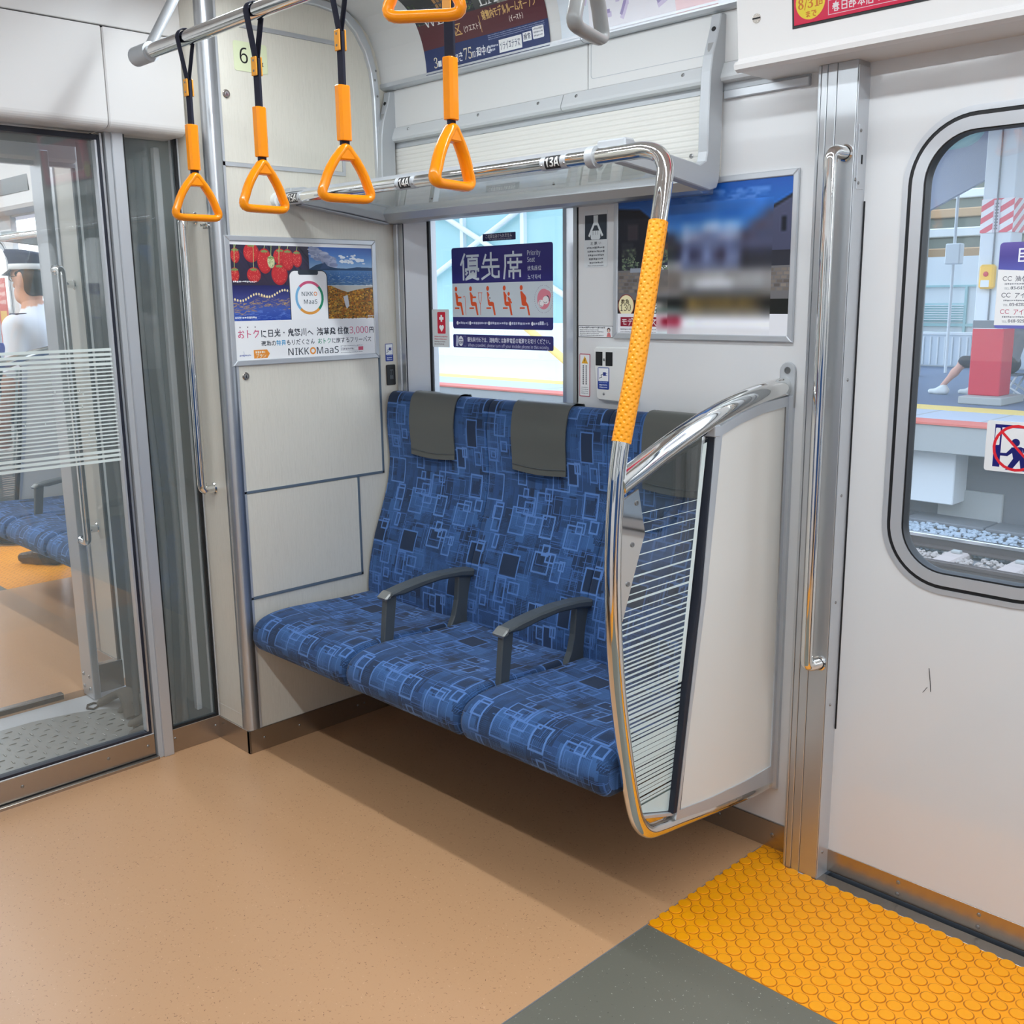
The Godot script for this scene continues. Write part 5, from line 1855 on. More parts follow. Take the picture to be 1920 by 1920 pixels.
	for a in arcs:
		p.arc(552, 346, 98, a[0], a[1], 17, a[2])
	var ink := rgb8(56, 68, 74)
	var x := p.latin("NIKK", 494, 334, 26, ink, "Droid Sans", 400, 1.12)
	p.arc(x + 17, 321, 11, 0, 360, 5, rgb8(232, 140, 76))
	p.latin("MaaS", 508, 384, 27, ink, "Droid Sans", 400, 1.15)
	p.fine(16, 240, 178, 11, rgb8(240, 240, 240), 3)
	p.fine(14, 456, 160, 13, rgb8(240, 240, 240), 7)
	p.fine(1000, 262, 1052, 7, rgb8(230, 230, 230), 9)
	p.fine(1006, 466, 1056, 9, rgb8(240, 240, 240), 5)
	# the lines of print
	ink = rgb8(50, 56, 64)
	var rose := rgb8(212, 92, 128)
	x = p.kana("おトク", 20, 536, 50, 5.5, rose)
	for i in 3:
		p.oval(42 + i * 52, 521, 4, 4, rgb8(120, 110, 116))
	x = p.kana("に日光・鬼怒川へ", x, 536, 50, 5.5, ink, 0.92)
	x = p.kana("浅草発", x + 26, 536, 50, 5.5, ink, 0.92)
	x = p.kana("往復", x + 12, 536, 48, 5.5, ink, 0.92)
	x = p.latin("3,000", x + 4, 582, 44, rose, "Droid Sans", 400, 1.05)
	p.kana("円〜", x + 6, 540, 42, 5.5, ink)
	x = p.kana("現地の", 180, 606, 34, 3.6, ink)
	x = p.kana("特典", x, 606, 34, 3.8, rgb8(66, 156, 206))
	x = p.kana("もりだくさん", x, 606, 34, 3.6, ink)
	x = p.kana("おトク", x + 20, 606, 34, 3.8, rgb8(50, 150, 110))
	p.kana("に旅するフリーパス", x, 606, 34, 3.6, ink)
	x = p.latin("NIKK", 372, 706, 44, ink, "Droid Sans", 400, 1.2)
	p.arc(x + 29, 684, 18, 0, 360, 10, rgb8(240, 152, 62))
	p.latin("MaaS", x + 58, 706, 44, ink, "Droid Sans", 400, 1.2)
	p.shape([126, 662, 220, 662, 238, 688, 220, 714, 126, 714], rgb8(242, 152, 56))
	p.kana("プラン", 138, 688, 24, 3, rgb8(250, 240, 220))
	p.fine(138, 670, 205, 14, rgb8(250, 236, 214), 4)
	p.fine(30, 688, 108, 10, rgb8(120, 130, 180), 6)
	p.seg(Vector2(24, 694), Vector2(66, 694), 2, rgb8(150, 158, 200))
	p.seg(Vector2(58, 668), Vector2(60, 700), 2, rgb8(150, 158, 200))
	p.frame(774, 672, 956, 696, 2, rgb8(170, 170, 174))
	p.rect(916, 672, 956, 696, rgb8(214, 92, 120))
	p.fine(780, 678, 880, 12, rgb8(140, 140, 146), 2)
	p.fine(774, 660, 950, 7, rgb8(160, 160, 166), 8)
	p.fine(774, 704, 950, 6, rgb8(170, 170, 176), 5)
	return p


func paint_house() -> Pic:
	var p := Pic.new(1060, 728, rgb8(240, 240, 242))
	var rng := RandomNumberGenerator.new()
	rng.seed = 18
	p.fade(0, 0, 1060, 330, [rgb8(30, 84, 168), rgb8(48, 112, 190), rgb8(120, 168, 220)])
	for i in 60:
		p.oval(rng.randf_range(400, 900), rng.randf_range(40, 120), rng.randf_range(10, 60), rng.randf_range(2, 7), Color(0.30, 0.50, 0.80))
	for i in 70:
		p.oval(rng.randf_range(300, 760), rng.randf_range(190, 320), rng.randf_range(14, 50), rng.randf_range(6, 18), rgb8(176, 200, 232))
	# the near houses on both sides
	p.shape([0, 86, 150, 98, 230, 150, 250, 300, 250, 420, 0, 420], rgb8(30, 32, 42))
	p.rect(70, 170, 140, 250, rgb8(58, 52, 60))
	p.rect(30, 260, 110, 400, rgb8(44, 46, 54))
	p.shape([200, 230, 270, 180, 420, 260, 420, 380, 200, 380], rgb8(52, 56, 74))
	p.rect(300, 270, 340, 330, rgb8(90, 70, 70))
	p.shape([760, 240, 960, 120, 1060, 90, 1060, 420, 760, 420], rgb8(74, 78, 104))
	p.seg(Vector2(940, 140), Vector2(1060, 84), 12, rgb8(30, 34, 44))
	p.rect(1000, 180, 1026, 246, rgb8(24, 30, 44))
	p.rect(780, 330, 1060, 420, rgb8(44, 46, 58))
	p.shape([420, 260, 560, 220, 760, 250, 760, 420, 420, 420], rgb8(110, 122, 160))
	p.rect(480, 300, 540, 380, rgb8(60, 62, 90))
	p.rect(620, 300, 700, 380, rgb8(70, 70, 96))
	for i in 170:
		var c := rgb8(70, 92, 74).lerp(rgb8(128, 140, 112), rng.randf())
		p.oval([70, 110, 300, 330][i % 4] + rng.randf_range(-34, 34), rng.randf_range(290, 400), rng.randf_range(3, 9), rng.randf_range(2, 6), c)
	p.rect(0, 400, 1060, 560, rgb8(112, 110, 112))
	for i in 30:
		for j in 6:
			if i < 12 or i > 25:
				p.rect(i * 36 + (j % 2) * 14, 410 + j * 18, i * 36 + (j % 2) * 14 + 30, 410 + j * 18 + 14, rgb8(96, 88, 84).lerp(rgb8(140, 130, 120), rng.randf()))
	p.rect(90, 390, 300, 412, rgb8(150, 156, 168))
	p.rect(420, 420, 940, 545, rgb8(150, 150, 152))
	p.shape([520, 470, 560, 436, 680, 436, 730, 470, 750, 500, 510, 500], rgb8(190, 192, 198))
	p.rect(420, 506, 940, 552, rgb8(92, 88, 82))
	p.rect(0, 552, 1060, 622, rgb8(22, 24, 22))
	p.rect(430, 552, 930, 622, rgb8(58, 52, 44))
	p.kana("緑地", 250, 566, 36, 5, rgb8(236, 236, 230))
	p.fine(240, 606, 420, 14, rgb8(214, 226, 220), 3)
	p.fine(470, 562, 880, 40, rgb8(196, 162, 84), 5)
	p.oval(64, 580, 56, 58, rgb8(140, 40, 36))
	p.oval(64, 580, 52, 54, rgb8(244, 234, 188))
	p.kana("敷地", 30, 546, 26, 3, rgb8(60, 44, 20))
	p.latin("130", 22, 608, 34, rgb8(60, 44, 20), "Droid Serif", 400, 1.0)
	p.rect(0, 622, 1060, 728, rgb8(238, 238, 242))
	p.rect(26, 640, 430, 688, rgb8(150, 24, 52))
	p.kana("モデルハウス", 34, 645, 38, 4.6, rgb8(244, 236, 236))
	p.kana("開", 270, 645, 38, 4.6, rgb8(244, 236, 236))
	p.fine(26, 700, 420, 7, rgb8(140, 140, 146), 4)
	p.fine(26, 714, 380, 6, rgb8(160, 160, 166), 7)
	p.blur(0, 0, 1060, 330, 9)
	p.latin("WEL", 244, 176, 50, rgb8(232, 238, 246), "Droid Sans", 400, 0.62)
	# the middle of the print is very soft
	p.blur(338, 90, 954, 728, 44)
	p.blur(270, 404, 342, 728, 26)
	return p


func paint_homes_ad() -> Pic:
	var p := Pic.new(1030, 620, rgb8(30, 34, 50))
	var rng := RandomNumberGenerator.new()
	rng.seed = 12
	p.fade(0, 0, 515, 380, [rgb8(86, 80, 70), rgb8(52, 52, 56), rgb8(44, 46, 60)])
	for i in 9:
		p.rect(230 + i * 30, 120 + (i % 3) * 14, 252 + i * 30, 270, rgb8(196, 148, 92).lerp(rgb8(110, 78, 54), (i % 4) / 4.0))
	for i in 130:
		p.oval(rng.randf_range(0, 510), rng.randf_range(240, 380), rng.randf_range(4, 40), rng.randf_range(2, 8), rgb8(60, 66, 84).lerp(rgb8(120, 112, 100), rng.randf() * 0.6))
	for i in 90:
		p.oval([40, 460, 500][i % 3] + rng.randf_range(-34, 34), rng.randf_range(200, 380), rng.randf_range(3, 9), rng.randf_range(3, 9), rgb8(44, 70, 40).lerp(rgb8(110, 140, 78), rng.randf()))
	p.fade(515, 0, 1030, 380, [rgb8(120, 124, 116), rgb8(104, 110, 104), rgb8(60, 60, 64)])
	for i in 120:
		var x := rng.randf_range(560, 960)
		var y := rng.randf_range(40, 340)
		p.shape([x, y, x + rng.randf_range(14, 46), y - rng.randf_range(2, 22), x + rng.randf_range(20, 60), y + rng.randf_range(4, 22), x + 10, y + 26], rgb8(206, 200, 190).lerp(rgb8(84, 92, 84), rng.randf()))
	for i in 60:
		p.oval(rng.randf_range(600, 820), rng.randf_range(180, 300), 10, 8, rgb8(70, 104, 64).lerp(rgb8(122, 130, 80), rng.randf()))
	p.shape([860, 60, 1030, 40, 1030, 260, 900, 300], rgb8(196, 198, 208))
	for i in 7:
		p.seg(Vector2(880 + i * 22, 70), Vector2(908 + i * 20, 290), 3, rgb8(110, 112, 124))
	p.rect(0, 340, 1030, 480, rgb8(92, 42, 52))
	p.rect(0, 480, 1030, 620, rgb8(36, 54, 104))
	p.latin("WEST", 62, 360, 64, rgb8(240, 240, 238), "Droid Serif", 400, 1.25)
	p.latin("EAST", 560, 330, 64, rgb8(240, 240, 238), "Droid Serif", 400, 1.25)
	var gold := rgb8(226, 186, 116)
	p.kana("街", 216, 374, 74, 6, gold)
	p.kana("区", 292, 374, 74, 6, gold)
	p.kana("(ウエスト)", 380, 404, 34, 4, rgb8(236, 226, 214), 0.8)
	p.rect(520, 372, 523, 462, gold)
	p.kana("建物内モデルルームオープン", 546, 352, 50, 5, gold, 0.62)
	p.kana("(イースト)", 748, 416, 30, 3.5, rgb8(236, 226, 214), 0.7)
	p.latin("3", 76, 588, 58, rgb8(238, 226, 196), "Droid Serif", 400, 0.9)
	p.fine(112, 552, 240, 36, rgb8(238, 238, 240), 5)
	p.kana("向き", 252, 530, 52, 5, rgb8(242, 242, 244), 0.8)
	var x := p.latin("75", 344, 582, 62, rgb8(238, 226, 196), "Droid Serif", 400, 0.8)
	x = p.latin("m", x + 2, 580, 42, rgb8(242, 242, 244), "Droid Serif", 400, 0.6)
	p.kana("超中心", x + 6, 528, 54, 5, rgb8(242, 242, 244), 0.72)
	for i in 3:
		p.fine(560, 486 + i * 10, 1000, 5, rgb8(150, 160, 190), i + 2)
	p.fine(556, 540, 636, 13, rgb8(200, 206, 222), 2)
	p.fine(556, 560, 606, 13, rgb8(200, 206, 222), 4)
	p.rect(640, 524, 820, 592, rgb8(242, 242, 242))
	p.kana("ソライエテラス", 646, 536, 42, 3.4, rgb8(70, 76, 100), 0.52)
	p.rect(830, 520, 896, 566, rgb8(238, 238, 240))
	p.kana("検索", 836, 526, 32, 3, rgb8(90, 94, 110), 0.8)
	p.rbox(906, 504, 990, 566, 8, rgb8(238, 238, 240))
	for i in 3:
		p.fine(914, 512 + i * 17, 982, 9, rgb8(150, 150, 160), i + 1)
	return p


func paint_share_ad() -> Pic:
	var p := Pic.new(1030, 620, rgb8(236, 234, 240))
	p.shape([0, 0, 240, 0, 200, 620, 0, 620], rgb8(222, 230, 238))
	p.shape([700, 0, 1030, 0, 1030, 620, 780, 620], rgb8(244, 212, 216))
	var ink := [rgb8(160, 146, 190), rgb8(150, 138, 184)]
	p.kana("アニリーシェフ", 90, 380, 190, 26, Color(0.82, 0.78, 0.88), 0.7)
	p.kana("アニリーシェフ", 84, 364, 190, 18, ink[0], 0.7)
	for q in [[260, 400, rgb8(222, 84, 110)], [470, 396, rgb8(92, 124, 204)], [610, 430, rgb8(222, 104, 120)], [700, 420, rgb8(92, 124, 204)]]:
		p.rect(q[0], q[1], q[0] + 44, q[1] + 40, q[2])
	p.rbox(120, 60, 640, 230, 20, rgb8(250, 248, 250))
	for i in 5:
		p.fine(150, 84 + i * 28, 610, 12, rgb8(170, 160, 190), i + 1)
	p.fine(820, 520, 980, 10, rgb8(206, 150, 160), 3)
	return p


func paint_screen() -> Pic:
	var p := Pic.new(1200, 560, rgb8(236, 40, 84))
	p.rect(0, 0, 1200, 560, rgb8(232, 36, 82))
	p.rect(170, 60, 1100, 460, rgb8(40, 34, 40))
	p.frame(160, 50, 1110, 470, 12, rgb8(248, 248, 248))
	p.shape([600, 470, 1200, 470, 1200, 560, 600, 560], rgb8(196, 24, 110))
	p.oval(86, 470, 76, 76, rgb8(252, 228, 60))
	p.kana("開催中", 40, 410, 30, 4, rgb8(220, 120, 30))
	p.latin("8/31", 22, 496, 44, rgb8(220, 120, 30), "Droid Serif", 700, 0.95)
	p.kana("日", 126, 462, 30, 4, rgb8(220, 120, 30), 0.8)
	p.kana("まで", 58, 508, 28, 4, rgb8(220, 120, 30))
	p.frame(176, 482, 760, 546, 3, rgb8(250, 220, 230))
	p.kana("春日部本店 / 池袋東武店", 196, 492, 42, 5, rgb8(250, 240, 244), 0.9, 0.1)
	return p


func framed_poster(label: String, t: ImageTexture, called: String, facing_x: bool, a: Vector3, w: float, h: float, fw: float) -> Node3D:
	# a is the top-left corner on the wall; the frame is proud of the wall
	var o := thing("framed_poster", label, "poster", a + (Vector3(0, -h, -w / 2) if facing_x else Vector3(w / 2, -h, 0)))
	var axis := 0 if facing_x else 2
	var g := func(x: float, y: float) -> Vector2: return Vector2(a.z - x, a.y - y) if facing_x else Vector2(a.x + x, a.y - y)
	var base: float = a.x if facing_x else a.z
	var side := func(pts: Array) -> PackedVector2Array:
		var out := PackedVector2Array()
		for q in pts:
			out.append(g.call(q.x, q.y))
		return out
	var rails := [[Vector2(0, 0), Vector2(w, 0), Vector2(w - fw, fw), Vector2(fw, fw)], [Vector2(0, h), Vector2(w, h), Vector2(w - fw, h - fw), Vector2(fw, h - fw)], [Vector2(0, 0), Vector2(0, h), Vector2(fw, h - fw), Vector2(fw, fw)], [Vector2(w, 0), Vector2(w, h), Vector2(w - fw, h - fw), Vector2(w - fw, fw)]]
	for r in rails:
		part(o, "frame_rail", MB.new().prism(side.call(r), axis, base, base + 0.009, 0.0022), M.aluminium)
	var right := Vector3(0, 0, -1) if facing_x else Vector3(1, 0, 0)
	var n := Vector3(1, 0, 0) if facing_x else Vector3(0, 0, 1)
	part(o, "print", MB.new().card(a + right * (fw - 0.003) - Vector3(0, fw - 0.003, 0) + n * 0.002, right * (w - 2 * fw + 0.006), Vector3(0, -(h - 2 * fw + 0.006), 0), 0.003), print_mat(called, t, 0.3))
	return o


func build_posters():
	framed_poster("framed travel poster with strawberries, a lake and a phone on the cream cabinet wall", paint_travel().tex(), "travel_print", true, Vector3(0.001, 1.700, 0.669), 0.577, 0.400, 0.017)
	framed_poster("framed house poster with blue sky and dark houses beside the car door", paint_house().tex(), "house_print", false, Vector3(1.002, 1.800, 0.0005), 0.581, 0.417, 0.016)
	# paper posters tucked behind the ledge and bent along the cornice
	cornice_poster("dark blue and maroon homes advertisement bent along the cornice above the rack", paint_homes_ad().tex(), "homes_print", 0.245, 0.790, 0.0)
	cornice_poster("pale pink and white advertisement with purple lettering bent along the cornice", paint_share_ad().tex(), "share_print", 0.835, 1.36, 0.0)
	# screen in its housing over the door
	var o := thing("display_housing", "cream housing over the car door with a red lit advertising screen", "display", Vector3(2.4, 2.01, 0.08))
	var f := v2([-0.02, 2.012, 0.140, 2.012, 0.152, 2.018, 0.154, 2.030, 0.148, 2.036, 0.146, 2.040, 0.168, 2.24, 0.172, ROOF, -0.02, ROOF])
	part(o, "housing", MB.new().prism(f, 0, 1.490, 3.31, 0.002), M.fascia)
	part(o, "front_lip", MB.new().prism(v2([0.140, 2.0105, 0.154, 2.016, 0.1565, 2.026, 0.153, 2.0335, 0.140, 2.0335]), 0, 1.484, 3.316, 0.003), M.fascia)
	var lean := Vector3(0, 0.2, 0.022).normalized()
	var at := Vector3(1.640, 2.085, 0.1515)
	part(o, "bezel", MB.new().card(at + lean * 0.262 + Vector3(-0.006, 0, -0.001), Vector3(0.572, 0, 0), -lean * 0.268, 0.0012), M.black_plastic)
	var sm := print_mat("screen_print", paint_screen().tex(), 0.2)
	sm.emission_enabled = true
	sm.emission_texture = sm.albedo_texture
	sm.emission = Color.BLACK
	sm.emission_energy_multiplier = 0.75
	sm.albedo_color = Color(0.15, 0.15, 0.15)
	part(o, "screen", MB.new().card(at + lean * 0.262 + Vector3(0, 0, 0.0012), Vector3(0.56, 0, 0), -lean * 0.262, 0.0012), sm)
	var l := AreaLight3D.new()
	l.name = "screen_light"
	l.area_size = Vector2(0.5, 0.24)
	l.light_energy = 0.02
	l.light_color = Color(1.0, 0.25, 0.4)
	l.shadow_enabled = true
	l.position = Vector3(1.92, 2.21, 0.175) - o.position
	l.rotation_degrees = Vector3(0, 180, 0)
	o.add_child(l)
	part(o, "latch", MB.new().lathe(Vector3(1.543, 2.118, 0.1545), Vector3(0, -0.1, 1), [Vector2(0.0105, 0), Vector2(0.0105, 0.0015), Vector2(0, 0.0015)], 18), M.steel)
	part(o, "latch_slot", bx(1.533, 2.1165, 0.1555, 1.553, 2.1195, 0.1568, 0.0), M.dark_gap)


func cornice_poster(label: String, t: ImageTexture, called: String, x0: float, x1: float, _h: float):
	var mb := MB.new().smooth(true)
	var line := [Vector2(0.0405, 2.203), Vector2(0.0385, 2.215)]
	for q: Vector2 in cornice().slice(1):
		line.append(q)
	var fine := []
	for i in line.size() - 1:
		for j in 4:
			var q: Vector2 = (line[i] as Vector2).cubic_interpolate(line[i + 1], line[maxi(i - 1, 0)], line[mini(i + 2, line.size() - 1)], j / 4.0)
			fine.append(q)
	var run := [0.0]
	for i in range(1, fine.size()):
		run.append(run[-1] + (fine[i] as Vector2).distance_to(fine[i - 1]))
	var total := 0.328
	for i in fine.size() - 1:
		if run[i] > total:
			break
		var p: Vector2 = fine[i]
		var q: Vector2 = fine[i + 1]
		var va: float = 1.0 - run[i] / total
		var vb: float = 1.0 - run[i + 1] / total
		var n := Vector2(q.y - p.y, -(q.x - p.x)).normalized() * 0.0025
		p += n
		q += n
		mb.quad(Vector3(x0, p.y, p.x), Vector3(x1, p.y, p.x), Vector3(x1, q.y, q.x), Vector3(x0, q.y, q.x), Vector2(0, va), Vector2(1, va), Vector2(1, vb), Vector2(0, vb))
	solo("paper_poster", label, "poster", mb, print_mat(called, t, 0.3))


func sticker(label: String, p: Pic, called: String, o: Vector3, right: Vector3, down: Vector3, r := 0.004, t := 0.0008, category := "sticker", name := "wall_sticker"):
	solo(name, label, category, MB.new().card(o, right, down, t, r), print_mat(called, p.tex(), 0.3))


func seated(p: Pic, x: float, y: float, s: float, c: Color, kind: int):
	var f := func(a: Array): p.shape(a, c, s, Vector2(x, y))
	p.oval(x + 10 * s, y + 9 * s, 7.5 * s, 9 * s, c)
	if kind == 4:
		f.call([5, 22, 14, 22, 22, 30, 30, 36, 36, 46, 34, 58, 44, 70, 48, 78, 44, 82, 36, 74, 20, 74, 12, 70])
		f.call([36, 72, 46, 76, 54, 108, 46, 108])
	else:
		f.call([5, 22, 12, 22, 19, 32, 22, 34, 20, 58, 34, 58, 42, 62, 52, 108, 43, 108, 34, 74, 18, 74, 11, 68])
		if kind < 2:
			f.call([12, 33, 20, 38, 40, 38, 40, 44, 17, 44])
	f.call([2, 79, 27, 79, 27, 85, 2, 85])


func build_stickers():
	var navy := rgb8(38, 36, 112)
	var pale := rgb8(206, 216, 222)
	# the large priority seat sign on the window
	var p := Pic.new(1410, 810, pale)
	p.rect(0, 0, 1410, 354, navy)
	p.rect(0, 692, 1410, 810, navy)
	p.kana("優先席", 112, 62, 262, 24, pale, 1.12, 0.06)
	p.latin("Priority", 1078, 110, 46, pale, "Droid Sans", 400, 0.84)
	p.latin("Seat", 1078, 172, 46, pale, "Droid Sans", 400, 0.84)
	p.kana("优先座位", 1078, 206, 46, 4.5, pale, 0.96)
	p.kana("노약자석", 1078, 288, 46, 4.5, pale, 0.96)
	var red := rgb8(226, 84, 32)
	for i in 5:
		seated(p, [30.0, 250.0, 500.0, 735.0, 968.0][i], 386, 2.65, red, i)
	p.arc(178, 496, 14, 180, 360, 5, red)
	p.seg(Vector2(192, 496), Vector2(200, 668), 6, red)
	for s in [[386, 452, 446, 452], [394, 452, 398, 520], [438, 452, 434, 520], [398, 520, 414, 560], [434, 520, 418, 560], [416, 556, 420, 668]]:
		p.seg(Vector2(s[0], s[1]), Vector2(s[2], s[3]), 6, red)
	p.oval(556, 500, 20, 24, pale)
	p.oval(556, 504, 8, 9, rgb8(120, 110, 110))
	p.oval(822, 466, 16, 19, red)
	p.shape([806, 490, 830, 500, 852, 520, 850, 530, 868, 548, 862, 560, 812, 530], red)
	p.oval(1290, 520, 84, 96, rgb8(226, 134, 150))
	p.oval(1326, 486, 60, 50, rgb8(226, 134, 150))
	p.oval(1256, 560, 36, 34, rgb8(244, 240, 240))
	p.oval(1318, 530, 42, 38, rgb8(244, 240, 240))
	p.arc(1322, 528, 40, -80, 20, 10, rgb8(70, 56, 80))
	p.arc(1258, 560, 26, 60, 250, 5, rgb8(90, 80, 100))
	p.arc(1310, 530, 26, 30, 150, 4, rgb8(90, 80, 100))
	for i in 40:
		if i != 10 and i != 30:
			var a := TAU * i / 40.0
			p.rect(1290 + cos(a) * 118 - 3, 520 + sin(a) * 128 - 4, 1290 + cos(a) * 118 + 3, 520 + sin(a) * 128 + 4, rgb8(150, 144, 166))
	for i in 5:
		var x: float = [70.0, 262.0, 540.0, 840.0, 1140.0][i]
		p.oval(x, 752, 16, 18, rgb8(238, 240, 244))
	for q in [[92, 236], [284, 516], [562, 812], [862, 1110]]:
		p.fine(q[0], 738, q[1], 26, rgb8(200, 204, 226), int(q[0]) % 13)
	p.fine(1162, 738, 1232, 26, rgb8(200, 204, 226), 6)
	p.kana("している", 1236, 736, 30, 4, rgb8(210, 214, 232), 0.9)
	sticker("large navy and white priority seat sign with five orange figures on the window", p, "priority_print", Vector3(0.239, 1.668, -0.0535), Vector3(0.471, 0, 0), Vector3(0, -0.268, 0), 0.008, 0.0008, "sign", "window_sign")
	# the mobile phone notice below it
	p = Pic.new(1410, 132, navy)
	p.shape([50, 10, 80, 16, 74, 120, 40, 118], rgb8(190, 196, 220))
	p.oval(118, 66, 36, 50, rgb8(236, 238, 244))
	p.latin("OFF", 92, 96, 30, navy, "Droid Sans", 700, 0.9)
	p.fine(94, 44, 142, 14, navy, 2)
	p.frame(160, 14, 196, 118, 4, rgb8(150, 156, 196))
	p.kana("優先席付近では、混雑時には携帯電話の電源をお切りください。", 214, 24, 48, 4.6, rgb8(226, 228, 240), 0.80)
	p.latin("When crowded, please turn off your mobile phone in this vicinity.", 222, 118, 30, rgb8(206, 208, 230), "Droid Sans", 400, 0.93)
	sticker("narrow navy mobile phone notice under the priority seat sign", p, "phone_print", Vector3(0.238, 1.381, -0.0535), Vector3(0.473, 0, 0), Vector3(0, -0.045, 0), 0.006, 0.0008, "sign", "window_sign")
	p = Pic.new(480, 76, rgb8(40, 42, 96))
	p.kana("この窓はあけられません", 40, 6, 40, 4, rgb8(230, 232, 240), 0.84)
	p.latin("The window cannot be opened.", 92, 68, 17, rgb8(206, 208, 226), "Droid Sans", 400, 1.0)
	sticker("small navy label above the priority seat sign on the window", p, "fixed_print", Vector3(0.395, 1.7065, -0.0535), Vector3(0.153, 0, 0), Vector3(0, -0.0235, 0), 0.002, 0.0008)
	p = Pic.new(280, 390, rgb8(222, 228, 228))
	p.rbox(86, 28, 218, 250, 12, rgb8(214, 28, 58))
	p.rect(138, 58, 166, 128, Color.WHITE)
	p.rect(117, 79, 187, 107, Color.WHITE)
	p.oval(134, 182, 20, 20, Color.WHITE)
	p.oval(170, 182, 20, 20, Color.WHITE)
	p.shape([117, 192, 187, 192, 152, 232], Color.WHITE)
	for i in 4:
		p.fine(30, 274 + i * 26, 250 - i * 20, 14, rgb8(206, 120, 130) if i < 2 else rgb8(150, 140, 140), i + 2)
	sticker("red help mark sticker with white cross and heart at the window edge", p, "help_print", Vector3(0.129, 1.465, -0.0535), Vector3(0.090, 0, 0), Vector3(0, -0.130, 0), 0.003, 0.0008)
	# notices on the wall between window and house poster
	p = Pic.new(260, 480, rgb8(214, 218, 220))
	p.rect(8, 40, 252, 248, rgb8(48, 56, 66))
	p.rect(104, 44, 154, 116, rgb8(218, 224, 226))
	p.shape([104, 104, 154, 104, 214, 214, 196, 224, 144, 128, 114, 128, 62, 224, 44, 214], rgb8(218, 224, 226))
	p.rbox(74, 172, 180, 246, 16, rgb8(218, 224, 226))
	for i in 3:
		p.rect(98 + i * 26, 174, 101 + i * 26, 208, rgb8(48, 56, 66))
	p.kana("お願い", 70, 262, 30, 3, rgb8(90, 94, 100), 1.0, 0.5)
	for i in 5:
		p.fine(30 + i * 8, 306 + i * 32, 232 - i * 5, 17, rgb8(96, 100, 106), i + 1)
	p.fine(40, 462, 220, 9, rgb8(130, 132, 138), 3)
	sticker("grey notice with a hand holding a strap, beside the house poster", p, "strap_print", Vector3(0.886, 1.745, 0.0002), Vector3(0.088, 0, 0), Vector3(0, -0.160, 0), 0.006)
	p = Pic.new(420, 110, rgb8(240, 241, 242))
	p.frame(0, 0, 420, 110, 4, rgb8(60, 62, 66))
	p.fine(14, 10, 330, 15, rgb8(80, 82, 88), 1)
	for i in 4:
		p.fine(20, 36 + i * 17, 250 + (i % 2) * 60, 9, rgb8(120, 122, 128), i + 3)
	p.oval(370, 40, 20, 22, rgb8(70, 50, 52))
	p.oval(370, 46, 13, 15, rgb8(238, 204, 184))
	p.shape([346, 104, 356, 66, 386, 66, 398, 104], rgb8(220, 120, 120))
	sticker("small white framed notice with a red figure under the house poster's edge", p, "manner_print", Vector3(0.863, 1.418, 0.0002), Vector3(0.134, 0, 0), Vector3(0, -0.034, 0), 0.002)
	p = Pic.new(130, 390, rgb8(240, 240, 240))
	p.frame(0, 0, 130, 390, 7, rgb8(176, 40, 66))
	p.shape([65, 20, 104, 88, 26, 88], rgb8(232, 172, 40))
	p.shape([68, 40, 74, 40, 66, 58, 72, 58, 60, 82, 64, 62, 58, 62], rgb8(50, 40, 20))
	for i in 2:
		for j in 10:
			p.rect(40 + i * 36, 104 + j * 18, 54 + i * 36, 104 + j * 18 + 14 - (j * 5 + i) % 5, rgb8(70, 72, 80))
	for i in 4:
		p.fine(22, 302 + i * 18, 108, 8, rgb8(150, 150, 156), i + 1)
	sticker("narrow white caution label with red border and yellow triangle by the outlet", p, "caution_print", Vector3(0.868, 1.335, 0.0002), Vector3(0.042, 0, 0), Vector3(0, -0.127, 0), 0.003)
	# power outlet: a white box with two sockets, partly behind the pole
	var t := thing("power_outlet", "white power outlet box with two black sockets behind the yellow grip", "outlet", Vector3(1.02, 1.20, 0.0))
	var ob := v2([0.940, 1.350, 0.952, 1.210, 0.962, 1.203, 1.090, 1.200, 1.098, 1.205, 1.098, 1.352, 1.090, 1.360, 0.948, 1.358])
	part(t, "cover", MB.new().prism(ob, 2, 0.0, 0.022, 0.004), M.white_plastic)
	for x in [0.950, 0.988]:
		part(t, "socket", bx(x, 1.304, 0.018, x + 0.026, 1.344, 0.0235, 0.001), M.black_plastic)
	screw_at(t, Vector3(0.982, 1.322, 0.022), Vector3(0, 0, 1), 0.004)
	screw_at(t, Vector3(0.982, 1.222, 0.022), Vector3(0, 0, 1), 0.004)
	sticker("blue and white plug sticker on the white outlet box", plug(), "plug_print", Vector3(0.959, 1.2995, 0.0222), Vector3(0.043, 0, 0), Vector3(0, -0.064, 0), 0.004)
	# the same pair on the cabinet wall
	sticker("blue and white plug sticker above the black socket on the cream wall", plug(), "plug_print_b", Vector3(0.0006, 1.347, 0.060), Vector3(0, 0, -0.034), Vector3(0, -0.062, 0), 0.003)
	t = thing("power_socket", "black power socket on the cream wall beside the window trim", "outlet", Vector3(0.0, 1.20, 0.040))
	part(t, "plate", MB.new().prism(MB.rrect(0.021, 1.201, 0.060, 1.273, 0.004), 0, 0.0, 0.006, 0.0015), M.black_plastic)
	part(t, "recess", bx(0.0055, 1.222, 0.032, 0.0068, 1.256, 0.048, 0.0), M.armrest_grey)
	part(t, "slot", bx(0.0066, 1.236, 0.035, 0.0074, 1.252, 0.038, 0.0), M.dark_gap)
	part(t, "slot", bx(0.0066, 1.236, 0.042, 0.0074, 1.252, 0.045, 0.0), M.dark_gap)
	# car number sign
	p = Pic.new(470, 340, rgb8(222, 228, 190))
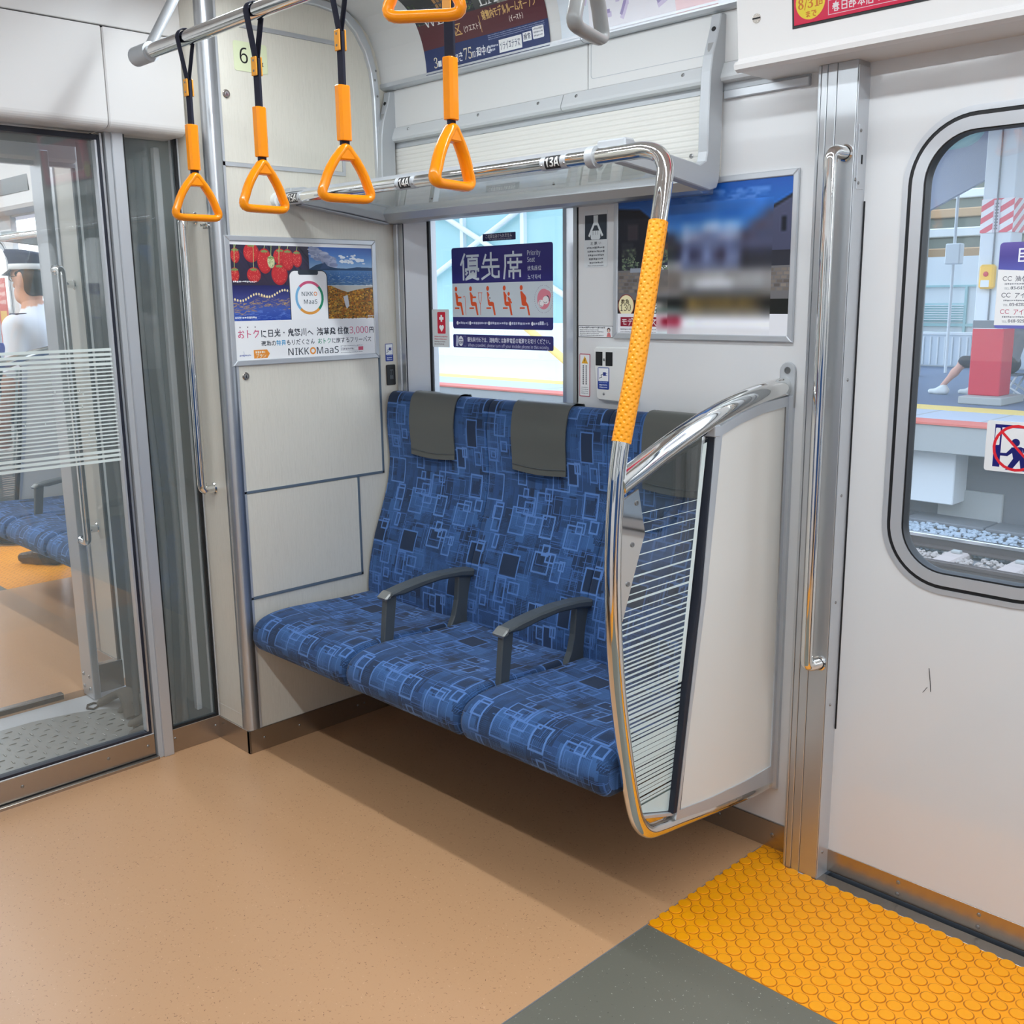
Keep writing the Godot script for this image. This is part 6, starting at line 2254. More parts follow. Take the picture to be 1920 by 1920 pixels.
	p.latin("6", 84, 246, 178, rgb8(24, 26, 26), "Droid Sans", 400, 1.0)
	p.kana("号車", 276, 198, 62, 7, rgb8(40, 42, 40), 1.1)
	sticker("pale green car number sign reading 6 on the upper locker", p, "number_print", Vector3(0.0022, 2.270, 0.594), Vector3(0, 0, -0.116), Vector3(0, -0.085, 0), 0.008, 0.0008, "sign", "car_number_sign")
	# stickers on the pane of the car door
	p = Pic.new(640, 760, rgb8(236, 236, 236))
	p.fade(0, 0, 640, 250, [rgb8(110, 96, 168), rgb8(84, 76, 150), rgb8(96, 100, 180)])
	p.shape([0, 262, 0, 236, 200, 250, 420, 236, 640, 180, 640, 262], rgb8(236, 236, 236))
	p.kana("眼", 150, 40, 150, 14, rgb8(240, 240, 246))
	var y := 296.0
	var ink := rgb8(70, 72, 84)
	for i in 3:
		var c := rgb8(180, 60, 90) if i == 2 else ink
		p.arc(64, y + 22, 18, 40, 320, 5, c)
		p.arc(104, y + 22, 18, 40, 320, 5, c)
		p.kana(["渋谷アイ", "アイケア", "アイケアク"][i], 150, y, 48, 5, c, 0.94)
		p.fine(64, y + 62, 420, 14, rgb8(120, 122, 130), i + 2)
		p.latin("TEL.", 64, y + 118, 16, ink, "Droid Serif", 400)
		p.latin(["03-6452-60", "03-6202-61", "048-929-60"][i], 116, y + 118, 27, ink, "Droid Serif", 700, 1.0)
		y += 146
	p.rect(0, 732, 640, 760, rgb8(110, 112, 186))
	sticker("purple and white eye clinic sticker on the pane of the car door", p, "clinic_print", Vector3(2.060, 1.604, -0.0148), Vector3(0.16, 0, 0), Vector3(0, -0.181, 0), 0.008)
	p = Pic.new(520, 440, rgb8(232, 232, 232))
	p.rect(70, 44, 130, 400, rgb8(28, 28, 110))
	p.rbox(76, 60, 116, 210, 10, rgb8(232, 232, 232))
	p.rect(70, 30, 400, 54, rgb8(28, 28, 110))
	var man := rgb8(26, 30, 104)
	p.oval(250, 178, 34, 34, man)
	p.shape([216, 222, 300, 212, 330, 300, 290, 330, 240, 320], man)
	p.shape([222, 222, 250, 250, 190, 300, 120, 300, 120, 276, 178, 274], man)
	p.shape([244, 310, 290, 330, 230, 420, 180, 420], man)
	p.shape([290, 310, 330, 300, 344, 420, 310, 420], man)
	p.shape([300, 214, 420, 250, 416, 276, 320, 262], man)
	p.arc(262, 226, 190, 0, 360, 24, rgb8(222, 40, 50))
	p.seg(Vector2(128, 92), Vector2(396, 360), 22, rgb8(222, 40, 50))
	sticker("white warning sticker with a red circle over a running figure, on the door pane", p, "dash_print", Vector3(2.0635, 1.223, -0.0148), Vector3(0.132, 0, 0), Vector3(0, -0.112, 0), 0.006)


func plug() -> Pic:
	var p := Pic.new(150, 224, rgb8(240, 242, 244))
	p.frame(0, 0, 150, 224, 8, rgb8(30, 60, 150))
	p.rect(0, 140, 150, 224, rgb8(30, 60, 150))
	p.rect(70, 50, 108, 86, rgb8(26, 46, 130))
	p.rect(108, 56, 126, 62, rgb8(26, 46, 130))
	p.rect(108, 74, 126, 80, rgb8(26, 46, 130))
	p.seg(Vector2(70, 68), Vector2(44, 80), 6, rgb8(30, 34, 60))
	p.seg(Vector2(44, 80), Vector2(54, 102), 6, rgb8(30, 34, 60))
	p.seg(Vector2(54, 102), Vector2(22, 112), 6, rgb8(30, 34, 60))
	p.fine(20, 148, 130, 9, rgb8(150, 170, 220), 2)
	p.fine(24, 172, 126, 15, rgb8(230, 236, 248), 5)
	p.fine(24, 196, 126, 13, rgb8(220, 228, 244), 3)
	return p


# ---------------------------------------------------------------- the neighbouring car
func build_next_car():
	flip = true
	lamp_row(0.82, 0.12, 4, true, "next car's window-side")
	lamp_row(1.92, 0.12, 4, true, "next car's far-side")
	var f := structure("floor")
	part(f, "brown_sheet", bx(-0.2, -0.03, -0.06, 1.56, 0.0, WIDE, 0.0), M.brown_floor)
	part(f, "grey_sheet", bx(1.56, -0.03, 0.527, 3.24, 0.0, WIDE - 0.5, 0.0), M.grey_floor)
	part(f, "yellow_mat", bx(1.56, -0.03, -0.02, 3.24, 0.0, 0.527, 0.0), M.yellow_floor)
	part(f, "brown_sheet", bx(3.24, -0.03, -0.06, 5.2, 0.0, WIDE, 0.0), M.brown_floor)
	part(f, "threshold_plate", bx(-0.2, -0.02, 0.92, -0.17, 0.004, WIDE - 0.92, 0.001), M.steel)
	var c := structure("ceiling")
	part(c, "ceiling_panel", bx(-0.2, ROOF, 0.2, 5.2, ROOF + 0.05, WIDE - 0.2, 0.0), M.ceiling_white)
	shell(c, -0.2, 5.2, false)
	shell(c, -0.2, 5.2, true)
	# its walls
	var w := structure("wall_left")
	part(w, "panel", bx(-0.2, -0.05, -0.10, 0.053, 2.21, 0.0, 0.0), M.white_panel)
	part(w, "panel", bx(0.053, -0.05, -0.10, 0.86, 1.0, 0.0, 0.0), M.white_panel)
	part(w, "panel", bx(0.053, 1.80, -0.10, 0.86, 2.21, 0.0, 0.0), M.white_panel)
	part(w, "panel", bx(0.86, -0.05, -0.10, 1.66, 2.21, 0.0, 0.0), M.white_panel)
	part(w, "panel", bx(1.66, 2.0, -0.10, 5.2, 2.21, 0.0, 0.0), M.white_panel)
	part(w, "panel", bx(3.07, -0.05, -0.10, 3.9, 2.0, 0.0, 0.0), M.white_panel)
	part(w, "panel", bx(3.9, -0.05, -0.10, 5.2, 0.9, 0.0, 0.0), M.white_panel)
	part(w, "post", bx(1.655, 0.0, -0.03, 1.752, 2.01, 0.063, 0.001), M.brushed)
	part(w, "post", bx(3.05, 0.0, -0.03, 3.15, 2.01, 0.063, 0.001), M.brushed)
	part(w, "moulding", bx(0.02, 2.02, 0.0, 1.6, 2.07, 0.034, 0.006), M.satin_grey)
	part(w, "ledge", bx(0.0, 2.195, 0.0, 5.2, 2.212, 0.042, 0.002), M.aluminium)
	var g := structure("window_1")
	part(g, "pane", bx(0.06, 0.99, -0.060, 0.86, 1.795, -0.054, 0.0), M.window_glass)
	part(g, "frame", bx(0.053, 1.0, -0.09, 0.11, 1.80, 0.004, 0.002), M.aluminium)
	part(g, "frame", bx(0.80, 1.0, -0.09, 0.86, 1.80, 0.004, 0.002), M.aluminium)
	# the leaf nearest the gangway is slid open
	door_leaf("door_4", 2.402, 3.065, 2.485, 2.954)
	var b := structure("wall_back")
	part(b, "panel", bx(-0.2, -0.05, WIDE, 5.2, 0.95, WIDE + 0.1, 0.0), M.white_panel)
	part(b, "panel", bx(-0.2, 1.85, WIDE, 5.2, 2.25, WIDE + 0.1, 0.0), M.white_panel)
	for x in [[-0.2, 0.06], [0.86, 1.85], [2.3, 2.5], [2.95, 3.5], [4.9, 5.2]]:
		part(b, "panel", bx(x[0], 0.95, WIDE, x[1], 1.85, WIDE + 0.1, 0.0), M.white_panel)
	var e := structure("wall_end")
	part(e, "panel", bx(5.1, -0.05, 0.0, 5.2, 2.5, WIDE, 0.0), M.white_panel)
	part(e, "cabinet_side", bx(-0.19, 0.0, 0.0, 0.0, ROOF, 0.680, 0.0), M.laminate)
	part(e, "cabinet_return", bx(-0.2, 0.0, 0.676, -0.004, ROOF, 0.692, 0.0), M.laminate)
	part(e, "corner_post", bx(-0.034, 0.0, 0.660, 0.005, ROOF, 0.697, 0.012), M.brushed)
	part(e, "cabinet_side", bx(-0.2, 0.0, WIDE - 0.692, 0.0, ROOF, WIDE, 0.0), M.laminate)
	part(e, "skirting", bx(-0.2, 0.0, 0.69, 0.005, 0.082, 0.698, 0.001), M.steel)
	# the open frame of its gangway door
	var d := structure("trim_3")
	part(d, "fascia", bx(-0.26, 2.0, 0.692, -0.14, ROOF, WIDE - 0.692, 0.01), M.fascia)
	part(d, "mullion", bx(-0.295, -0.02, 0.812, -0.19, 2.03, 0.842, 0.003), M.aluminium)
	part(d, "mullion", bx(-0.295, -0.02, WIDE - 0.842, -0.19, 2.03, WIDE - 0.812, 0.003), M.aluminium)
	part(d, "side_pane", bx(-0.222, 0.10, 0.70, -0.215, 2.0, 0.812, 0.0), M.window_glass)
	part(d, "side_kick_plate", bx(-0.235, -0.02, 0.692, -0.205, 0.095, 0.812, 0.001), M.steel)
	part(d, "side_pane_seal", bx(-0.225, 0.095, 0.692, -0.21, 2.0, 0.703, 0.0), M.black_rubber)
	part(d, "head_rail", bx(-0.23, 1.985, 0.692, -0.2, 2.0, WIDE - 0.692, 0.001), M.aluminium)
	for y in [0.02, 0.07]:
		for x in [-0.27, -0.215]:
			part(d, "bolt", MB.new().lathe(Vector3(x, y, 0.842), Vector3(0, 0, 1), [Vector2(0.008, 0), Vector2(0.006, 0.004), Vector2(0, 0.005)], 10), M.screw)
	handle_bar("handrail", "chrome handrail on the gangway post of the neighbouring car", Vector3(-0.295, 0.62, 0.827), 1.0, Vector3(-1, 0, 0), 0.05)
	handle_bar("handrail", "chrome handrail on the neighbouring car's cabinet end, seen through the gangway", Vector3(-0.118, 0.62, 0.692), 0.95, Vector3(0, 0, 1), 0.045)
	# its three seats, screen, rail and rack
	var grp := "blue seats in the neighbouring car"
	seat(0.014, 0.5335, "blue patterned seat nearest the gangway in the neighbouring car", grp)
	seat(0.5365, 1.0385, "middle blue patterned seat in the neighbouring car, behind the gangway post", grp)
	seat(1.0415, 1.537, "far end blue patterned seat in the neighbouring car, beside its pole", grp)
	armrest(0.535, "dark armrest between the seats nearest the gangway in the neighbouring car", "armrests in the neighbouring car")
	armrest(1.040, "dark armrest nearest the pole in the neighbouring car", "armrests in the neighbouring car")
	side_screen("chrome pole and glass screen at the seat end in the neighbouring car", "side screen")
	var r := thing("grab_rail", "chrome grab rail along the rack of the neighbouring car", "grab rail", Vector3(0.66, 1.812, 0.47))
	part(r, "tube", MB.new().tube([Vector3(0.004, 1.812, 0.470), Vector3(1.336, 1.812, 0.470)], 0.016, 14), M.chrome)
	part(r, "collar", MB.new().tube([Vector3(1.316, 1.812, 0.470), Vector3(1.34, 1.812, 0.470)], 0.0245, 16), M.white_plastic)
	var k := thing("luggage_rack", "glass luggage rack of the neighbouring car seen through the gangway", "luggage rack", Vector3(0.68, 1.76, 0.0))
	rack_bracket(k, 1.332, 1.362)
	part(k, "shelf_pane", MB.new().prism(v2([0.065, 1.787, 0.445, 1.832, 0.445, 1.838, 0.065, 1.793]), 0, 0.036, 1.334), M.shelf_glass)
	part(k, "rear_rail", MB.new().prism(v2([0.0, 1.757, 0.050, 1.757, 0.076, 1.786, 0.070, 1.802, 0.0, 1.806]), 0, 0.004, 1.334, 0.002), M.brushed)
	var o := thing("display_housing", "cream housing with a dark display over the door of the neighbouring car", "display", Vector3(2.4, 2.01, 0.08))
	part(o, "housing", MB.new().prism(v2([-0.02, 2.012, 0.140, 2.012, 0.154, 2.03, 0.168, 2.24, 0.172, ROOF, -0.02, ROOF]), 0, 1.490, 3.31, 0.002), M.fascia)
	part(o, "screen", bx(1.66, 2.09, 0.14, 2.2, 2.34, 0.1635, 0.0), M.black_plastic)
	part(o, "screen", bx(2.55, 2.09, 0.14, 3.1, 2.34, 0.1635, 0.0), M.black_plastic)
	var ad := Pic.new(200, 300, rgb8(214, 84, 66))
	ad.rect(30, 120, 170, 200, rgb8(236, 190, 90))
	for i in 3:
		ad.fine(24, 20 + i * 30, 180, 16, rgb8(240, 200, 190), i + 2)
	solo("door_poster", "red and orange sticker on the door of the neighbouring car", "sticker", MB.new().card(Vector3(2.66, 1.66, -0.0148), Vector3(0.16, 0, 0), Vector3(0, -0.5, 0), 0.0008, 0.004), print_mat("red_sticker", ad.tex()))
	flip = false
	handle_bar("handrail", "upright chrome handrail on the narrow cream face beside the gangway", Vector3(-0.118, 0.900, 0.692), 0.855, Vector3(0, 0, 1), 0.045)
	handle_bar("handrail", "tall chrome handrail on the aluminium post beside the car door", Vector3(1.731, 0.592, 0.063), 1.222, Vector3(0, 0, 1), 0.037, Vector3(-0.016, 0, 0))
	var h := thing("coat_hook", "small double chrome hook on the cream face beside the gangway", "hook", Vector3(-0.055, 1.72, 0.692))
	part(h, "plate", bx(-0.068, 1.722, 0.692, -0.040, 1.738, 0.697, 0.002), M.chrome)
	for x in [-0.061, -0.047]:
		part(h, "peg", MB.new().lathe(Vector3(x, 1.731, 0.697), Vector3(0, 0, 1), [Vector2(0.0035, 0), Vector2(0.0035, 0.008), Vector2(0.0045, 0.010), Vector2(0, 0.012)], 10), M.chrome)


# an upright bar held off a wall by its two bent ends
func handle_bar(called: String, label: String, base: Vector3, height: float, out: Vector3, off: float, shift := Vector3.ZERO):
	var t := thing(called, label, "handrail", base)
	var r := 0.0148
	var o := out * off + shift
	var pts := bend([base, base + o + Vector3(0, -0.004, 0), base + o + Vector3(0, height + 0.004, 0), base + Vector3(0, height, 0)], 0.045, 9)
	part(t, "bar", MB.new().tube(pts, r, 18), M.chrome)
	for y in [0.0, height]:
		var p := base + Vector3(0, y, 0)
		part(t, "end_collar", MB.new().lathe(p, out if not flip or out.x == 0 else out, [Vector2(0.019, 0), Vector2(0.019, 0.003), Vector2(0.0155, 0.006)], 18), M.chrome)


# ---------------------------------------------------------------- the station outside
const GROUND := -1.25


func build_station():
	var s := structure("ground")
	part(s, "track_bed", bx(-40, GROUND - 0.2, -9.9, 24, GROUND - 0.06, -0.6, 0.0), M.concrete_dark)
	# ballast: pale between platform and rail, warmer between the rails
	stones("ballast", Rect2(-4.6, -9.95, 6.6, 1.25), 2600, M.stone, "pale blue-grey ballast between the far rail and the platform wall")
	stones("ballast", Rect2(-3.6, -8.62, 5.6, 1.5), 2400, M.stone_warm, "warm grey ballast between the rails of the opposite track")
	for i in 2:
		var z: float = [-8.72, -7.62][i]
		var t := thing("rail", ["steel rail of the opposite track nearest the platform", "rusty rail of the opposite track nearest the train"][i], "rail", Vector3(-4, GROUND, z))
		part(t, "web", MB.new().prism(v2([z - 0.06, -1.25, z + 0.06, -1.25, z + 0.06, -1.235, z + 0.012, -1.215, z + 0.012, -1.135, z - 0.012, -1.135, z - 0.012, -1.215, z - 0.06, -1.235]), 0, -14.0, 6.0), M.rail_steel)
		part(t, "head", MB.new().prism(v2([z - 0.032, -1.140, z + 0.032, -1.140, z + 0.034, -1.108, z + 0.026, -1.100, z - 0.026, -1.100, z - 0.034, -1.108]), 0, -14.0, 6.0), M.rail_top if i == 0 else M.rail_steel)
	for i in 7:
		var x := -3.34 + i * 0.66
		var t := thing("sleeper", "pinkish concrete sleeper under the rails of the opposite track, %s from the pillar side" % ["first", "second", "third", "fourth", "fifth", "sixth", "seventh"][i], "sleeper", Vector3(x, GROUND, -8.17), "sleepers of the opposite track")
		part(t, "beam", bx(x - 0.11, GROUND - 0.08, -9.05, x + 0.11, GROUND + 0.012, -7.3, 0.02), M.sleeper)
		part(t, "clip", bx(x - 0.05, GROUND + 0.01, -8.62, x + 0.05, GROUND + 0.045, -8.55, 0.01), M.concrete)
		part(t, "clip", bx(x - 0.05, GROUND + 0.01, -7.79, x + 0.05, GROUND + 0.045, -7.72, 0.01), M.concrete)
	for i in 8:
		var x := -5.5 + i * 0.98
		solo("trough_cover", "grey concrete trough cover slab at the foot of the platform wall, %s along" % ["first", "second", "third", "fourth", "fifth", "sixth", "seventh", "eighth"][i], "slab", bx(x, GROUND - 0.02, -10.38, x + 0.965, GROUND + 0.03, -9.92, 0.012), M.concrete_dark, "trough covers by the platform wall")
	# the platform
	var p := structure("platform")
	part(p, "wall", bx(-40, GROUND - 0.1, -10.6, 16, -0.25, -10.40, 0.0), M.concrete_dark)
	part(p, "edge_beam", bx(-40, -0.36, -10.6, 16, -0.012, -9.76, 0.01), M.concrete)
	part(p, "wall_pier", bx(-2.75, -1.02, -10.42, -2.02, -0.36, -10.02, 0.01), M.concrete_light)
	part(p, "wall_block", bx(-2.34, GROUND, -10.42, -1.56, -0.88, -10.36, 0.01), M.concrete)
	part(p, "wall_pier", bx(-7.2, -1.02, -10.42, -6.5, -0.36, -10.02, 0.01), M.concrete_light)
	part(p, "red_edge", bx(-40, -0.03, -10.12, 16, 0.0, -9.74, 0.003), M.platform_red)
	part(p, "paving", bx(-40, -0.03, -11.10, 16, 0.0, -10.12, 0.0), M.paving)
	part(p, "tactile_strip", bx(-40, -0.03, -11.62, 16, 0.004, -11.10, 0.0), M.platform_yellow)
	part(p, "asphalt", bx(-7.4, -0.06, -19.2, 16, -0.002, -11.62, 0.0), M.asphalt)
	part(p, "concrete_deck", bx(-40, -0.06, -19.2, -7.4, -0.002, -11.62, 0.0), M.concrete_light)
	for i in 16:
		var x := -9.0 + i * 0.9
		part(p, "paving_joint", bx(x, -0.01, -11.1, x + 0.03, 0.0015, -10.12, 0.0), M.concrete)
	# the canopy over it
	var r := structure("canopy")
	part(r, "roof_sheet", MB.new().prism(PackedVector2Array([Vector2(-9.6, 4.0), Vector2(-19.6, 5.1), Vector2(-19.6, 5.2), Vector2(-9.6, 4.1)]), 0, -5.2, 12.0), M.roof_metal)
	part(r, "valance", MB.new().prism(v2([-7.2, 1.75, -7.2, 5.0, -2.0, 5.2, -2.0, 4.2]), 2, -15.3, -15.2), M.roof_metal)
	part(r, "gutter", bx(-5.5, 4.9, -15.35, 0.0, 5.0, -15.1, 0.02), M.station_white)
	# the pillar with its red base
	var c := thing("platform_pillar", "white platform pillar with a red base and a red striped band", "pillar", Vector3(-2.6, 0.0, -12.45))
	part(c, "plinth", bx(-2.86, 0.0, -12.85, -2.28, 0.105, -12.02, 0.012), M.concrete)
	part(c, "shaft", bx(-2.83, 1.0, -12.66, -2.42, 4.1, -12.28, 0.012), M.column_white)
	part(c, "red_base", bx(-2.835, 0.105, -12.67, -2.415, 1.02, -12.275, 0.012), M.column_red)
	part(c, "grey_collar", bx(-2.838, 1.02, -12.672, -2.412, 1.13, -12.272, 0.012), M.column_grey)
	part(c, "pipe", MB.new().tube([Vector3(-2.63, 1.13, -12.26), Vector3(-2.63, 4.0, -12.26)], 0.012, 8), M.column_grey)
	var tp := Pic.new(256, 256, rgb8(236, 236, 240))
	for i in 5:
		tp.shape([0, 20 + i * 92 - 60, 256, -50 + i * 92 - 130, 256, -4 + i * 92 - 130, 0, 66 + i * 92 - 60], rgb8(226, 84, 108))
	part(c, "striped_band", MB.new().card(Vector3(-2.835, 2.72, -12.272), Vector3(0.42, 0, 0), Vector3(0, -0.44, 0), 0.004), print_mat("stripe_print", tp.tex(), 0.6))
	part(c, "striped_band", MB.new().card(Vector3(-2.414, 2.72, -12.27), Vector3(0, 0, -0.4), Vector3(0, -0.44, 0), 0.004), M.stripe_print)
	tp = Pic.new(60, 220, rgb8(206, 200, 210))
	for i in 9:
		tp.rect(14, 20 + i * 21, 46, 30 + i * 21, rgb8(110, 96, 110))
	part(c, "tag", MB.new().card(Vector3(-2.67, 2.70, -12.262), Vector3(0.085, 0, 0), Vector3(0, -0.42, 0), 0.006), print_mat("tag_print", tp.tex(), 0.6))
	var a := thing("alarm_box", "yellow alarm box with a red button on the white platform pillar", "alarm box", Vector3(-2.66, 1.55, -12.25))
	part(a, "case", bx(-2.765, 1.545, -12.28, -2.57, 1.865, -12.16, 0.03), M.alarm_yellow)
	part(a, "button", MB.new().lathe(Vector3(-2.67, 1.74, -12.16), Vector3(0, 0, 1), [Vector2(0.035, 0), Vector2(0.03, 0.015), Vector2(0, 0.02)], 14), M.column_red)
	part(a, "label_plate", bx(-2.73, 1.57, -12.165, -2.62, 1.66, -12.156, 0.0), M.station_white)
	# a drain pipe bracketed below the roof
	var d := thing("drain_pipe", "pale drain pipe with an elbow under the canopy roof", "pipe", Vector3(-3.2, 3.5, -12.8))
	part(d, "tube", MB.new().tube(bend([Vector3(-4.4, 3.50, -12.8), Vector3(-3.15, 3.58, -12.8), Vector3(-3.1, 4.2, -12.8)], 0.25, 8), 0.085, 14), M.station_teal)
	# fence, wall and what stands behind
	for i in 13:
		var x := -13.2 + i * 1.30
		var t := thing("fence_panel", "white ribbed metal fence panel at the back of the platform, %s along" % ["first", "second", "third", "fourth", "fifth", "sixth", "seventh", "eighth", "ninth", "tenth", "eleventh", "twelfth", "thirteenth"][i], "fence", Vector3(x, 0.0, -18.9), "fence panels at the back of the platform")
		part(t, "sheet", bx(x + 0.06, 0.04, -18.92, x + 1.24, 0.66, -18.89, 0.0), M.fence_white)
		var first: MeshInstance3D
		for k in 8:
			if k == 0:
				first = part(t, "rib", bx(x + 0.12, 0.06, -18.89, x + 0.15, 0.62, -18.86, 0.004), M.station_white)
			else:
				again(t, "rib", first, Vector3(k * 0.148, 0, 0))
		part(t, "post", bx(x - 0.0, 0.0, -18.95, x + 0.09, 0.74, -18.85, 0.006), M.station_white)
		part(t, "cap_rail", bx(x + 0.001, 0.66, -18.94, x + 1.295, 0.72, -18.86, 0.006), M.station_white)
	var b := thing("station_wall", "pale blue-white panelled wall behind the platform fence", "wall", Vector3(-6, 0.0, -20.0))
	part(b, "sheet", bx(-34, -0.2, -20.1, 4, 2.25, -20.0, 0.0), M.station_white)
	part(b, "rail", bx(-34, 1.62, -20.0, 4, 1.66, -19.95, 0.0), M.station_teal)
	part(b, "rail", bx(-34, 0.80, -20.0, 4, 0.86, -19.95, 0.0), M.station_teal)
	for i in 12:
		var x := -14.0 + i * 1.32
		part(b, "upright", bx(x, 0.0, -20.0, x + 0.05, 1.64, -19.94, 0.0), M.station_teal)
	var v := thing("vent_grille", "pale green vent grille low on the wall behind the platform", "vent", Vector3(-6.6, 0.86, -19.95))
	part(v, "frame", bx(-6.98, 0.90, -19.99, -6.05, 1.28, -19.955, 0.0), M.station_teal)
	for k in 7:
		part(v, "slat", bx(-6.95, 0.93 + k * 0.05, -19.96, -6.08, 0.95 + k * 0.05, -19.93, 0.0), M.station_white)
	solo("hillside", "grey retaining bank behind the station", "bank", MB.new().prism(v2([-20.6, 1.0, -20.6, 2.2, -24.0, 4.8, -30.0, 8.5, -32.0, 8.5, -32.0, 1.0]), 0, -36, -2.0), M.hill)
	for i in 5:
		solo("ledge_wall", "tan retaining ledge on the bank behind the station, %s from the foot" % ["first", "second", "third", "fourth", "fifth"][i], "wall", bx(-30, 2.25 + i * 0.46, -20.9 - i * 0.6, -3.0, 2.45 + i * 0.46, -20.6 - i * 0.6, 0.02), M.tan_wall if i % 2 == 0 else M.station_white, "ledges on the bank behind the station")
	leaf_mass()
	# the platform on the near side, out of the picture: a canopy and a wall keep most of the sky from those windows
	var n := structure("near_platform")
	part(n, "deck", bx(-16, -0.3, 2.95, 16, -0.03, 9.0, 0.0), M.asphalt)
	part(n, "back_wall", bx(-16, -0.03, 7.0, 16, 4.0, 7.2, 0.0), M.concrete_dark)
	part(n, "canopy_roof", bx(-16, 3.6, 2.9, 16, 3.75, 9.0, 0.0), M.roof_metal)
	var m := thing("signal_mast", "thin white mast with a small box behind the platform", "mast", Vector3(-5.9, 0.0, -17.5))
	part(m, "pole", MB.new().tube([Vector3(-5.35, 0.0, -17.5), Vector3(-5.35, 3.4, -17.5)], 0.03, 8), M.station_white)
	part(m, "box", bx(-5.48, 2.02, -17.6, -5.2, 2.40, -17.4, 0.02), M.station_white)
	solo("canopy_post", "pale round canopy post at the left edge of the door pane", "post", MB.new().tube([Vector3(-5.46, 0.0, -16.4), Vector3(-5.46, 3.4, -16.4)], 0.10, 12), M.concrete)
	# a stair hall with diagonal bracing, seen through the window by the seats
	var h := thing("stair_hall", "pale glazed stair hall with white diagonal bracing beyond the seat window", "building", Vector3(-16, 0.0, -16.2))
	part(h, "pane", bx(-26.0, 0.6, -16.3, -13.2, 5.2, -16.22, 0.0), M.station_teal)
	for x in [-24.0, -20.2, -17.6, -15.4, -13.2]:
		part(h, "upright", bx(x, 0.9, -16.22, x + 0.12, 5.2, -16.1, 0.0), M.station_white)
	for q in [[-20.2, 4.6, -13.2, 1.2], [-20.2, 1.4, -13.2, 4.6], [-24.0, 4.0, -20.2, 1.0], [-18.6, 3.6, -15.0, 5.1]]:
		part(h, "brace", MB.new().tube([Vector3(q[0], q[1], -16.08), Vector3(q[2], q[3], -16.08)], 0.07, 6), M.station_white)
	part(h, "base", bx(-26.0, 0.0, -16.4, -9.0, 0.9, -16.1, 0.0), M.station_white)
	part(h, "wing", bx(-13.0, 0.0, -17.4, -8.2, 5.2, -17.2, 0.0), M.station_white)
	solo("poster_board", "bright blue poster board on the wall beyond the seat window", "board", bx(-11.2, 1.4, -17.19, -9.6, 2.9, -17.14, 0.01), M.board_blue)
	solo("handrail_tube", "pale yellow stair handrail crossing the seat window", "handrail", MB.new().tube([Vector3(-11.5, 1.2, -11.9), Vector3(-8.1, -0.25, -11.0)], 0.075, 10), M.platform_yellow)


func stones(called: String, r: Rect2, n: int, m: Material, label: String):
	var rng := RandomNumberGenerator.new()
	rng.seed = 60 + n
	var st := MB.new()
	var ico := SphereMesh.new()
	ico.radius = 1.0
	ico.height = 2.0
	ico.radial_segments = 6
	ico.rings = 3
	var a := ico.get_mesh_arrays()
	var v: PackedVector3Array = a[Mesh.ARRAY_VERTEX]
	var ids: PackedInt32Array = a[Mesh.ARRAY_INDEX]
	var k := {}
	for i in v.size():
		var key := v[i].snapped(Vector3.ONE * 0.01)
		if not k.has(key):
			k[key] = rng.randf_range(0.7, 1.2)
		v[i] *= float(k[key])
	for i in range(0, ids.size(), 3):
		st.tri(v[ids[i]], v[ids[i + 2]], v[ids[i + 1]])
	var mm := MultiMesh.new()
	mm.transform_format = MultiMesh.TRANSFORM_3D
	mm.mesh = st.mesh()
	mm.instance_count = n
	for i in n:
		var s := rng.randf_range(0.020, 0.040)
		var b := Basis.from_euler(Vector3(rng.randf() * TAU, rng.randf() * TAU, rng.randf() * TAU)).scaled(Vector3(s, s * 0.7, s))
		mm.set_instance_transform(i, Transform3D(b, Vector3(r.position.x + rng.randf() * r.size.x, GROUND - 0.035 + rng.randf() * 0.03, r.position.y + rng.randf() * r.size.y)))
	var o := MultiMeshInstance3D.new()
	o.name = numbered(called)
	o.multimesh = mm
	o.material_override = m
	add_child(o)
	tag(o, label, "ballast")
	o.set_meta("kind", "stuff")


func leaf_mass():
	var rng := RandomNumberGenerator.new()
	rng.seed = 9
	var mb := MB.new()
	for i in 260:
		var c := Vector3(rng.randf_range(-9.0, -7.2), rng.randf_range(2.3, 2.6), rng.randf_range(-20.0, -19.9))
		var u := Vector3(rng.randf_range(-1, 1), rng.randf_range(-1, 1), rng.randf_range(-1, 1)).normalized() * 0.09
		var w := u.cross(Vector3(rng.randf_range(-1, 1), 1, 0.3)).normalized() * 0.05
		mb.quad(c - u, c - w, c + u, c + w)
	var o := solo("shrub_leaves", "small green leaves along the top of the station wall", "plant", mb, M.leaf)
	o.set_meta("kind", "stuff")


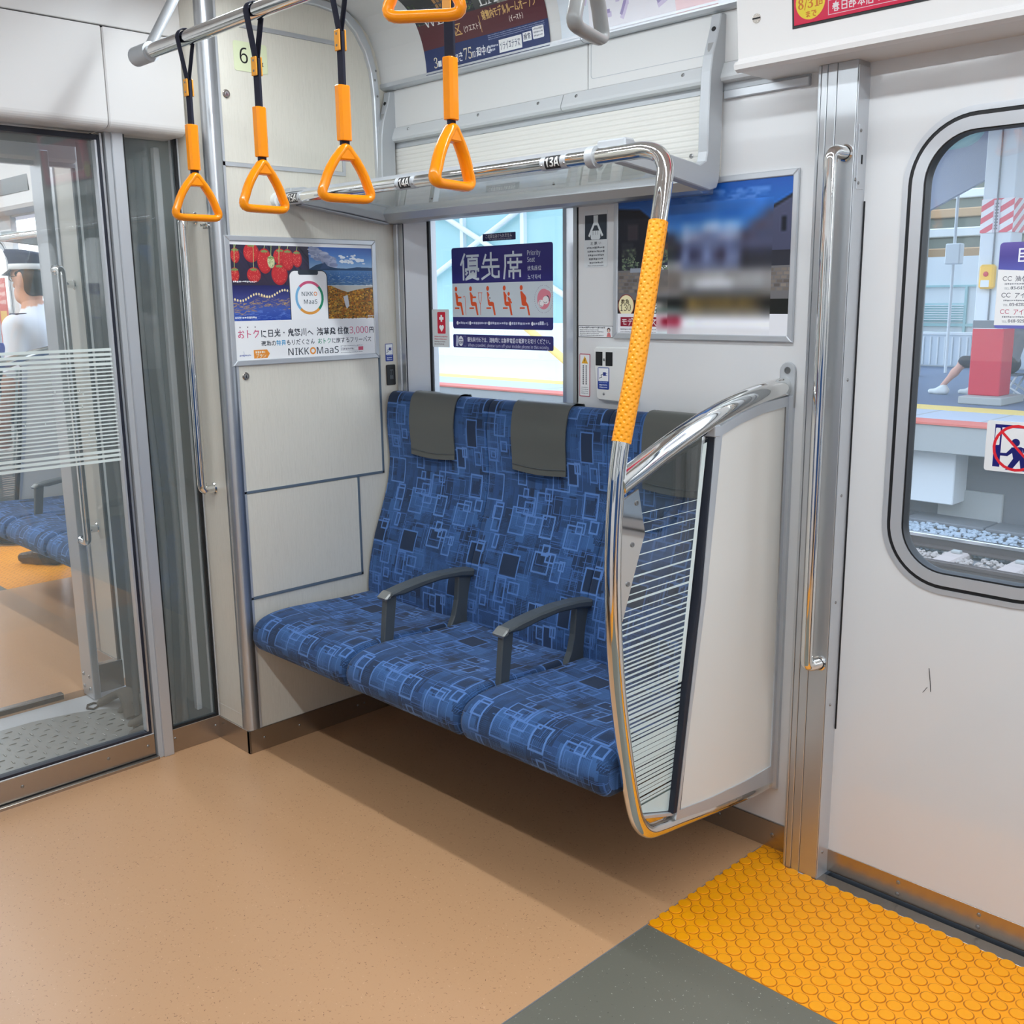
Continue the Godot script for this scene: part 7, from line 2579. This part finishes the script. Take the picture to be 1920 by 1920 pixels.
# ---------------------------------------------------------------- people
# bones are [a, b, radius at a, radius at b, colour]; returns one closed surface round them all
func flesh(bones: Array, cell: float, k: float, turn := 0) -> ArrayMesh:
	var lo := Vector3.ONE * INF
	var hi := -lo
	for b in bones:
		for q in [0, 1]:
			var r: float = b[2 + q] + cell * 2.5
			lo = lo.min((b[q] as Vector3) - Vector3.ONE * r)
			hi = hi.max((b[q] as Vector3) + Vector3.ONE * r)
	var n := Vector3i(((hi - lo) / cell).ceil()) + Vector3i.ONE
	var sum := PackedFloat32Array()
	sum.resize(n.x * n.y * n.z)
	var best := PackedFloat32Array()
	best.resize(sum.size())
	best.fill(1e9)
	var who := PackedByteArray()
	who.resize(sum.size())
	for bi in bones.size():
		var b: Array = bones[bi]
		var p: Vector3 = b[0]
		var q: Vector3 = b[1]
		var ra: float = b[2]
		var rb: float = b[3]
		var reach := maxf(ra, rb) + cell * 2.5
		var s := Vector3i(((p.min(q) - Vector3.ONE * reach - lo) / cell).floor()).max(Vector3i.ZERO)
		var e := Vector3i(((p.max(q) + Vector3.ONE * reach - lo) / cell).ceil()).min(n - Vector3i.ONE)
		var d := q - p
		var dd := maxf(d.length_squared(), 1e-9)
		for z in range(s.z, e.z + 1):
			for y in range(s.y, e.y + 1):
				var at := (z * n.y + y) * n.x
				for x in range(s.x, e.x + 1):
					var w := lo + Vector3(x, y, z) * cell
					var t := clampf((w - p).dot(d) / dd, 0.0, 1.0)
					var f := w.distance_to(p + d * t) - lerpf(ra, rb, t)
					sum[at + x] += exp(-f * k)
					if f < best[at + x]:
						best[at + x] = f
						who[at + x] = bi
	for i in sum.size():
		sum[i] = -log(sum[i]) / k if sum[i] > 1e-30 else 1.0
	var ids := {}
	var vs := PackedVector3Array()
	var cs := PackedColorArray()
	var sx := 1
	var sy := n.x
	var sz := n.x * n.y
	var corner := [0, sx, sy, sx + sy, sz, sx + sz, sy + sz, sx + sy + sz]
	var offs := [Vector3(0, 0, 0), Vector3(1, 0, 0), Vector3(0, 1, 0), Vector3(1, 1, 0), Vector3(0, 0, 1), Vector3(1, 0, 1), Vector3(0, 1, 1), Vector3(1, 1, 1)]
	var edges := [[0, 1], [2, 3], [4, 5], [6, 7], [0, 2], [1, 3], [4, 6], [5, 7], [0, 4], [1, 5], [2, 6], [3, 7]]
	for z in n.z - 1:
		for y in n.y - 1:
			var row := (z * n.y + y) * n.x
			for x in n.x - 1:
				var i := row + x
				var neg := 0
				for c in 8:
					if sum[i + corner[c]] < 0.0:
						neg += 1
				if neg == 0 or neg == 8:
					continue
				var acc := Vector3.ZERO
				var m := 0
				for ed in edges:
					var f0 := sum[i + corner[ed[0]]]
					var f1 := sum[i + corner[ed[1]]]
					if (f0 < 0.0) != (f1 < 0.0):
						acc += (offs[ed[0]] as Vector3).lerp(offs[ed[1]], f0 / (f0 - f1))
						m += 1
				ids[i] = vs.size()
				vs.append(lo + (Vector3(x, y, z) + acc / m) * cell)
				cs.append(bones[who[i]][4])
	var st := SurfaceTool.new()
	st.begin(Mesh.PRIMITIVE_TRIANGLES)
	for i in vs.size():
		st.set_color(cs[i])
		st.set_smooth_group(0)
		st.add_vertex(vs[i])
	var put := func(a: int, b: int, c: int, d: int, f: bool):
		if not (ids.has(a) and ids.has(b) and ids.has(c) and ids.has(d)):
			return
		var o := [ids[a], ids[b], ids[c], ids[d]]
		if f:
			o.reverse()
		for j in [0, 1, 2, 0, 2, 3]:
			st.add_index(o[j])
	for z in range(1, n.z - 1):
		for y in range(1, n.y - 1):
			for x in range(1, n.x - 1):
				var i := (z * n.y + y) * n.x + x
				var inside := sum[i] < 0.0
				if inside != (sum[i + sx] < 0.0):
					put.call(i - sy - sz, i - sz, i, i - sy, inside)
				if inside != (sum[i + sy] < 0.0):
					put.call(i - sx - sz, i - sx, i, i - sz, inside)
				if inside != (sum[i + sz] < 0.0):
					put.call(i - sx - sy, i - sy, i, i - sx, inside)
	st.generate_normals()
	return st.commit()


func lin(c: Color) -> Color:
	return c.srgb_to_linear()


func build_people():
	crew_member()
	waiting_person()


func crew_member():
	# stands in the neighbouring car by its door, looking along the aisle
	var base := Vector3(-3.22, 0.0, 0.06)
	var t := thing("person", "person in white uniform shirt, navy cap and lanyard standing in the neighbouring car", "person", base)
	var face := Vector3(-0.86, 0, 0.51).normalized()
	var side := face.cross(Vector3.UP).normalized()   # the figure's right
	var P := func(f: float, s: float, y: float) -> Vector3: return base + face * f + side * s + Vector3(0, y, 0)
	var skin := lin(rgb8(214, 160, 132))
	var white := lin(rgb8(232, 234, 240))
	var navy := lin(rgb8(34, 40, 62))
	var b := []
	b.append([P.call(0.0, 0.0, 0.98), P.call(0.0, 0.0, 1.12), 0.135, 0.130, white])
	b.append([P.call(0.0, 0.0, 1.12), P.call(0.005, 0.0, 1.30), 0.130, 0.140, white])
	b.append([P.call(0.0, -0.07, 1.33), P.call(0.0, 0.07, 1.33), 0.115, 0.115, white])
	b.append([P.call(-0.01, -0.17, 1.38), P.call(-0.01, 0.17, 1.38), 0.062, 0.062, white])
	b.append([P.call(-0.005, 0, 1.38), P.call(0.015, 0, 1.50), 0.062, 0.056, skin])
	b.append([P.call(-0.01, 0, 1.415), P.call(0.0, 0, 1.435), 0.074, 0.068, white])
	for s in [-1.0, 1.0]:
		b.append([P.call(-0.01, 0.195 * s, 1.37), P.call(-0.02, 0.235 * s, 1.12), 0.062, 0.052, white])
		b.append([P.call(-0.02, 0.235 * s, 1.12), P.call(0.01, 0.24 * s, 1.06), 0.050, 0.045, skin])
		b.append([P.call(0.01, 0.24 * s, 1.06), P.call(0.13, 0.19 * s, 0.88), 0.043, 0.030, skin])
		# a palm and five loosely curled fingers
		b.append([P.call(0.14, 0.185 * s, 0.865), P.call(0.175, 0.17 * s, 0.80), 0.030, 0.034, skin])
		for f in 4:
			var o := -0.027 + f * 0.018
			var l: float = [0.052, 0.060, 0.056, 0.044][f]
			b.append([P.call(0.18 + o * 0.5, (0.17 + o) * s, 0.79), P.call(0.19 + o * 0.5, (0.165 + o) * s, 0.79 - l), 0.0105, 0.0095, skin])
			b.append([P.call(0.19 + o * 0.5, (0.165 + o) * s, 0.79 - l), P.call(0.172 + o * 0.5, (0.16 + o) * s, 0.77 - l), 0.0095, 0.008, skin])
		b.append([P.call(0.165, 0.150 * s, 0.85), P.call(0.20, 0.128 * s, 0.81), 0.014, 0.011, skin])
		b.append([P.call(0.0, 0.075 * s, 0.98), P.call(0.01, 0.09 * s, 0.90), 0.125, 0.112, navy])
		b.append([P.call(0.01, 0.09 * s, 0.90), P.call(0.015, 0.10 * s, 0.50), 0.098, 0.068, navy])
		b.append([P.call(0.015, 0.10 * s, 0.50), P.call(-0.015, 0.105 * s, 0.10), 0.064, 0.050, navy])
	part(t, "body", flesh(b, 0.014, 60.0), M.figure)
	# the head, on a finer grid
	var h := []
	var H := func(f: float, s: float, y: float) -> Vector3: return P.call(f + 0.02, s, y)
	h.append([H.call(-0.02, 0, 1.655), H.call(0.005, 0, 1.66), 0.088, 0.082, skin])
	h.append([H.call(0.015, 0, 1.60), H.call(0.045, 0, 1.555), 0.070, 0.045, skin])
	h.append([H.call(0.055, -0.018, 1.535), H.call(0.055, 0.018, 1.535), 0.027, 0.027, skin])
	h.append([H.call(0.075, 0, 1.645), H.call(0.100, 0, 1.605), 0.011, 0.014, skin])
	h.append([H.call(0.072, -0.02, 1.572), H.call(0.072, 0.02, 1.572), 0.012, 0.012, lin(rgb8(190, 118, 104))])
	h.append([H.call(0.07, -0.035, 1.672), H.call(0.07, 0.035, 1.672), 0.014, 0.014, skin])
	h.append([H.call(0.0, 0, 1.50), H.call(-0.005, 0, 1.58), 0.054, 0.060, skin])
	for s in [-1.0, 1.0]:
		h.append([H.call(-0.012, 0.082 * s, 1.655), H.call(-0.006, 0.080 * s, 1.612), 0.015, 0.011, skin])
		h.append([H.call(0.068, 0.033 * s, 1.645), H.call(0.070, 0.036 * s, 1.645), 0.0125, 0.0125, lin(rgb8(60, 44, 40))])
	part(t, "head", flesh(h, 0.007, 110.0), M.figure)
	var hair := MB.new()
	var hb := []
	hb.append([H.call(-0.055, -0.03, 1.64), H.call(-0.055, 0.03, 1.64), 0.062, 0.062, Color.BLACK])
	hb.append([H.call(-0.045, -0.04, 1.585), H.call(-0.045, 0.04, 1.585), 0.042, 0.042, Color.BLACK])
	for s in [-1.0, 1.0]:
		hb.append([H.call(-0.03, 0.060 * s, 1.67), H.call(0.018, 0.066 * s, 1.665), 0.03, 0.020, Color.BLACK])
	part(t, "hair", flesh(hb, 0.009, 90.0), M.hair_dark)
	# cap: navy crown, white band, black peak, badge
	var up := Vector3.UP
	var rot := func(f: float, s: float, y: float, rf: float, rs: float, a: float) -> Vector3: return H.call(f + cos(a) * rf, sin(a) * rs + s, y)
	var lift := func(prof: Array) -> MB:
		var mb := MB.new().smooth(true)
		for i in prof.size() - 1:
			for k in 24:
				var a0 := TAU * k / 24
				var a1 := TAU * (k + 1) / 24
				var p: Array = prof[i]
				var q: Array = prof[i + 1]
				mb.quad(rot.call(p[2], 0, p[1] + p[3] * cos(a0), p[0] * 1.12, p[0], a0), rot.call(q[2], 0, q[1] + q[3] * cos(a0), q[0] * 1.12, q[0], a0), rot.call(q[2], 0, q[1] + q[3] * cos(a1), q[0] * 1.12, q[0], a1), rot.call(p[2], 0, p[1] + p[3] * cos(a1), p[0] * 1.12, p[0], a1))
		return mb
	part(t, "cap_crown", lift.call([[0.098, 1.720, -0.005, 0.0], [0.102, 1.745, -0.005, 0.008], [0.112, 1.775, 0.0, 0.016], [0.106, 1.788, 0.0, 0.018], [0.05, 1.794, 0.0, 0.010], [0.0, 1.795, 0.0, 0.0]]), M.navy_cloth)
	part(t, "cap_band", lift.call([[0.097, 1.690, -0.005, 0.0], [0.1005, 1.692, -0.005, 0.0], [0.1015, 1.716, -0.005, 0.0], [0.098, 1.722, -0.005, 0.0]]), M.cap_white)
	var peak := MB.new().smooth(true)
	for k in 14:
		for j in 3:
			var e := func(i: int, r: int) -> Vector3:
				var a := lerpf(-1.15, 1.15, i / 14.0)
				var d: float = [0.0, 0.024, 0.046, 0.060][r] * cos(a * 0.75)
				return H.call(-0.005 + cos(a) * (0.110 + d), sin(a) * (0.098 + d * 0.4), 1.692 - d * 0.55)
			peak.quad(e.call(k, j), e.call(k, j + 1), e.call(k + 1, j + 1), e.call(k + 1, j))
	part(t, "cap_peak", peak, M.cap_peak)
	part(t, "cap_badge", MB.new().lathe(H.call(0.108, 0, 1.742), face, [Vector2(0.014, 0), Vector2(0.01, 0.006), Vector2(0, 0.007)], 12), M.orange_dull)
	# spectacles
	for s in [-1.0, 1.0]:
		var ring := []
		for i in 14:
			var a := TAU * i / 14
			ring.append(H.call(0.090, 0.034 * s + cos(a) * 0.024, 1.645 + sin(a) * 0.017))
		part(t, "spectacle_rim", MB.new().tube(ring, 0.0022, 6, false, 0.0, Vector3.ZERO, true), M.steel)
		part(t, "spectacle_arm", MB.new().tube([H.call(0.088, 0.058 * s, 1.650), H.call(0.0, 0.090 * s, 1.655)], 0.0022, 6), M.steel)
	# lanyard, tie, armband badge and name card
	for s in [-1.0, 1.0]:
		part(t, "lanyard", MB.new().tube(smooth_path([P.call(-0.03, 0.07 * s, 1.455), P.call(0.09, 0.075 * s, 1.40), P.call(0.142, 0.045 * s, 1.30), P.call(0.152, 0.008 * s, 1.19)]), 0.009, 6, true, 0.004), M.tie_blue)
		part(t, "shoulder_strap", MB.new().box(Vector3(-0.05, -0.008, -0.025), Vector3(0.05, 0.008, 0.025), 0.006), M.navy_cloth)
		var strap_node: MeshInstance3D = t.get_child(t.get_child_count() - 1)
		strap_node.position = (P.call(-0.01, 0.15 * s, 1.443) as Vector3) - base
		strap_node.rotation.y = atan2(-side.z, side.x)
		part(t, "shoe", flesh([[P.call(-0.06, 0.105 * s, 0.045), P.call(0.06, 0.110 * s, 0.042), 0.046, 0.043, Color.BLACK], [P.call(0.06, 0.110 * s, 0.040), P.call(0.17, 0.118 * s, 0.032), 0.042, 0.031, Color.BLACK]], 0.012, 80.0), M.shoe_black)
	part(t, "tie", MB.new().prism(v2([-0.012, 1.43, 0.012, 1.43, 0.024, 1.20, 0.0, 1.16, -0.024, 1.20]), 2, 0.0, 0.006, 0.001), M.tie_blue)
	var tie: MeshInstance3D = t.get_child(t.get_child_count() - 1)
	tie.transform = Transform3D(Basis(-side, up, face), Vector3(0, 0, 0) + face * 0.142).rotated_local(Vector3(1, 0, 0), 0.0)
	part(t, "name_card", MB.new().box(Vector3(-0.035, -0.05, -0.002), Vector3(0.035, 0.05, 0.002), 0.001), M.badge_card)
	var card: MeshInstance3D = t.get_child(t.get_child_count() - 1)
	card.transform = Transform3D(Basis(-side, up, face), (P.call(0.152, 0.0, 1.13) as Vector3) - base)
	part(t, "sleeve_badge", MB.new().lathe(P.call(0.04, -0.262, 1.26), side * -1.0, [Vector2(0.032, -0.03), Vector2(0.032, 0.004), Vector2(0.0, 0.006)], 16), M.tie_blue)


func waiting_person():
	# sits on the platform behind the red pillar; only the legs show
	var t := thing("person", "person in dark shorts and white sneakers sitting behind the red pillar base", "person", Vector3(-2.95, 0.0, -13.4))
	var skin := lin(rgb8(226, 176, 156))
	var dark := lin(rgb8(44, 46, 58))
	var grey := lin(rgb8(120, 124, 136))
	var b := []
	var O := Vector3(0, 0, -13.35)
	var hip := Vector3(-2.72, 0.48, 0) + O
	b.append([hip + Vector3(0, 0, -0.1), hip + Vector3(0, 0, 0.1), 0.14, 0.14, dark])
	b.append([hip, hip + Vector3(0.10, 0.45, 0), 0.13, 0.15, grey])
	b.append([hip + Vector3(0.09, 0.46, -0.16), hip + Vector3(0.09, 0.46, 0.16), 0.07, 0.07, grey])
	b.append([hip + Vector3(0.08, 0.52, 0), hip + Vector3(0.06, 0.66, 0), 0.055, 0.055, skin])
	b.append([hip + Vector3(0.06, 0.74, 0), hip + Vector3(0.03, 0.78, 0), 0.095, 0.09, skin])
	b.append([hip + Vector3(-0.05, 0.72, 0), hip + Vector3(-0.07, 0.68, 0), 0.02, 0.02, skin])
	for s in [-1.0, 1.0]:
		var knee := Vector3(-3.30, 0.50, 0.09 * s) + O if s > 0 else Vector3(-3.22, 0.46, -0.12) + O
		var foot := Vector3(-3.60, 0.13, 0.10) + O if s > 0 else Vector3(-3.26, 0.12, -0.18) + O
		b.append([hip + Vector3(0, 0, 0.09 * s), knee, 0.12, 0.085, dark])
		b.append([knee + (foot - knee) * 0.04, knee + (foot - knee) * 0.45, 0.056, 0.052, skin])
		b.append([knee + (foot - knee) * 0.45, foot, 0.052, 0.036, skin])
		var shoulder: Vector3 = hip + Vector3(0.09, 0.44, 0.18 * s)
		var elbow: Vector3 = hip + Vector3(-0.10, 0.24, 0.22 * s)
		var hand: Vector3 = hip + Vector3(-0.32, 0.16, 0.10 * s)
		b.append([shoulder, elbow, 0.055, 0.045, grey])
		b.append([elbow, hand, 0.04, 0.03, skin])
		for f in 4:
			b.append([hand + Vector3(0, 0.01 - f * 0.012, 0), hand + Vector3(-0.07, -0.01 - f * 0.014, 0), 0.011, 0.010, skin])
		b.append([hand + Vector3(0.0, 0.02, -0.015 * s), hand + Vector3(-0.04, 0.035, -0.03 * s), 0.012, 0.010, skin])
		part(t, "sneaker", flesh([[foot + Vector3(0.05, -0.075, 0), foot + Vector3(-0.06, -0.085, 0), 0.056, 0.046, Color.BLACK], [foot + Vector3(-0.06, -0.087, 0), foot + Vector3(-0.18, -0.092, 0), 0.045, 0.036, Color.BLACK], [foot + Vector3(0.02, -0.02, 0), foot + Vector3(-0.03, -0.05, 0), 0.05, 0.045, Color.BLACK]], 0.014, 80.0), M.sneaker)
	part(t, "body", flesh(b, 0.02, 50.0), M.figure)
	part(t, "hair", flesh([[hip + Vector3(0.07, 0.80, 0), hip + Vector3(0.03, 0.84, 0), 0.10, 0.09, Color.BLACK]], 0.016, 60.0), M.hair_dark)
	var st := thing("folding_stool", "thin white metal stool under the sitting person", "stool", Vector3(-2.7, 0.0, -13.4))
	part(st, "seat", bx(-2.95, 0.32, -13.55, -2.50, 0.345, -13.15, 0.008), M.column_grey)
	for q in [[-2.9, -2.52], [-2.52, -2.86]]:
		for z in [-13.52, -13.18]:
			part(st, "leg", MB.new().tube([Vector3(q[0], 0.33, z), Vector3(q[1] + 0.18, 0.0, z)], 0.016, 8), M.station_white)
	var g := thing("bag", "dark bag hanging beside the red pillar base", "bag", Vector3(-2.05, 0.42, -13.4))
	part(g, "pouch", flesh([[Vector3(-2.16, 0.62, -13.4), Vector3(-1.95, 0.62, -13.4), 0.16, 0.16, Color.BLACK], [Vector3(-2.18, 0.84, -13.4), Vector3(-1.93, 0.86, -13.4), 0.15, 0.14, Color.BLACK]], 0.03, 40.0), M.bag_cloth)
	part(g, "handle", MB.new().tube(smooth_path([Vector3(-2.16, 0.95, -13.4), Vector3(-2.12, 1.10, -13.4), Vector3(-2.0, 1.10, -13.4), Vector3(-1.95, 0.96, -13.4)]), 0.016, 8), M.bag_cloth)
	var bench := thing("platform_bench", "low pale bench holding the dark bag behind the pillar", "bench", Vector3(-1.9, 0.0, -13.4))
	part(bench, "seat", bx(-2.4, 0.40, -13.65, -1.2, 0.455, -13.15, 0.01), M.station_white)
	for x in [-2.3, -1.3]:
		part(bench, "leg", bx(x - 0.03, 0.0, -13.6, x + 0.03, 0.40, -13.2, 0.006), M.column_grey)
